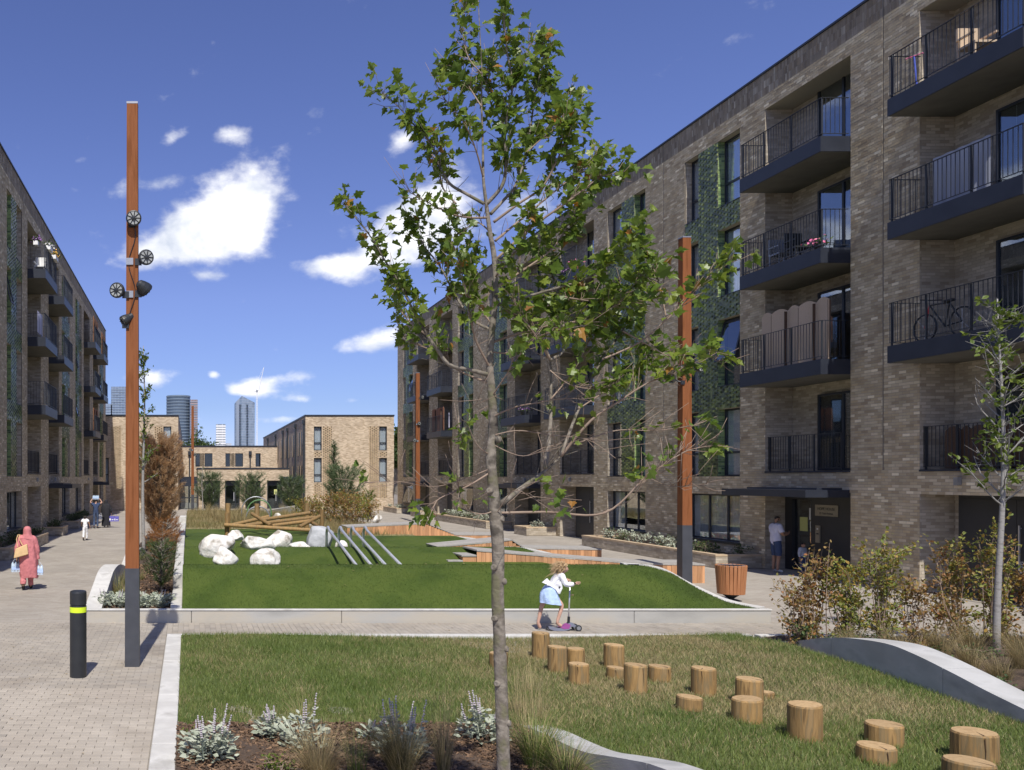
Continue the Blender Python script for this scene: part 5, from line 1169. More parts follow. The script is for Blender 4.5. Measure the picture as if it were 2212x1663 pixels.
MAT['pink'] = M('petal_pink', [(.70,.12,.28),(.8,.25,.4)], scale=20, rough=.6); MAT['terra'] = M('terracotta', [(.42,.17,.08)], rough=.8); MAT['purple'] = M('petal_purple', [(.22,.06,.3),(.4,.2,.5)], scale=20, rough=.6); MAT['petalw'] = M('petal_white', [(.75,.72,.72)], rough=.6); MAT['petaly']=M('petal_orange',[(.75,.4,.06)],rough=.6)
pot('pink flowers in a pot behind the rail of a right block balcony', fR, 24.0,.62,9.0,.13,.14,MAT['shrub'],MAT['pink'],MAT['black'])
pot('terracotta pot with red flowers on a top balcony behind the young tree', fR, 39.2,.6,12.0,.2,.3,MAT['shrub'],MAT['pink'],MAT['terra'])
pot('purple flowers in a dark pot on a top balcony behind the young tree', fR, 40.4,.6,12.0,.2,.2,MAT['shrub'],MAT['purple'],MAT['black'])
pot('purple flowers spilling from a lower balcony behind the young tree', fR, 45.0,.65,6.0,.2,.2,MAT['shrub'],MAT['purple'],MAT['black'])
def flowerbox(label, fc, t0, t1, d, z, flo):
    r = thing('flower_box', label, 'plant pot', fc.P((t0+t1)/2,d,z)); f = Facade(r,fc.O,fc.a,fc.n)
    f.part('box', MAT['white'], None, [(t0,t1,d-.1,d+.1,z-.18,z+.0)]); rs = random.Random(int(t0*9))
    for nm,mat,k in (('foliage',MAT['shrub'],110),('flowers',flo,60)):
        V = []; F = []
        for i in range(k):
            p = f.P(rs.uniform(t0-.05,t1+.05),d+rs.gauss(0,.09),z+abs(rs.gauss(0,.11))+.01); a = Vector((rs.gauss(0,1),rs.gauss(0,1),rs.gauss(0,1))).normalized()*.05; b_ = a.orthogonal().normalized()*.035
            m = len(V); V += [tuple(p-a),tuple(p+b_),tuple(p+a),tuple(p-b_)]; F.append((m,m+1,m+2,m+3))
        mb = MB(); mb.add(V,F); mb.build(nm, mat, r)
flowerbox('white flower box with purple blooms on the top left balcony rail facing the camera side', fL, 38.72,39.05,.35,13.25,MAT['purple']); flowerbox('white flower box with white blooms hung on the top left balcony', fL, 39.4,40.1,.80,13.22,MAT['petalw']); flowerbox('flower box with trailing orange blooms on the top left balcony', fL, 41.0,41.8,.80,13.2,MAT['petaly'])
# cloth over rails
def cloth(label, fc, t0, t1, d, z0, z1, mat):
    mb = MB(); n = 22; vs = []
    for i in range(n+1):
        t = t0+(t1-t0)*i/n; dv = d+.035*math.sin(i*1.3)
        vs += [fc.P(t,dv,z0+.04*math.sin(i*.6)),fc.P(t,d+.02*math.sin(i*1.3),z1)]
    mb.add(vs,[(2*i,2*i+2,2*i+3,2*i+1) for i in range(n)]); o = mb.build('hanging_cloth', mat, None, smooth=True); tag(o,label,'cloth')
MAT['clothg'] = M('cloth_grey', [(.30,.32,.38),(.38,.40,.45)], scale=3, rough=.9, stretch=(4,4,.3)); MAT['clothl'] = M('cloth_lilac', [(.55,.54,.66),(.66,.65,.76)], scale=3, rough=.9, stretch=(4,4,.3))
cloth('grey cloth hung behind the rail of the third floor balcony at the right edge', fR, 19.2,20.7,.3,9.1,10.3,MAT['clothg'])
cloth('pale lilac cloth drying behind a left block balcony rail', fL, 38.9,40.2,.4,9.25,10.2,MAT['clothl'])
cloth('pale cloth hung beside the reed screen of a far right block balcony', fR, 59.45,59.6,.2,6.2,7.2,MAT['clothl'])
# bicycle on the right hand balcony
bk = thing('bicycle', 'black and red bicycle parked behind a balcony rail at the right edge', 'bicycle', fR.P(20.3,.35,6.0))
def ring(mb, c, r_, tr, n=26):
    pts = [c+fR.a*(r_*math.cos(2*math.pi*k/n))+Vector((0,0,r_*math.sin(2*math.pi*k/n))) for k in range(n+1)]; mb.tube(pts,tr,6,cap=False)
MAT['red'] = M('paint_red', [(.55,.03,.04)], rough=.35)
w1, w2 = fR.P(19.85,.35,6.34), fR.P(20.85,.35,6.34)
for w_ in (w1,w2):
    mb = MB(); ring(mb,w_,.32,.02); wh_ = mb.build('wheel', MAT['black'], bk); mb = MB()
    for k in range(8): mb.tube([w_,w_+fR.a*.31*math.cos(k*math.pi/4)+Vector((0,0,.31*math.sin(k*math.pi/4)))],.003,4)
    mb.build('spokes', MAT['steel'], wh_)
mb = MB(); bb, se, he = fR.P(20.3,.35,6.3), fR.P(20.18,.35,6.82), fR.P(20.72,.35,6.86)
for a,b_ in ((bb,se),(se,he),(bb,he),(bb,w1),(se,w1)): mb.tube([a,b_],.018,6)
mb.build('frame', MAT['black'], bk); MB().tube([he,w2],.018,6).build('fork', MAT['red'], bk)
MB().tube([fR.P(20.68,.1,6.98),he+Vector((0,0,.12)),fR.P(20.68,.6,6.98)],.014,6).build('handlebar', MAT['black'], bk); MB().bbox(fR.P(20.16,.35,6.9).x-.06,fR.P(20.16,.35,6.9).x+.06,20.05,20.3,6.84,6.9,c=.02).build('saddle', MAT['black'], bk)
ks = thing('kick_scooter', 'pink and blue toy scooter leaning at the rail of the top right balcony', 'scooter', fR.P(20.95,.4,12.0))
MB().tube([fR.P(20.95,.45,12.05),fR.P(20.98,.5,12.85)],.018,8).build('stem', M('paint_blue',[(.08,.12,.5)],rough=.4), ks); MB().tube([fR.P(20.82,.42,12.86),fR.P(21.14,.58,12.86)],.016,8).build('handlebar', MAT['pink'], ks); MB().bbox(fR.P(20.7,.45,12).x-.06,fR.P(20.7,.45,12).x+.06,20.4,20.95,12.04,12.08,c=.012).build('deck', MAT['pink'], ks)
# ------------------------------------------------------------------ plants
def T_maple():
    o = [(0,0),(.13,-.02),(.40,.02),(.32,.20),(.56,.34),(.50,.46),(.30,.50),(.30,.66),(.14,.72),(0,1.0)]
    pts = [(x,y,.10*abs(x)) for x,y in o]+[(-x,y,.10*abs(x)) for x,y in o[-2:0:-1]]
    n = len(pts); pts.append((0,.42,-.03)); return np.array(pts), np.array([(i,(i+1)%n,n) for i in range(n)])
def T_oval(w=.30):
    return np.array([(0,0,0),(w,.4,.06),(w*.7,.75,.05),(0,1,-.04),(-w*.7,.75,.05),(-w,.4,.06)]), np.array([(0,1,2),(0,2,3),(0,3,4),(0,4,5)])
def T_tri(w=.05): return np.array([(-w/2,0,0),(w/2,0,0),(0,1,0)]), np.array([(0,1,2)])
TM, TO, TN = T_maple(), T_oval(), T_tri(.045)
def frames(dirs, rs, up=.8):
    d = dirs/np.linalg.norm(dirs,axis=1,keepdims=True); n = np.c_[rs.normal(0,.6,len(d)),rs.normal(0,.6,len(d)),np.full(len(d),up)]
    x = np.cross(d,n); x /= np.linalg.norm(x,axis=1,keepdims=True)+1e-9; z = np.cross(x,d); return np.stack([x,d,z],2)
def leaves(name, T, pos, dirs, size, rs, up=.8):
    pos, dirs = np.asarray(pos,float), np.asarray(dirs,float); size = np.asarray(size,float); Fm = frames(dirs,rs,up)
    V = np.einsum('nij,kj->nki',Fm,T[0])*size[:,None,None]+pos[:,None,:]; k = len(T[0])
    return np_mesh(name, V.reshape(-1,3), (T[1][None]+k*np.arange(len(pos))[:,None,None]).reshape(-1,T[1].shape[1]))
def arcs(pos, az, length, lean, width, seg=4, droop=1.0):
    """curved grass blades as tapering strips"""
    n = len(pos); V = np.zeros((n,(seg+1)*2,3)); side = np.c_[-np.sin(az),np.cos(az),0*az]; out = np.c_[np.cos(az),np.sin(az),0*az]
    p = np.array(pos,float); ang = lean*.25
    for s in range(seg+1):
        w = (width*(1-s/seg*.88))[:,None]/2; V[:,2*s] = p-side*w; V[:,2*s+1] = p+side*w
        st = (length/seg)[:,None]; p = p+(out*np.sin(ang)[:,None]+np.array((0,0,1.))*np.cos(ang)[:,None])*st; ang = ang+lean*droop/seg
    F = np.array([(2*s,2*s+1,2*s+3,2*s+2) for s in range(seg)]); k = (seg+1)*2
    return V.reshape(-1,3), (F[None]+k*np.arange(n)[:,None,None]).reshape(-1,4)

# ---- foreground maple, limb by limb
TY = 5.2; TK_ = TY/7.0
trunk_px = [(1091,1795,0),(1088,1663,0),(1083,1500,.0),(1079,1380,0),(1075,1290,0),(1076,1190,.0),(1070,1110,0),(1064,1040,.0),(1060,985,0),(1066,930,.02),(1063,860,.0),(1058,790,.0),(1062,720,.0),(1070,640,.0),(1068,560,.0),(1058,500,.0),(1050,437,.0),(1044,384,0),(1043,310,.03),(1040,220,.05),(1041,156,.05),(1036,60,.05),(1030,-60,.05)]
trunk_r = [.066,.061,.058,.058,.056,.056,.058,.048,.045,.043,.039,.034,.029,.025,.023,.021,.017,.013,.010,.008,.006,.004,.003]
mt = thing('maple_tree', 'young maple tree with sparse lobed leaves and knotty trunk in the bark bed', 'tree', (px(1091,TY),TY,0))
tp = spline([at(u,v,TY+d) for u,v,d in trunk_px], 4); rr_ = [.84*TK_*float(np.interp(i/4,range(len(trunk_r)),trunk_r)) for i in range(len(tp))]
tp2 = []; r2 = []
for i in range(len(tp)-1):
    for k in range(3):
        t = k/3; p = tp[i].lerp(tp[i+1],t); tp2.append(p); r = rr_[i]+(rr_[i+1]-rr_[i])*t
        r2.append(r*(1+.10*mnoise.noise(Vector((p.z*5,1,0)))+.22*max(0,mnoise.noise(Vector((p.z*7,9,3)))-.15)))
MB().tube(tp2,r2,16).build('trunk', MAT['bark'], mt, smooth=True)
for v,side in ((1225,-1),(1255,1),(1335,-1),(1400,1),(1475,-1),(1560,1),(1120,1),(1060,-1),(950,1)):   # pruning knots
    p = at(float(np.interp(v,[q[1] for q in trunk_px[::-1]],[q[0] for q in trunk_px[::-1]])),v,TY); c = p+Vector((side*.030,-.02,0))
    MB().lathe([(.022,-.014),(.019,.007),(.013,.013),(.006,.010)],c,12,True,Vector((side*.8,-.6,.15))).build('knot', MAT['bark'], mt, smooth=True)
BR = [ # points, depth change at the tip, radius, leafiness, leaf start
 ([(1080,1090),(1130,1052),(1180,1015),(1212,985)],.15,.028,.0,.9),
 ([(1178,1012),(1188,930),(1190,862),(1188,776),(1170,745)],.25,.021,.05,.8),
 ([(1188,776),(1160,730),(1125,681),(1105,640)],-.3,.010,.7,.3),
 ([(1188,778),(1220,750),(1212,673),(1195,600),(1172,531)],.5,.014,.95,.35),
 ([(1212,985),(1250,883),(1301,776),(1345,715),(1375,640)],.7,.014,.75,.5),
 ([(1212,985),(1276,909),(1340,865),(1400,827),(1450,810),(1480,790)],-.4,.012,.35,.55),
 ([(1240,960),(1330,930),(1410,930),(1500,920)],.3,.006,.12,.7),
 ([(1078,1108),(1180,1106),(1306,1108),(1396,1029),(1440,1000),(1486,973),(1540,962)],-.5,.011,.35,.82),
 ([(1300,1107),(1360,1080),(1390,1040)],-.2,.004,.12,.5),
 ([(1396,1029),(1450,1050),(1530,1045)],-.6,.003,.03,.8),
 ([(1060,1020),(1010,1050),(949,1077),(935,1100)],-.2,.009,.25,.7),
 ([(1060,1012),(1000,1035),(936,1051),(860,1040),(790,1043)],-.5,.004,.03,.9),
 ([(1074,1100),(1040,1110),(1000,1090),(985,1000),(1000,930)],-.4,.006,.25,.6),
 ([(1065,812),(1020,800),(971,788),(945,755),(923,724),(890,665),(863,613),(830,560),(799,509),(743,440)],-.2,.019,.9,.5),
 ([(923,724),(880,690),(850,640),(845,600)],.4,.008,.6,.5),
 ([(1068,716),(1020,690),(985,640),(949,573),(915,530),(889,475)],.6,.013,.75,.45),
 ([(1065,830),(990,800),(940,760),(880,735),(862,700)],.5,.009,.6,.6),
 ([(1052,470),(1015,470),(979,463),(930,440),(879,412)],-.3,.010,.55,.6),
 ([(1046,440),(1010,420),(972,397),(950,360),(938,325),(915,290),(891,266),(860,230),(825,200)],.2,.014,1.0,.42),
 ([(985,440),(957,406),(945,350),(920,320)],.4,.008,.7,.4),
 ([(1052,440),(1085,400),(1093,353),(1091,275),(1107,187),(1094,103),(1088,20)],-.15,.016,1.0,.35),
 ([(1060,462),(1090,430),(1112,403),(1138,328),(1154,219),(1170,150),(1192,95)],.3,.014,1.0,.42),
 ([(1066,480),(1120,440),(1172,403),(1204,344),(1225,300),(1238,262)],-.35,.012,.95,.5),
 ([(1070,520),(1130,470),(1222,394),(1262,365),(1290,338)],.5,.011,.8,.5),
 ([(1072,560),(1150,490),(1220,440),(1269,403),(1300,380),(1332,384)],-.3,.012,.95,.5),
 ([(1072,620),(1120,590),(1190,540),(1230,480),(1255,440)],.1,.012,1.0,.4),
 ([(1070,660),(1140,640),(1210,620),(1270,600),(1330,560),(1375,510)],-.45,.013,1.0,.45),
 ([(1210,640),(1280,650),(1340,640),(1390,600)],.4,.008,1.0,.3),
 ([(1062,740),(1120,720),(1200,700),(1270,690),(1330,660),(1400,640)],-.2,.011,.95,.45),
 ([(1062,760),(1110,760),(1180,720),(1240,720)],-.6,.008,.8,.4),
 ([(1301,776),(1380,740),(1440,690),(1490,640),(1530,600),(1580,565)],-.2,.008,.8,.62),
 ([(1345,715),(1400,745),(1450,770),(1500,760),(1560,785)],.1,.006,.6,.65),
 ([(1440,690),(1420,600),(1390,540)],.2,.006,.9,.4),
 ([(1062,800),(1030,740),(1015,680),(1000,600),(985,540)],-.4,.010,.7,.5),
 ([(1060,860),(1100,800),(1120,770)],-.3,.007,.5,.5),
 ([(1064,900),(1110,880),(1160,870),(1230,860),(1290,870)],-.5,.008,.2,.6),
 ([(1066,940),(1120,930),(1190,940),(1270,950),(1330,990)],-.4,.005,.08,.7),
 ([(1064,960),(1130,985),(1200,960)],-.4,.005,.05,.7),
 ([(1064,985),(1030,960),(1010,900),(1040,860)],-.3,.006,.15,.7),
 ([(1066,1120),(1110,1060),(1160,1080),(1200,1075)],-.5,.004,.25,.6),
 ([(1044,384),(1030,330),(1010,280),(985,240),(960,215)],-.3,.008,.9,.4),
 ([(1040,230),(1015,190),(990,150),(970,140)],.3,.006,.9,.35),
 ([(1041,160),(1010,120),(1000,60),(1005,10)],.2,.005,.8,.4),
 ([(1091,275),(1060,220),(1050,170),(1060,130)],.4,.006,.8,.3),
 ([(1138,328),(1180,290),(1210,260),(1230,215)],.4,.006,.9,.35),
 ([(1107,187),(1130,140),(1145,90)],.2,.005,.8,.3),
 ([(1190,862),(1240,800),(1270,740),(1290,690),(1300,640)],.2,.007,.95,.3),
 ([(1250,883),(1330,830),(1390,790),(1440,760)],.5,.006,.8,.35),
 ([(1188,800),(1230,830),(1290,840),(1340,820)],-.3,.005,.6,.4),
 ([(1062,700),(1030,650),(1020,590),(1030,540)],.3,.008,.95,.25),
 ([(1068,600),(1100,560),(1130,520),(1150,470)],-.5,.008,1.0,.25),
 ([(1068,640),(1110,680),(1160,660),(1200,680)],.3,.007,1.0,.3),
 ([(1058,500),(1030,480),(1000,500),(970,540)],.4,.007,.8,.3),
]
rl = np.random.RandomState(21); LP = []; LD = []; LS = []
def rvec(k=1.0): return Vector((rl.normal(0,k),rl.normal(0,k),rl.normal(0,k)))
for bi,(pp,dy,r0,leafy,ts) in enumerate(BR):
    n = len(pp); lens = [0.]
    for a,b in zip(pp,pp[1:]): lens.append(lens[-1]+math.hypot(b[0]-a[0],b[1]-a[1]))
    # where the limb starts on another limb keep that limb's depth near the trunk plane
    pts = spline([at(u,v,TY+TK_*dy*(lens[i]/lens[-1])) for i,(u,v) in enumerate(pp)],6); m = len(pts)
    mb = MB(); mb.tube(pts,[max(.0016,TK_*r0*(1-.82*i/(m-1))) for i in range(m)],8)
    tot = sum((pts[i+1]-pts[i]).length for i in range(m-1)); step = .0135; s = 0.
    nt = int(tot/step)
    for k in range(nt):
        t = (k+rl.rand())/nt; i = min(m-2,int(t*(m-1))); p = pts[i].lerp(pts[i+1],t*(m-1)-i); tan = (pts[i+1]-pts[i]).normalized()
        grow = t > ts*.55
        if not grow: 
            if rl.rand() < .17:   # bare spur
                d = (tan*.7+rvec(.7)+Vector((0,0,.2))).normalized(); q = p+d*rl.uniform(.03,.22); mid = (p+q)/2+rvec(.009); mb.tube([p,mid,q],[.0019,.0015,.0009],4)
            continue
        d = (tan*.8+rvec(.55)+Vector((0,0,.35))).normalized(); L = TK_*rl.uniform(.03,.24)*(1 if leafy > .3 else 1.4); q = p+d*L; mid = (p+q)/2+rvec(.007)
        if leafy > .3 or rl.rand() < .5: mb.tube([p,mid,q],[.0019,.0016,.001],4)
        if rl.rand() < leafy*(1 if t > ts else .45)*.92:
            for _ in range(rl.randint(3,7)):
                f = rl.uniform(.4,1.0); base = p.lerp(q,f)+rvec(.012); dd = (d*.5+rvec(.6)+Vector((0,0,-.35))).normalized(); pet = base+(dd+Vector((0,0,.25)))*rl.uniform(.01,.04)
                LP.append(pet); LD.append(dd); LS.append(TK_*rl.uniform(.040,.092)*(1.35 if rl.rand()<.15 else 1))
    if leafy > .5:      # bare leader with buds beyond the leaves
        e = pts[-1]; d = ((pts[-1]-pts[-4]).normalized()+Vector((0,0,.7))).normalized()
        if rl.rand() < .45: mb.tube([e,e+d*.09,e+d*rl.uniform(.14,.26)],[.0019,.0015,.001],4)
    mb.build('branch', MAT['bark'] if r0 > .012 else MAT['twig'], mt, smooth=True)
LP = np.array([tuple(p) for p in LP]); LD = np.array([tuple(p) for p in LD]); LS = np.array(LS)
orange = (rl.rand(len(LP)) < .016)
order = np.argsort(-LS*(1+.0*LP[:,1])); big = order[:300]; restl = order[300:]
lv = []
for k in range(6):
    me = bpy.data.meshes.new('leaf'); V = TM[0].copy(); V[:,2] += (.20+.06*k)*V[:,1]**2*(-1 if k % 2 else .5)+(.35-.12*k)*np.abs(V[:,0]); V[:,0] *= .82+.05*k
    me.from_pydata(V.tolist(),[],TM[1].tolist()); me.update(); me.materials.append(MAT['leafo'] if k == 5 else MAT['leaf']); lv.append(me)
FR = frames(LD,rl,.9); base = Vector(mt.location)
for i in big:
    o = bpy.data.objects.new('leaf', lv[5 if orange[i] else i % 5]); COL.objects.link(o); o.parent = mt
    mat4 = Matrix(FR[i].tolist()).to_4x4(); s = LS[i]; o.matrix_local = Matrix.Translation(Vector(LP[i])-base) @ mat4 @ Matrix.Diagonal((s,s,s,1))
for nm,sel,mt_ in (('foliage',restl[~orange[restl]],MAT['leaf']),('autumn_foliage',restl[orange[restl]],MAT['leafo'])):
    Vs = []; Fs = []; b0 = 0
    for k in range(4):      # differently curled and folded leaves
        T = TM[0].copy(); T[:,2] += (-.32,.18,-.12,-.5)[k]*T[:,1]**2+(.25,.1,.5,-.2)[k]*np.abs(T[:,0]); T[:,0] *= (1.,.8,.65,.9)[k]; sk = sel[k::4]; Fm = frames(LD[sk],rl,.9)
        V = np.einsum('nij,kj->nki',Fm,T)*LS[sk][:,None,None]+LP[sk][:,None,:]; Vs.append(V.reshape(-1,3)); Fs.append((TM[1][None]+len(T)*np.arange(len(sk))[:,None,None]).reshape(-1,3)+b0); b0 += len(T)*len(sk)
    o = link(nm, np_mesh(nm,np.concatenate(Vs),np.concatenate(Fs)), mt_, mt); o['kind'] = 'stuff'

# ---- generic young tree
def young_tree(name, label, X, Y, H, r0, z0, seed, bark, leafmat, nb=26, spread=.9, leafn=6, lsize=(.035,.07), T=TO, first=.3, bare=.4, lean=(0,0), fol=1.0, group=None):
    rs = np.random.RandomState(seed); r = thing(name, label, 'tree', (X,Y,z0), group)
    tr = [Vector((X+lean[0]*t+.03*math.sin(t*7+seed),Y+lean[1]*t+.03*math.sin(t*5+seed*2),z0-.1+(H+.1)*t)) for t in np.linspace(0,1,14)]
    MB().tube(tr,[r0*(1-.9*t)+.004 for t in np.linspace(0,1,14)],10).build('trunk', bark, r, smooth=True)
    lp, ld, ls = [], [], []; mb = MB()
    for k in range(nb):
        t = first+(1-first)*(k+rs.rand())/nb*.95; i = min(12,int(t*13)); p = tr[i].lerp(tr[i+1],t*13-i); a = k*2.4+rs.rand(); L = spread*(1.05-t)*rs.uniform(.6,1.15)+.12
        d = Vector((math.cos(a),math.sin(a),rs.uniform(.35,1.0))).normalized(); pts = [p]
        for s in range(5): d = (d+Vector((rs.normal(0,.10),rs.normal(0,.10),.10+rs.normal(0,.08)))).normalized(); pts.append(pts[-1]+d*L/5)
        mb.tube(pts,[r0*.32*(1-t*.6)*(1-.8*s/5)+.0022 for s in range(6)],5)
        for s in range(1,6):
            for _ in range(rs.randint(1,4)):
                dd = (d+Vector((rs.normal(0,.7),rs.normal(0,.7),rs.normal(.2,.5)))).normalized(); q0 = pts[s-1].lerp(pts[s],rs.rand()); q = q0+dd*rs.uniform(.06,.28)*max(.4,spread); mb.tube([q0,q],[.0035,.0018],4)
                if rs.rand() > bare:
                    for _ in range(rs.randint(2,leafn+1)): lp.append(tuple(q0.lerp(q,rs.uniform(.4,1.05))+Vector(rs.normal(0,.02,3)))); ld.append(tuple((dd*.5+Vector(rs.normal(0,.6,3))+Vector((0,0,-.15))))); ls.append(rs.uniform(*lsize))
    mb.build('branches', bark, r); link('crown', leaves('crown',T,lp,ld,ls,rs), leafmat, r)['kind'] = 'stuff'
    return r
young_tree('young_tree','slender pale barked young tree in the hedge bed before the dark doors', 12.68, 13.75, 5.55, .05, .05, 4, MAT['barkg'], MAT['leafy'], nb=36, spread=1.25, leafn=9, lsize=(.06,.12), first=.40, bare=.58)
young_tree('birch_tree','thin white stemmed young tree beside the brown conifer', -1.44, 28.0, 6.6, .062, .4, 9, MAT['barkw'] if 'barkw' in MAT else MAT['barkg'], MAT['leafy'], nb=26, spread=.85, leafn=5, lsize=(.07,.12), first=.35, bare=.25)
young_tree('young_tree','bare thin young tree before the left end of the low yellow brick wing', px(437,64), 64, 3.4, .04, .3, 13, MAT['barkg'], MAT['leafy'], nb=14, spread=.6, leafn=2, first=.4, bare=.8)

# ---- conifers
def conifer(name, label, X, Y, z0, H, rad, mat, seed, shoots=260, ndl=34, nl=.16, col=False, bark=None, group=None, w=.045):
    rs = np.random.RandomState(seed); r = thing(name, label, 'tree', (X,Y,z0), group); bark = bark or MAT['bark']
    MB().tube([(X,Y,z0-.15),(X+.03,Y,z0+H*.5),(X,Y,z0+H*.97)],[.06*H/3,.04*H/3,.008],8).build('trunk', bark, r)
    mb = MB(); P = []; D = []; S = []
    for k in range(shoots):
        t = rs.rand()**(.85); z = z0+H*(.10+.88*t); prof = (math.sin(math.pi*min(1,.22+.80*(1-t)))**.7 if col else (1-t)**.75+.06); a = rs.uniform(0,6.283); rr = rad*prof*rs.uniform(.35,1.08)
        base = Vector((X,Y,z-rr*.35)); tip = Vector((X+math.cos(a)*rr,Y+math.sin(a)*rr,z+rs.uniform(-.05,.12)*H*.3))
        if k % 2 == 0: mb.tube([base,tip],[.012,.004],4)
        d = ((tip-base).normalized()+Vector((0,0,.55))).normalized(); L = rs.uniform(.7,1.3)*nl*1.6
        for _ in range(ndl):
            f = rs.rand(); P.append(tuple(tip+d*L*f-d*L*.3)); D.append(tuple(d*.8+Vector(rs.normal(0,.55,3)))); S.append(nl*rs.uniform(.6,1.1))
    mb.build('branches', bark, r); link('crown', leaves('crown',T_tri(w),P,D,S,rs), mat, r)['kind'] = 'stuff'
    return r
conifer('brown_conifer','tall dead brown conifer in the planting bed beside the lighting column', -.98, 29.5, .4, 3.75, .74, MAT['brown'], 3, 1300, 44, .15, True, w=.08)
conifer('brown_conifer','lower brown conifer peeking out behind the tall dead one', -1.15, 33.0, .4, 2.5, .55, MAT['brown'], 6, 500, 36, .15, True, w=.07)
conifer('rust_shrub','rust coloured bushy shrub at the kerb below the brown conifer', -.66, 27.0, .4, 1.15, .42, MAT['rust'], 5, 150, 36, .11, True, w=.07)
conifer('rust_shrub','lower rust coloured shrub nearer the green juniper', -.72, 23.5, .42, .95, .40, MAT['rust'], 15, 150, 36, .10, True, w=.07)
conifer('juniper_shrub','dark green juniper shrub at the stepped kerb', -.62, 19.6, .25, 1.12, .40, MAT['shrub'], 7, 240, 40, .085, True, w=.08)
for (u,Y,H,rad,lab,sd) in ((452,66,2.75,.95,'dark green pine before the left doors of the low wing',41),(540,66,2.7,1.05,'dark green pine before the middle doors of the low wing',42),(628,67,2.5,.95,'dark green pine before the right end of the low wing',43)):
    conifer('pine_tree', lab, px(u,Y), Y, .25, H, rad, MAT['pine'], sd, 210, 30, .34, True, w=.08)
conifer('pine_tree','tall bushy pine in front of the block with open brick screens', px(745,60), 60, .25, 3.3, 1.25, MAT['pine'], 44, 230, 32, .36, True, w=.08)
conifer('pine_tree','slim pointed tree rising behind the tall bushy pine', px(722,62), 62, .25, 5.0, .45, MAT['pine'], 45, 170, 24, .26, False, w=.11)
conifer('yellow_shrub','narrow yellow green shrub beside the tall bushy pine', px(795,52), 52, .3, 1.75, .32, MAT['leafy'], 46, 90, 24, .16, True, w=.14)

# ---- shrubs
def shrub(name, label, X, Y, z0, H, rad, mat, seed, n=420, ls=(.035,.065), stems=6, T=TO, group=None, low=.15, cat='shrub', top=0):
    rs = np.random.RandomState(seed); r = thing(name, label, cat, (X,Y,z0), group); mb = MB(); P = []; D = []; S = []
    tips = []
    for k in range(stems):
        a = rs.uniform(0,6.283); hh = H*rs.uniform(.7,1.05); q = Vector((X+math.cos(a)*rad*rs.uniform(.2,.9),Y+math.sin(a)*rad*rs.uniform(.2,.9),z0+hh)); p = Vector((X+rs.normal(0,rad*.15),Y+rs.normal(0,rad*.15),z0-.05)); mid = p.lerp(q,.5)+Vector((rs.normal(0,rad*.25),rs.normal(0,rad*.25),0))
        pts = spline([p,mid,q],5); mb.tube(pts,[.011-.0009*i for i in range(len(pts))],5)
        for s in range(7):
            t = rs.uniform(low,1); i = min(len(pts)-2,int(t*(len(pts)-1))); b = pts[i]; e = b+Vector((rs.normal(0,rad*.45),rs.normal(0,rad*.45),rs.uniform(.02,.25)*H)); mb.tube([b,e],[.005,.002],4); tips.append((b,e))
        tips.append((mid,q))
    for _ in range(n):
        b,e = tips[rs.randint(len(tips))]; p = b.lerp(e,rs.uniform(.2,1.08))+Vector(rs.normal(0,.035*max(1,rad*2),3)); P.append(tuple(p)); D.append(tuple(Vector(rs.normal(0,.7,3))+(e-b).normalized()*.5)); S.append(rs.uniform(*ls))
    mb.build('stems', MAT['twig'], r); link('foliage', leaves('foliage',T,P,D,S,rs), mat, r)['kind'] = 'stuff'
    return r
for k in range(15):
    rs = random.Random(k+50); x = 9.98+k*.315+rs.uniform(-.06,.06); y = 14.45+rs.uniform(-.18,.18)
    H = (1.35,1.6,1.25,1.3,1.72,1.45,1.0,.95,1.5,1.65,1.78,1.55,1.25,1.3,1.2)[k]
    shrub('beech_shrub','half dried beech shrub with green and brown leaves in the hedge behind the curved wall', x, y, .06, H, .34, MAT['beechd' if k in (0,1,6,7,8,11,12) else 'beech'], 70+k, 900 if H > 1.1 else 520, (.04,.08), 7, group='beech hedge plants', low=.10)
shrub('laurel_shrub','small dark green shrub at the left foot of the beech hedge', 9.98, 14.35, .05, .42, .2, MAT['shrub'], 5, 260, (.05,.08), 7)
for k,(u,Y,H,lab) in enumerate(((690,47,1.0,'a'),(705,46,1.2,'b'),(722,48,1.3,'c'),(738,46,1.35,'d'),(752,45,1.2,'e'),(768,47,1.25,'f'),(785,46,1.15,'g'),(798,48,.9,'h'),(672,50,1.0,'i'),(655,52,.9,'j'))):
    shrub('copper_shrub','copper brown and green shrub in the clump below the tall bushy pine', px(u,Y), Y, .45, H*1.2, .65, MAT['beechd' if k % 3 else 'beech'], 90+k, 800, (.06,.12), 7, group='copper shrubs below the tall pine')
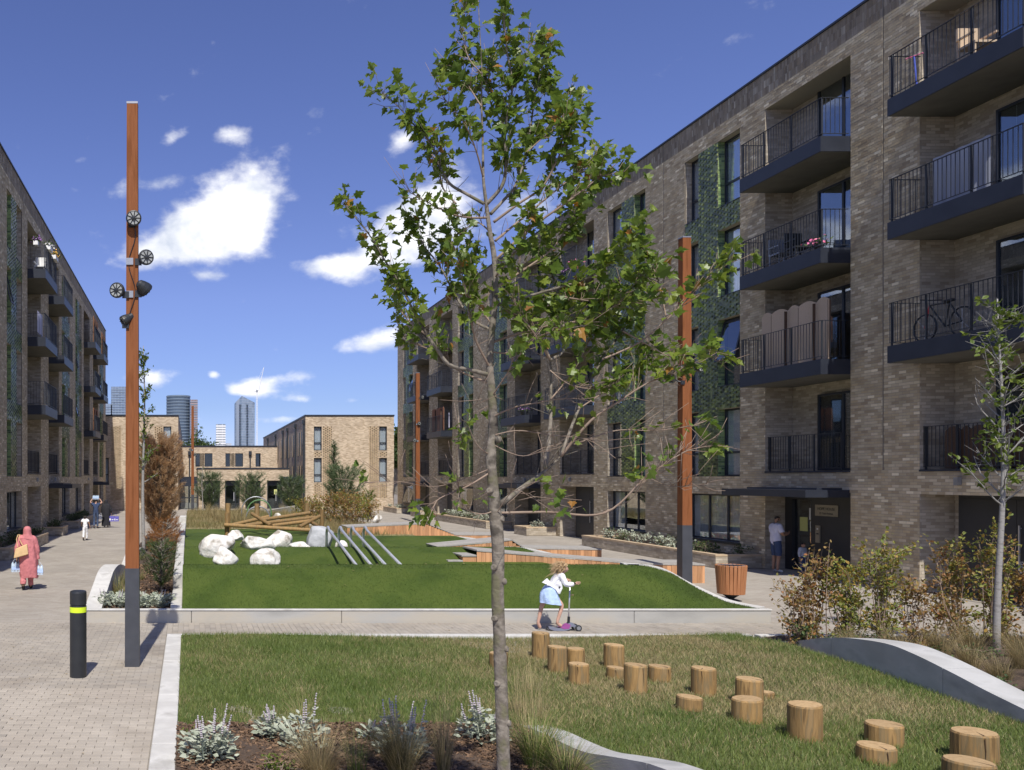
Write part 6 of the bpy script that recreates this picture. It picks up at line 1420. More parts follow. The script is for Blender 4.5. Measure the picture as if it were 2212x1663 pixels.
# planter plants
def fill(fc, spec, mats, seed, step=.55):
    t0,t1,dout,h = spec; rs = random.Random(seed); t = t0+.35; out = []
    while t < t1-.25: out.append((fc.P(t,rs.uniform(.35,dout-.4),h-.1),rs)); t += step*rs.uniform(.7,1.3)
    return out
SIL = 'silver leaved plant in the long brick planters of the right block'
for pi,(spec,sd) in enumerate(((PL_R[0],1),(PL_R[2],2))):
    for i,(p,rs) in enumerate(fill(fR,spec,None,sd,.6)):
        if i % 4 == 3 or (pi == 0 and p.y < 29.6): shrub('planter_shrub','dark green shrub among the silver plants of the right block planters', p.x,p.y,p.z,.34,.3,MAT['shrub'],200+i,170,(.05,.09),5,group='planter shrubs right')
        else: shrub('silver_plant',SIL, p.x,p.y,p.z,.36,.26,MAT['silver'],240+i,150,(.06,.11),6,group='silver plants in the right planters')
for spec,sd in ((PL_R[1],3),(PL_R[3],4),(PL_R[4],5)):
    for i,(p,rs) in enumerate(fill(fR,spec,None,sd,.8)): shrub('silver_plant','silver leaved plant in the short brick planters of the right block', p.x,p.y,p.z,.3,.25,MAT['silver'],300+i+sd*7,110,(.06,.11),5,group='silver plants in the short planters')
for spec,sd in ((PL_L[0],6),(PL_L[1],7),(PL_L[2],8)):
    for i,(p,rs) in enumerate(fill(fL,spec,None,sd,.7)): shrub('planter_shrub','dark green shrub in the brick planters of the left block', p.x,p.y,p.z,.34,.3,MAT['shrub'],400+i+sd*7,150,(.06,.10),5,group='planter shrubs left')

# ---- ornamental grasses
def tuft(label, X, Y, z0, H, n, mats, seed, lean=1.0, w=.006, rad=.06, group=None, name='grass_tuft', bias=None):
    rs = np.random.RandomState(seed); r = thing(name, label, 'grass', (X,Y,z0), group)
    for j,(mat,share) in enumerate(mats):
        k = int(n*share); a = rs.uniform(0,6.283,k); rr = rad*np.sqrt(rs.rand(k)); pos = np.c_[X+np.cos(a)*rr,Y+np.sin(a)*rr,np.full(k,z0-.02)]
        az = a+rs.normal(0,.5,k)
        if bias is not None: az = np.where(rs.rand(k)<.6, bias+rs.normal(0,.6,k), az)
        V,F = arcs(pos,az,H*rs.uniform(.55,1.15,k),lean*rs.uniform(.25,1.25,k),np.full(k,w),5)
        o = link('blades' if j == 0 else 'dry_blades', np_mesh('blades',V,F), mat, r); o['kind'] = 'stuff'
    return r
ST, GG = MAT['straw'], MAT['grassg']
MAT['olive'] = M('grass_olive', [(.14,.13,.055),(.22,.19,.09)], scale=3, rough=.7, trans=.3, island=[(.6,.6,.5),(1,1,1),(1.5,1.4,1.3)])
p = gnd(690,1705); tuft('pale straw coloured feathery grass tuft in the bark bed', p.x,p.y,.02,.58,1100,[(ST,.75),(MAT['olive'],.25)],1,1.15,.0045,.08)
p = gnd(870,1700); tuft('dark olive feathery grass tuft with blowing tips in the bark bed', p.x,p.y,.02,.66,1300,[(MAT['olive'],.7),(ST,.3)],2,.95,.0045,.09,bias=2.9)
p = gnd(958,1690); tuft('upright thin straw coloured grass beside the olive tuft', p.x,p.y,.02,.84,220,[(ST,.6),(MAT['olive'],.4)],3,.55,.004,.05)
p = gnd(770,1680); tuft('sparse dark green rush like tuft between the two feathery grasses', p.x,p.y,.02,.52,110,[(GG,.8),(ST,.2)],4,.5,.005,.08)
p = gnd(1160,1665); tuft('green arching grass tuft beside the tree trunk and wavy wall', p.x,p.y,.02,.60,800,[(GG,.75),(ST,.25)],5,1.25,.006,.10)
p = gnd(1225,1700); tuft('low green arching grass tuft at the foot of the wavy wall', p.x,p.y,.02,.5,500,[(GG,.7),(ST,.3)],6,1.3,.006,.08)
for i,(u,v,H) in enumerate(((1130,1585,.85),(1160,1560,.8),(1115,1545,.65),(1145,1500,.45))):
    p = gnd(u,v); tuft('wispy stand of tall straw stems on the lawn edge beside the tree', p.x,p.y,.03,H,70,[(ST,1)],20+i,.7,.0035,.14,group='wispy straw stems by the tree')
p = gnd(650,1600); tuft('fountain of fine straw stems behind the taller silver plant', p.x+.05,p.y+.25,.02,.55,130,[(ST,1)],31,1.3,.003,.05)
HB = [(10.2,13.5,.5),(10.7,13.3,.55),(11.3,13.2,.6),(11.9,13.35,.65),(12.3,13.0,.6),(12.9,13.0,.55),(10.4,12.6,.45),(11.0,12.4,.5),(11.6,12.2,.6),(12.2,12.3,.55),(12.0,11.5,.6),(11.3,11.5,.55),(10.7,11.6,.45),(11.9,10.7,.6),(11.2,10.6,.5),(10.6,10.8,.4),(13.3,13.6,.5),(12.7,11.9,.6)]
for i,(x,y,H) in enumerate(HB): tuft('tan feathery grass tuft between the curved wall and the beech hedge', x,y,.08,H,520,[(ST,.62),(MAT['olive'],.38)],40+i,1.0,.005,.11,group='feathery grasses behind the curved wall',bias=2.8)
for i,(x,y) in enumerate(((10.1,11.9),(10.1,12.7),(10.3,13.9),(10.05,11.1),(10.9,12.9),(10.3,10.3),(11.6,12.9),(10.9,14.0))): shrub('ground_cover','low dark green ground cover plant behind the curved wall',x,y,.08,.22,.28,MAT['shrub'],500+i,260,(.03,.06),6,group='ground cover behind the curved wall')
for i,(x,y,H) in enumerate(((-1.55,19.2,.55),(-1.6,20.6,.55),(-1.35,18.6,.35),(-1.5,22.5,.45),(-1.2,21.5,.4),(-1.45,25.5,.5))): tuft('tan and green grass tuft along the white wavy wall of the planting bed', x,y,.25,H,240,[(ST,.55),(GG,.45)],60+i,1.0,.006,.1,group='grass tufts in the planting bed')
for i in range(26):
    rs = random.Random(900+i); Y = rs.uniform(40,60); u = rs.uniform(425,530) if i < 16 else rs.uniform(600,700); x = px(u,Y)
    tuft('dry straw coloured grass tuft in the far meadow', x,Y,turf_h(max(-.1,min(9,x)),Y),rs.uniform(.45,.8),120,[(ST,.7),(MAT['olive'],.3)],100+i,.8,.012,.15,group='dry tufts in the far meadow')
# ---- silver lamb's ear clumps with flower spikes
def lambs_ear(label, X, Y, z0, H, rad, seed, spikes=6, n=130, group=None, ls=(.06,.11)):
    rs = np.random.RandomState(seed); r = thing('silver_plant', label, 'plant', (X,Y,z0), group); P = []; D = []; S = []; st = MB(); sp = MB()
    for _ in range(n):
        a = rs.uniform(0,6.283); q = rad*np.sqrt(rs.rand()); P.append((X+math.cos(a)*q,Y+math.sin(a)*q,z0+rs.uniform(.02,.72)*H*(1-.45*q/rad))); D.append((math.cos(a)+rs.normal(0,.4),math.sin(a)+rs.normal(0,.4),rs.uniform(-.1,.9))); S.append(rs.uniform(*ls))
    for k in range(spikes):
        a = rs.uniform(0,6.283); q = rad*.7*rs.rand(); b = Vector((X+math.cos(a)*q,Y+math.sin(a)*q,z0)); e = b+Vector((math.cos(a)*.08+rs.normal(0,.03),math.sin(a)*.08+rs.normal(0,.03),H*rs.uniform(.7,1.08))); st.tube([b,b.lerp(e,.5)+Vector((0,0,.01)),e],[.006,.005,.004],5)
        c = b.lerp(e,.62)
        for s in range(9):
            pz_ = c.lerp(e,s/8); rr = .015*(1-.05*s); sp.lathe([(rr*.5,-.008),(rr,.0),(rr*.5,.009)],pz_+Vector(rs.normal(0,.002,3)),7)
        for s in range(22):
            t = rs.uniform(.08,.72); pp = b.lerp(e,t); a2 = rs.uniform(0,6.283); P.append(tuple(pp)); D.append((math.cos(a2),math.sin(a2),rs.uniform(-.1,.6))); S.append(rs.uniform(.04,.08))
    st.build('stems', MAT['silver'], r); link('foliage', leaves('foliage',T_oval(.24),P,D,S,rs,.9), MAT['silver'], r)['kind'] = 'stuff'
    if spikes: o = sp.build('flower_spikes', MAT['lav'], r); o['kind'] = 'stuff'
p = gnd(450,1645); lambs_ear('bushy silver woolly plant at the white kerb corner of the bark bed', p.x,p.y,.03,.48,.25,1,9,230)
p = gnd(592,1600); lambs_ear('small silver woolly plant left of the tallest flower spike', p.x,p.y,.03,.38,.18,2,5,120)
p = gnd(655,1622); lambs_ear('silver woolly plant with the tallest single flower spike', p.x,p.y,.03,.58,.22,3,3,150)
p = gnd(865,1640); lambs_ear('silver woolly plant behind the dark olive grass tuft', p.x,p.y,.03,.54,.23,4,11,200)
p = gnd(800,1600); lambs_ear('tiny silver woolly seedling in the bark bed', p.x,p.y,.03,.24,.08,5,2,30)
p = gnd(1045,1605); lambs_ear('silver woolly plant with flower spikes beside the tree trunk', p.x,p.y,.03,.50,.24,6,9,140)
for i,(x,y) in enumerate(((-1.5,17.65),(-1.15,17.55),(-.75,17.6),(-1.35,18.1),(-.6,18.0),(-.95,17.9),(-1.65,18.0))): lambs_ear('low silver woolly plant behind the front of the retaining wall', x,y,.20,.36,.26,10+i,3 if i<2 else 1,150,group='silver plants in the planting bed',ls=(.08,.15))
p = gnd(590,1680); shrub('green_weed','small bright green leafy weed in the bark bed', p.x,p.y,.02,.17,.15,MAT['leafy'],77,170,(.03,.05),8)
p = gnd(388,1590,.03); shrub('green_weed','tiny green weed at the white kerb edge', p.x+.06,p.y,.02,.06,.07,MAT['leafy'],78,60,(.02,.035),5)
# ---- far round tree
def round_tree(label, X, Y, z0, H, rad, seed):
    rs = np.random.RandomState(seed); r = thing('broadleaf_tree', label, 'tree', (X,Y,z0)); MB().tube([(X,Y,z0),(X,Y,z0+H*.7)],[.5,.25],8).build('trunk', MAT['bark'], r)
    P = []; D = []; S = []; cl = [(rs.normal(0,.45,3)*np.array((rad,rad,(H*.3))))+np.array((X,Y,z0+H*.62)) for _ in range(60)]
    for c in cl:
        for _ in range(90): q = c+rs.normal(0,.16,3)*rad; P.append(q); D.append(rs.normal(0,1,3)+np.array((0,0,.3))); S.append(rs.uniform(.35,.75))
    link('crown', leaves('crown',TO,P,D,S,rs), MAT['treefar'], r)['kind'] = 'stuff'
round_tree('dark green domed tree rising above the roof of the two storey range', px(431,240), 240, 0, 15.2, 4.3, 3)
round_tree('sliver of a green tree between the curtained block and the long block', px(856,150), 150, 0, 12, 3.0, 4)
# ------------------------------------------------------------------ people
def cm(name, c, c2=None, rough=.85, **k): 
    m = M(name, [c, c2 or tuple(min(1,x*1.25) for x in c)], scale=9, rough=rough, obj=True, bump=(.03 if name.startswith('cloth') else 0), bscale=9, **k); MAT[name] = m; return m
for nm, c in (('skin_light',(.50,.30,.22)),('skin_tan',(.30,.17,.11)),('hair_dark',(.018,.014,.012)),('cloth_white',(.70,.70,.72)),('cloth_pink',(.46,.155,.16)),('cloth_black',(.014,.014,.018)),('cloth_navy',(.03,.05,.11)),('cloth_denim',(.05,.075,.14)),('cloth_skyblue',(.38,.50,.72)),('leather_tan',(.56,.38,.19)),('shoe_black',(.015,.015,.016)),('bag_violet',(.10,.09,.35)),('cloth_shirt',(.50,.50,.60)),('shoe_white',(.6,.6,.6)),('scoot_grey',(.16,.17,.22)),('scoot_pink',(.26,.06,.22))): cm(nm, c)
cm('hair_blond', (.36,.23,.11), (.62,.46,.27))
def plastic(name, c, a):
    m = bpy.data.materials.new(name); m.use_nodes = True; N = m.node_tree.nodes; P = N['Principled BSDF']; P.inputs['Base Color'].default_value = (*c,1); P.inputs['Roughness'].default_value = .18; P.inputs['Alpha'].default_value = a; MAT[name] = m
plastic('bottle', (.62,.80,.95), .62); plastic('film', (.85,.90,.95), .28)

def hand_chain(J, B, side, wrist, hand, spread, sc, curl=None):
    """palm with four unequal fingers and a thumb rooted at the side of the palm"""
    w, h = Vector(wrist), Vector(hand); d = (h-w).normalized(); s = Vector(spread).normalized(); c = Vector(curl) if curl else d
    names = (('index',.035,.070),('middle',.012,.078),('ring',-.011,.072),('little',-.032,.056))
    for n,off,l in names:
        b = h+s*off*sc+d*.02*sc; k = b+d*l*.5*sc; t = k+(d*.6+c*.6).normalized()*l*.55*sc
        for q,(p,r) in enumerate(((b,.0105),(k,.0092),(t,.0075))): J[f'{side}_{n}{q}'] = (p,r*sc)
        B += [(f'{side}_hand',f'{side}_{n}0'),(f'{side}_{n}0',f'{side}_{n}1'),(f'{side}_{n}1',f'{side}_{n}2')]
    b = w.lerp(h,.45)+s*.032*sc; k = b+(s*.6+d*.7).normalized()*.035*sc; t = k+(d+c*.3).normalized()*.03*sc
    for q,(p,r) in enumerate(((b,.013),(k,.011),(t,.008))): J[f'{side}_thumb{q}'] = (p,r*sc)
    B += [(f'{side}_palm',f'{side}_thumb0'),(f'{side}_thumb0',f'{side}_thumb1'),(f'{side}_thumb1',f'{side}_thumb2')]
def skeleton(p, s, child=False):
    """p: joint positions (already scaled) -> joints with radii, bones; s: body height / 1.7"""
    rad = dict(pelvis=.125,spine=.115,chest=.125,neck=.052,jaw=.070,head=.092,crown=.062)
    J = {k:(Vector(p[k]),r*s) for k,r in rad.items()}
    if child:
        for k in ('jaw','head','crown'): J[k] = (J[k][0], J[k][1]*1.32)
        for k in ('pelvis','spine','chest'): J[k] = (J[k][0], J[k][1]*.95)
    B = [('pelvis','spine'),('spine','chest'),('chest','neck'),('neck','jaw'),('jaw','head'),('head','crown')]
    f = Vector(p.get('look',(0,1,0))).normalized(); hd = J['head'][0]; hr = J['head'][1]
    J['nose'] = (hd+f*hr*1.08+Vector((0,0,-.02*s)),.014*s); B.append(('head','nose'))
    sd = f.cross(Vector((0,0,1)))
    for nm,k in (('ear_l',-1),('ear_r',1)): J[nm] = (hd+sd*k*hr*1.02+Vector((0,0,-.012*s)),.016*s); B.append(('head',nm))
    for side in 'lr':
        for k,r in (('shoulder',.062),('elbow',.042),('wrist',.028)): J[f'{side}_{k}'] = (Vector(p[f'{side}_{k}']),r*s)
        w, h = Vector(p[f'{side}_wrist']), Vector(p[f'{side}_hand']); J[f'{side}_palm'] = (w.lerp(h,.5),.030*s); J[f'{side}_hand'] = (h,.030*s)
        for k,r in (('hip',.088),('knee',.056),('ankle',.037),('heel',.034),('toe',.028)):
            if k == 'heel': continue
            J[f'{side}_{k}'] = (Vector(p[f'{side}_{k}']),r*s)
        B += [('chest',f'{side}_shoulder'),(f'{side}_shoulder',f'{side}_elbow'),(f'{side}_elbow',f'{side}_wrist'),(f'{side}_wrist',f'{side}_palm'),(f'{side}_palm',f'{side}_hand'),
              ('pelvis',f'{side}_hip'),(f'{side}_hip',f'{side}_knee'),(f'{side}_knee',f'{side}_ankle'),(f'{side}_ankle',f'{side}_toe')]
        sp = p.get(f'{side}_spread',(0,1,0)); hand_chain(J,B,side,w,h,sp,s,p.get(f'{side}_curl'))
    return J, B
def grow(J, B):
    names = list(J); idx = {n:i for i,n in enumerate(names)}
    me = bpy.data.meshes.new('skel'); me.from_pydata([tuple(J[n][0]) for n in names],[(idx[a],idx[b]) for a,b in B],[]); me.update()
    ob = bpy.data.objects.new('skel',me); COL.objects.link(ob); md = ob.modifiers.new('skin','SKIN'); md.use_smooth_shade = True; md.branch_smoothing = .6
    for i,n in enumerate(names):
        r = J[n][1]; sv = me.skin_vertices[0].data[i]; sv.radius = (r,r); sv.use_root = (n == 'pelvis')
    ss = ob.modifiers.new('sub','SUBSURF'); ss.levels = 2; ss.render_levels = 2
    dg = bpy.context.evaluated_depsgraph_get(); out = bpy.data.meshes.new_from_object(ob.evaluated_get(dg)); bpy.data.objects.remove(ob)
    out.polygons.foreach_set('use_smooth',[True]*len(out.polygons)); return out
def nearest_bones(me, J, B):
    n = len(me.vertices); V = np.zeros(n*3,np.float32); me.vertices.foreach_get('co',V); V = V.reshape(-1,3); best = np.full(n,9e9); bi = np.zeros(n,int); bt = np.zeros(n)
    for k,(a,b) in enumerate(B):
        p, q = np.array(J[a][0]), np.array(J[b][0]); d = q-p; t = np.clip(((V-p)@d)/(d@d+1e-9),0,1); c = p+t[:,None]*d; r = J[a][1]+(J[b][1]-J[a][1])*t; dist = np.linalg.norm(V-c,axis=1)-r
        m = dist < best; best[m] = dist[m]; bi[m] = k; bt[m] = t[m]
    return V, bi, bt
def garment(name, me, J, B, sel, off, mat, root, sway=0):
    """sel: {bone: (t0,t1)} faces of the body lifted off the skin"""
    V, bi, bt = nearest_bones(me,J,B); ok = np.zeros(len(V),bool)
    for k,(a,b) in enumerate(B):
        r = sel.get((a,b)) or sel.get(b)
        if r: ok |= (bi==k)&(bt>=r[0])&(bt<=r[1])
    N = np.zeros(len(V)*3,np.float32); me.vertices.foreach_get('normal',N); N = N.reshape(-1,3)
    rs = np.random.RandomState(3); wob = np.array([mnoise.noise(Vector((v*11).tolist())) for v in V])
    W = V+N*(off+off*.5*wob)[:,None]
    F = [tuple(p.vertices) for p in me.polygons if sum(bool(ok[i]) for i in p.vertices)*2 >= len(p.vertices)]
    if not F: return None
    used = sorted({i for f in F for i in f}); mp = {o:i for i,o in enumerate(used)}
    mb = MB(); mb.v = [tuple(W[i]) for i in used]; mb.f = [tuple(mp[i] for i in f) for f in F]
    return mb.build(name, mat, root, smooth=True, local=True)
ALLARM = lambda s: {f'{s}_elbow':(0,1),f'{s}_shoulder':(0,1)}
def loft(name, rings, mat, root, n=30, fold=.0, k=7, seed=1, close=False):
    vs = []; rs = random.Random(seed); ph = rs.uniform(0,6)
    for j,(cx,cy,z,rx,ry) in enumerate(rings):
        g = fold*(1-j/len(rings))
        for i in range(n):
            a = 2*math.pi*i/n; f = 1+g*(math.sin(k*a+ph+.5*j)+.5*math.sin((k+4)*a+2*ph)); zz = z+(.02*math.sin(3*a+ph) if j == 0 else 0); vs.append((cx+rx*f*math.cos(a),cy+ry*f*math.sin(a),zz))
    m = len(rings); fs = [(j*n+i,j*n+(i+1)%n,(j+1)*n+(i+1)%n,(j+1)*n+i) for j in range(m-1) for i in range(n)]
    if close: fs.append(tuple(range((m-1)*n,m*n)))
    mb = MB(); mb.add(vs,fs); return mb.build(name, mat, root, smooth=True, local=True)
def base_pose(s, **ov):
    p = dict(pelvis=(0,0,.95),spine=(0,0,1.13),chest=(0,0,1.33),neck=(0,.0,1.46),jaw=(0,.02,1.535),head=(0,.015,1.60),crown=(0,.005,1.665),
        l_shoulder=(-.165,0,1.40),l_elbow=(-.22,-.02,1.13),l_wrist=(-.235,.03,.90),l_hand=(-.235,.05,.81),r_shoulder=(.165,0,1.40),r_elbow=(.22,-.02,1.13),r_wrist=(.235,.03,.90),r_hand=(.235,.05,.81),
        l_hip=(-.09,0,.90),l_knee=(-.095,.03,.50),l_ankle=(-.095,-.01,.085),l_toe=(-.10,.13,.03),r_hip=(.09,0,.90),r_knee=(.095,.03,.50),r_ankle=(.095,-.01,.085),r_toe=(.10,.13,.03))
    p.update(ov); return {k:(Vector(v)*s if k not in ('look','l_spread','r_spread','l_curl','r_curl') else Vector(v)) for k,v in p.items()}
def person(label, loc, rz, pose, s, skin, child=False):
    r = thing('person', label, 'person', loc, None, rz); J, B = skeleton(pose,s,child); me = grow(J,B); body = link('body', me, skin, r, local=True)
    hd, hr = J['head']; f = Vector(pose.get('look',(0,1,0))).normalized(); sd = f.cross(Vector((0,0,1)))
    mb = MB()
    for k in (-1,1): mb.lathe([(.001,-.004),(.009*s,.0),(.001,.004)],hd+f*hr*.93+sd*k*.030*s+Vector((0,0,.012*s)),8,False,f)
    e = mb.build('eyes', MAT['hair_dark'], r, local=True)
    mb = MB(); mb.tube([hd+f*hr*.80+sd*-.02*s+Vector((0,0,-.062*s)),hd+f*hr*.90+Vector((0,0,-.064*s)),hd+f*hr*.80+sd*.02*s+Vector((0,0,-.062*s))],.004*s,5); mb.build('mouth', MAT['cloth_pink'], r, local=True)
    return r, J, B, me
def hair_cap(me, J, B, f, mat, root, s, low=-.35, off=.016):
    V, bi, bt = nearest_bones(me,J,B); hd, hr = J['head']; f = np.array(f); hb = {k for k,(a,b) in enumerate(B) if b in ('head','crown','jaw')}
    N = np.zeros(len(V)*3,np.float32); me.vertices.foreach_get('normal',N); N = N.reshape(-1,3); rel = (V-np.array(hd))/hr; fr = rel@f
    ok = np.array([b in hb for b in bi])&((rel[:,2] > .45)|((fr < .1)&(rel[:,2] > low-.2))|((fr < .45)&(rel[:,2] > .2)))&(rel[:,2] > low-.9)
    F = [tuple(p.vertices) for p in me.polygons if all(ok[i] for i in p.vertices)]; used = sorted({i for q in F for i in q}); mp = {o:i for i,o in enumerate(used)}
    mb = MB(); mb.v = [tuple(V[i]+N[i]*off*s*(1+.4*mnoise.noise(Vector((V[i]*30).tolist())))) for i in used]; mb.f = [tuple(mp[i] for i in q) for q in F]
    if F: mb.build('hair', mat, root, smooth=True, local=True)
def shoes(J, B, me, root, mat, off=.012):
    for k in 'lr': garment('shoe', me, J, B, {f'{k}_toe':(0,1)}, off, mat, root)
def pack(label, c, rz=0, hang=True, cols=3, rows=2, s=1.0):
    """shrink-wrapped water bottles with a carrying strap"""
    r = thing('bottle_pack', label, 'bottles', c, None, rz); d = .075*s; h = .24*s
    for i in range(cols):
        for j in range(rows):
            x, y = (i-(cols-1)/2)*d, (j-(rows-1)/2)*d; MB().lathe([(.030*s,0),(.036*s,.01),(.036*s,.07*s),(.032*s,.085*s),(.036*s,.10*s),(.036*s,.15*s),(.030*s,.18*s),(.013*s,.205*s),(.013*s,.235*s)],(x,y,0),10).build('bottle', MAT['bottle'], r, local=True)
    w, dp = cols*d/2+.004, rows*d/2+.004; mb = MB()
    mb.add([(-w,-dp,0),(w,-dp,0),(w,dp,0),(-w,dp,0),(-w*.9,-dp*.85,.21*s),(w*.9,-dp*.85,.21*s),(w*.9,dp*.85,.21*s),(-w*.9,dp*.85,.21*s)],[(0,1,5,4),(1,2,6,5),(2,3,7,6),(3,0,4,7)]); mb.build('wrap', MAT['film'], r, local=True)
    mb = MB(); mb.box(-w*.95,w*.95,-dp-.003,-dp-.001,.06*s,.13*s); mb.build('label_band', MAT['cloth_skyblue'], r, local=True)
    if hang: MB().tube([(-w*.8,0,.21*s),(-w*.3,0,.30*s),(w*.3,0,.30*s),(w*.8,0,.21*s)],.008,6).build('strap', MAT['film'], r, local=True)
    return r

# woman in pink, walking away with bag and water
s = 1.58/1.7; wl = gnd(59,1273)
pose = base_pose(s, l_elbow=(-.27,-.08,1.12), l_wrist=(-.27,-.02,.88), l_hand=(-.275,.0,.79), r_elbow=(.25,.0,1.10), r_wrist=(.27,.02,.80), r_hand=(.275,.03,.71), l_knee=(-.10,.02,.49), l_ankle=(-.10,-.16,.13), l_toe=(-.10,-.06,.03), r_knee=(.09,.10,.50), r_ankle=(.08,.12,.085), r_toe=(.09,.26,.03))
w, J, B, me = person('woman in a long pink dress and headscarf walking away with a tan shoulder bag', (wl.x,wl.y,0), .12, pose, s, MAT['skin_tan'])
garment('trousers', me, J, B, {'l_hip':(0,1),'r_hip':(0,1),'l_knee':(0,1),'r_knee':(0,1),'l_ankle':(0,.92),'r_ankle':(0,.92)}, .035, MAT['cloth_pink'], w)
for k_,t_ in (('l',.45),('r',.9)): garment('sleeve', me, J, B, {f'{k_}_shoulder':(.2,1),f'{k_}_elbow':(0,1),f'{k_}_wrist':(0,t_)}, .035, MAT['cloth_pink'], w)
loft('dress', [(.05,-.02,.30,.215,.17),(.035,-.015,.45,.23,.18),(.03,-.01,.65,.235,.185),(.02,-.01,.85,.23,.18),(.01,0,1.0,.225,.17),(0,0,1.12,.225,.16),(0,0,1.22,.225,.145),(0,0,1.29,.215,.13),(0,0,1.335,.16,.115),(0,.0,1.37,.11,.10),(0,.005,1.41,.09,.092)], MAT['cloth_pink'], w, 34, .07, 7, 2)
hd = Vector(J['head'][0])
loft('headscarf', [(0,-.01,1.27,.20,.135),(0,-.01,1.32,.155,.125),(0,-.005,1.37,.112,.112),(hd.x,hd.y-.01,1.415,.098,.108),(hd.x,hd.y-.012,1.455,.102,.116),(hd.x,hd.y-.01,1.50,.100,.116),(hd.x,hd.y-.008,1.545,.085,.10),(hd.x,hd.y-.005,1.575,.055,.066),(hd.x,hd.y,1.588,.012,.014)], MAT['cloth_pink'], w, 28, .03, 5, 4, True)
shoes(J, B, me, w, MAT['shoe_black'])
bg = thing('shoulder_bag', 'tan leather shoulder bag on the back of the woman in pink', 'bag', (wl.x-.10,wl.y-.24,.80), None, .12)
mb = MB(); c_ = [(-.19,-.05,-.0),(.17,-.05,.10),(.17,.07,.10),(-.19,.07,.0),(-.15,-.03,.24),(.14,-.03,.36),(.14,.05,.36),(-.15,.05,.24)]; mb.add(c_,[(3,2,1,0),(4,5,6,7),(0,1,5,4),(1,2,6,5),(2,3,7,6),(3,0,4,7)])
bo = mb.build('bag_body', MAT['leather_tan'], bg, local=True); bv = bo.modifiers.new('bevel','BEVEL'); bv.width = .02; bv.segments = 3
MB().tube([(-.09,.0,.28),(-.13,.08,.47),(-.10,.20,.575),(-.05,.28,.56)],[.010]*4,6).build('bag_strap', MAT['leather_tan'], bg, local=True); MB().tube([(.03,.0,.32),(-.06,.06,.47),(-.07,.20,.575),(-.03,.28,.56)],[.010]*4,6).build('bag_strap', MAT['leather_tan'], bg, local=True)
pack('water bottle pack in the left hand of the woman in pink', (wl.x-.28,wl.y-.02,.44), .3, True, 3, 2, 1.05)
pack('water bottle pack in the right hand of the woman in pink', (wl.x+.27,wl.y+.06,.36), .1, True, 3, 2, 1.05)
# child in white
s = 1.12/1.7; cl = gnd(184,1167)
pose = base_pose(s, head=(0,.015,1.58), crown=(0,.005,1.66), l_knee=(-.095,-.04,.52), l_ankle=(-.10,-.22,.17), l_toe=(-.10,-.14,.03), r_knee=(.095,.14,.52), r_ankle=(.09,.16,.085), r_toe=(.09,.30,.03), l_elbow=(-.25,.03,1.15), l_wrist=(-.25,.18,1.0), l_hand=(-.25,.24,.96), r_elbow=(.28,-.08,1.15), r_wrist=(.33,-.06,.92), r_hand=(.34,-.05,.84))
w, J, B, me = person('small child in white shirt and trousers walking away along the path', (cl.x,cl.y,0), 0, pose, s, MAT['skin_tan'], True)
garment('shirt', me, J, B, {'spine':(0,1),'chest':(0,1),'neck':(0,.35),'l_shoulder':(0,1),'r_shoulder':(0,1),'l_elbow':(0,.55),'r_elbow':(0,.55)}, .022, MAT['cloth_white'], w)
garment('trousers', me, J, B, {'l_hip':(0,1),'r_hip':(0,1),'l_knee':(0,1),'r_knee':(0,1),'l_ankle':(0,.85),'r_ankle':(0,.85)}, .016, MAT['cloth_white'], w)
shoes(J, B, me, w, MAT['shoe_black']); hair_cap(me, J, B, (0,1,0), MAT['hair_dark'], w, s, -.5, .03)
# man carrying water on his head
s = 1.62/1.7; ml = gnd(207,1141)
pose = base_pose(s, l_elbow=(-.33,.04,1.52), l_wrist=(-.20,.06,1.72), l_hand=(-.15,.06,1.76), r_elbow=(.36,.04,1.50), r_wrist=(.23,.06,1.70), r_hand=(.17,.06,1.75), r_knee=(.095,.09,.5), r_ankle=(.09,.08,.085), r_toe=(.09,.22,.03), l_ankle=(-.095,-.10,.11), l_toe=(-.10,.0,.03))
w, J, B, me = person('man in navy top and jeans carrying a bottle pack on his head', (ml.x,ml.y,0), 0, pose, s, MAT['skin_light'])
garment('shirt', me, J, B, {'spine':(0,1),'chest':(0,1),'neck':(0,.35),'l_shoulder':(0,1),'r_shoulder':(0,1),'l_elbow':(0,.4),'r_elbow':(0,.4)}, .022, MAT['cloth_navy'], w)
garment('jeans', me, J, B, {'l_hip':(0,1),'r_hip':(0,1),'l_knee':(0,1),'r_knee':(0,1),'l_ankle':(0,.92),'r_ankle':(0,.92)}, .016, MAT['cloth_denim'], w)
shoes(J, B, me, w, MAT['shoe_black']); hair_cap(me, J, B, (0,1,0), MAT['hair_dark'], w, s)
pack('shrink wrapped bottle pack balanced on the head of the man in navy', (ml.x,ml.y+.02,1.605), 0, False, 5, 3, .95)
# woman in black
s = 1.56/1.7; bl = gnd(229,1139)
pose = base_pose(s, r_elbow=(.28,.0,1.13), r_wrist=(.34,.02,.90), r_hand=(.35,.03,.81), r_knee=(.095,.09,.5), r_ankle=(.09,.10,.085), r_toe=(.09,.24,.03))
w, J, B, me = person('woman in a loose black gown walking away with shopping bags', (bl.x,bl.y,0), -.1, pose, s, MAT['skin_tan'])
loft('gown', [(0,0,.09,.25,.22),(0,0,.3,.235,.20),(0,0,.6,.235,.19),(0,0,.9,.25,.19),(0,0,1.1,.27,.18),(0,0,1.22,.26,.155),(0,0,1.30,.20,.13),(0,.01,1.36,.105,.105),(0,.01,1.41,.098,.11),(0,.01,1.47,.102,.116),(0,.01,1.52,.085,.10),(0,.01,1.555,.05,.06),(0,.01,1.565,.01,.01)], MAT['cloth_black'], w, 32, .05, 7, 6, True)
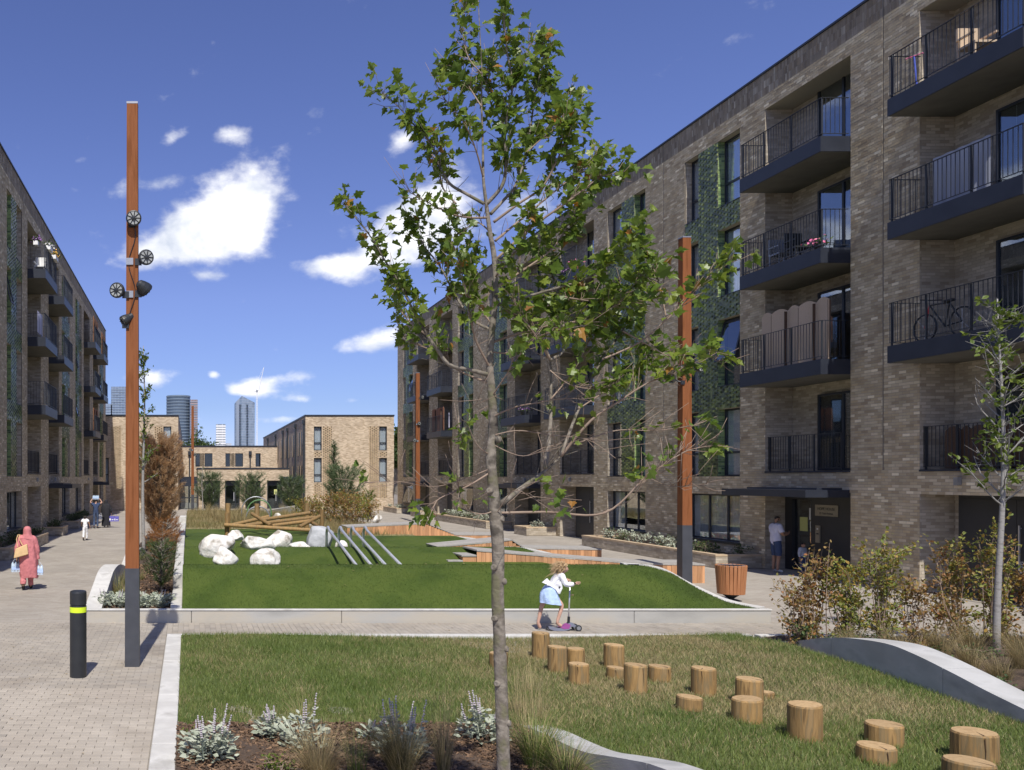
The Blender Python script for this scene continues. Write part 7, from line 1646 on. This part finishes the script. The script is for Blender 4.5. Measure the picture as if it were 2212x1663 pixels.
for k_ in 'lr': garment('sleeve', me, J, B, {f'{k_}_shoulder':(.2,1),f'{k_}_elbow':(0,1),f'{k_}_wrist':(0,.87)}, .04, MAT['cloth_black'], w)
shoes(J, B, me, w, MAT['shoe_white'])
def shopbag(label, c, col, sc=1.0):
    r = thing('shopping_bag', label, 'bag', c); mb = MB(); a, b_, h = .17*sc, .09*sc, .30*sc
    mb.add([(-a,-b_,0),(a,-b_,0),(a,b_,0),(-a,b_,0),(-a*1.1,-b_*.7,h),(a*1.1,-b_*.7,h),(a*1.1,b_*.7,h),(-a*1.1,b_*.7,h)],[(3,2,1,0),(0,1,5,4),(1,2,6,5),(2,3,7,6),(3,0,4,7)]); o = mb.build('bag_body', col, r, local=True)
    mb = MB(); mb.lathe([(.0,-b_-.012),(.06*sc,-b_-.012)],(-.06,0,h*.45),14,False,None); 
    mb = MB(); mb.box(-.11*sc,-.02*sc,-b_-.004,-b_-.002,.06*sc,.17*sc); mb.box(.03*sc,.13*sc,-b_-.004,-b_-.002,.08*sc,.12*sc); mb.build('print', MAT['cloth_white'], r, local=True)
    MB().tube([(-a*.5,0,h*.95),(-.02,0,h+.12*sc),(.02,0,h+.12*sc),(a*.5,0,h*.95)],.007,6).build('handle', col, r, local=True)
shopbag('violet blue carrier bag held by the woman in black', (bl.x+.30,bl.y-.02,.34), MAT['bag_violet'], 1.0); shopbag('second blue and white carrier bag beside the violet one', (bl.x+.55,bl.y+.02,.34), MAT['bag_violet'], .95); shopbag('pale carrier bag on the inner side of the woman in black', (bl.x-.30,bl.y+.03,.45), MAT['cloth_white'], .85)

# man at the entrance looking at his phone
s = 1.70/1.7; mx_, my_ = 17.38, 26.05
pose = base_pose(s, look=(.0,.95,-.35), neck=(0,.01,1.46), jaw=(0,.05,1.53), head=(0,.045,1.595), crown=(0,.02,1.665), r_elbow=(.22,.06,1.12), r_wrist=(.10,.30,1.14), r_hand=(.04,.36,1.17), l_elbow=(-.22,.04,1.12), l_wrist=(-.10,.27,1.12), l_hand=(-.04,.34,1.15), r_spread=(-.2,.2,1), l_spread=(.2,.2,1), r_curl=(-1,.2,.2), l_curl=(1,.2,.2))
w, J, B, me = person('man in white shirt and navy shorts looking at his phone by the entrance', (mx_,my_,0), R(-90), pose, s, MAT['skin_tan'])
garment('shirt', me, J, B, {'spine':(0,1),'chest':(0,1),'neck':(0,.45),'l_shoulder':(0,1),'r_shoulder':(0,1),'l_elbow':(0,.7),'r_elbow':(0,.7),'l_hip':(0,.15),'r_hip':(0,.15)}, .030, MAT['cloth_shirt'], w)
garment('shorts', me, J, B, {'l_hip':(0,1),'r_hip':(0,1),'l_knee':(0,.98),'r_knee':(0,.98)}, .024, MAT['cloth_navy'], w)
shoes(J, B, me, w, MAT['shoe_white']); hair_cap(me, J, B, (0,.95,-.35), MAT['hair_dark'], w, s, -.3, .012)
ph = tag(MB().bbox(-.038,.038,-.005,.005,-.075,.075,c=.003).build('phone', MAT['black']), 'dark phone in the hands of the man by the entrance', 'phone'); ph.location = (mx_+.38,my_,1.17); ph.rotation_euler = (R(50),0,R(-90))
s = .95/1.7
pose = base_pose(s, head=(0,.015,1.56), crown=(0,.005,1.66), neck=(0,0,1.42), jaw=(0,.02,1.48))
w, J, B, me = person('small dark haired child standing near the man by the entrance', (17.62,25.25,0), R(200), pose, s, MAT['skin_tan'], True)
garment('shirt', me, J, B, {'spine':(0,1),'chest':(0,1),'neck':(0,.35),'l_shoulder':(0,1),'r_shoulder':(0,1),'l_elbow':(0,1),'r_elbow':(0,1),'l_wrist':(0,.7),'r_wrist':(0,.7)}, .018, MAT['clothg'], w)
garment('trousers', me, J, B, {'l_hip':(0,1),'r_hip':(0,1),'l_knee':(0,1),'r_knee':(0,1),'l_ankle':(0,.9),'r_ankle':(0,.9)}, .014, MAT['cloth_navy'], w)
shoes(J, B, me, w, MAT['shoe_black']); hair_cap(me, J, B, (0,1,0), MAT['hair_dark'], w, s, -.3, .025)

# girl on the scooter, riding to the right; x = forward, y < 0 = nearer the wall of logs
gx, gy = px(1203.7,16.1), 16.1
s = 1.24/1.7
def zz(x,y): return ((x-600)/988.0, (1480-y)/988.0)
def q(x,y,d): a, b = zz(x,y); return (a,d,b)
gp = dict(pelvis=q(450,800,0),spine=q(500,690,0),chest=q(590,545,0),neck=q(672,430,0),jaw=q(725,400,0),head=q(718,330,0),crown=q(700,262,0),look=(.92,0,-.38),
  r_shoulder=q(640,470,-.105),r_elbow=q(690,632,-.16),r_wrist=q(835,618,-.15),r_hand=q(885,606,-.15),l_shoulder=q(640,470,.105),l_elbow=q(690,610,.17),l_wrist=q(800,585,.17),l_hand=q(850,590,.16),
  r_hip=q(490,830,-.06),r_knee=q(662,1010,-.075),r_ankle=q(572,1330,-.05),r_toe=q(655,1388,-.05),l_hip=q(430,830,.06),l_knee=q(350,1060,.09),l_ankle=q(292,1350,.10),l_toe=q(335,1448,.11),
  r_spread=(.3,-.3,.8),l_spread=(.3,.3,.8),r_curl=(.3,.0,-1),l_curl=(.3,.0,-1))
g_, J, B, me = person('girl with blowing blond curls in white cardigan and blue skirt riding a scooter', (gx,gy,0), 0, {k:(Vector(v)) for k,v in gp.items()}, s, MAT['skin_light'], True)
garment('cardigan', me, J, B, {'spine':(.1,1),'chest':(0,1),'neck':(0,.4),'l_shoulder':(0,1),'r_shoulder':(0,1),'l_elbow':(0,1),'r_elbow':(0,1),'l_wrist':(0,.92),'r_wrist':(0,.92)}, .020, MAT['cloth_white'], g_)
# cardigan hem hanging open at the front, skirt with folds blown back
mb = MB(); hem = [q(480,640,-.13),q(560,600,-.14),q(640,560,-.12),q(640,700,-.13),q(600,800,-.12),q(560,790,-.135),q(520,720,-.14),q(400,640,-.13),q(290,595,-.10),q(380,520,-.10)]
mb.add(hem+[(a,b+.02,c) for a,b,c in hem],[tuple(range(10)),tuple(range(19,9,-1))]+[(i,(i+1)%10,10+(i+1)%10,10+i) for i in range(10)]); mb.build('cardigan_hem', MAT['cloth_white'], g_, smooth=False, local=True)
mb = MB(); mb.lathe([(.0,.0),(.017,.001)],Vector(q(580,675,-.146)),12,False,Vector((0,-1,0))); mb.build('badge', MAT['cloth_black'], g_, local=True)
def ringpt(cx,cy,hx,hy,ry,n,fold,ph):
    out = []
    for i in range(n):
        a = 2*math.pi*i/n; f = 1+fold*math.sin(6*a+ph)+fold*.6*math.sin(11*a+2*ph); x = cx+hx*f*math.cos(a); y = cy+hy*math.cos(a); X_, Z_ = zz(x,y); out.append((X_, ry*f*math.sin(a), Z_))
    return out
n = 34; rings = [ringpt(480,985,190,20,.20,n,.07,1.0),ringpt(470,930,178,-5,.185,n,.06,1.2),ringpt(450,850,160,-15,.165,n,.045,1.4),ringpt(440,770,140,-20,.15,n,.03,1.6),ringpt(455,700,115,-20,.13,n,.01,1.8),ringpt(480,640,95,-20,.105,n,.0,2)]
mb = MB(); mb.add([p for r_ in rings for p in r_],[(j*n+i,j*n+(i+1)%n,(j+1)*n+(i+1)%n,(j+1)*n+i) for j in range(len(rings)-1) for i in range(n)]); mb.build('skirt', MAT['cloth_skyblue'], g_, smooth=True, local=True)
shoes(J, B, me, g_, MAT['skin_light'], .008); hair_cap(me, J, B, (.92,0,-.38), MAT['hair_blond'], g_, s, -.6, .03)
mb = MB(); rs = random.Random(4)
for k in range(190):
    a = rs.uniform(-.9,1.0); d = rs.gauss(0,.05); x0, y0 = 690+rs.uniform(-60,60), 295+rs.uniform(-60,85); L = rs.uniform(70,290)*rs.uniform(.5,1); dy_ = rs.uniform(-.25,.62); pts = []; ph_ = rs.uniform(0,6)
    for i in range(9):
        t = i/8; x = x0-L*t; y = y0+L*dy_*t+30*t*t+rs.uniform(-3,3)+13*math.sin(t*11+ph_); X_, Z_ = zz(x,y); pts.append((X_, d*(1+.6*t)+.012*math.cos(t*11+ph_), Z_))
    mb.tube(pts,[.0045,.005,.005,.0045,.004,.0035,.003,.0022,.001],4)
o = mb.build('long_hair', MAT['hair_blond'], g_, smooth=True, local=True); o['kind'] = 'stuff'
# her scooter
sc_ = thing('kick_scooter', 'three wheeled scooter with silver stem and purple deck under the girl', 'scooter', (gx,gy,0))
prof = [(415,1385),(470,1408),(600,1425),(700,1418),(745,1375),(800,1335),(860,1330),(905,1370),(930,1410),(880,1400),(830,1395),(800,1450),(700,1475),(520,1470),(440,1440)]
mb = MB(); m_ = len(prof); P1 = [(*zz(x,y),) for x,y in prof]; mb.add([(a,-.06,b) for a,b in P1]+[(a,.06,b) for a,b in P1],[tuple(range(m_)),tuple(range(2*m_-1,m_-1,-1))]+[(i,(i+1)%m_,m_+(i+1)%m_,m_+i) for i in range(m_)]); mb.build('deck', MAT['scoot_grey'], sc_, local=True)
mb = MB(); pr2 = [(620,1408),(700,1400),(745,1362),(790,1345),(815,1372),(790,1432),(700,1440)]; P2 = [zz(x,y) for x,y in pr2]; m_ = len(P2); mb.add([(a,-.064,b) for a,b in P2]+[(a,.064,b) for a,b in P2],[tuple(range(m_)),tuple(range(2*m_-1,m_-1,-1))]+[(i,(i+1)%m_,m_+(i+1)%m_,m_+i) for i in range(m_)]); mb.build('deck_pad', MAT['scoot_pink'], sc_, local=True)
MB().tube([q(803,1330,0),q(832,600,0)],.0135,10).build('stem', MAT['steel'], sc_, smooth=True, local=True); MB().tube([q(803,1345,0),q(810,1225,0)],.024,10).build('stem_clamp', MAT['black'], sc_, local=True)
MB().tube([q(845,600,-.20),q(832,603,0),q(845,600,.20)],.011,8).build('handlebar', MAT['black'], sc_, local=True); MB().tube([q(825,830,0),q(895,830,0)],.01,6).build('hook', MAT['leather_tan'], sc_, local=True)
for (x,y,d,rw_) in ((948,1435,-.085,.058),(948,1435,.085,.058),(440,1440,0,.04)):
    c = Vector(q(x,y,d)); c.z = rw_+.004; wv_ = MB().lathe([(rw_*.75,-.015),(rw_,-.010),(rw_,.010),(rw_*.75,.015)],c,18,True,Vector((0,1,0))).build('wheel', MAT['black'], sc_, local=True); mb = MB(); mb.lathe([(rw_*.62,-.017),(rw_*.62,.017)],c,14,True,Vector((0,1,0))); mb.build('hub', MAT['zinc'], wv_, local=True)
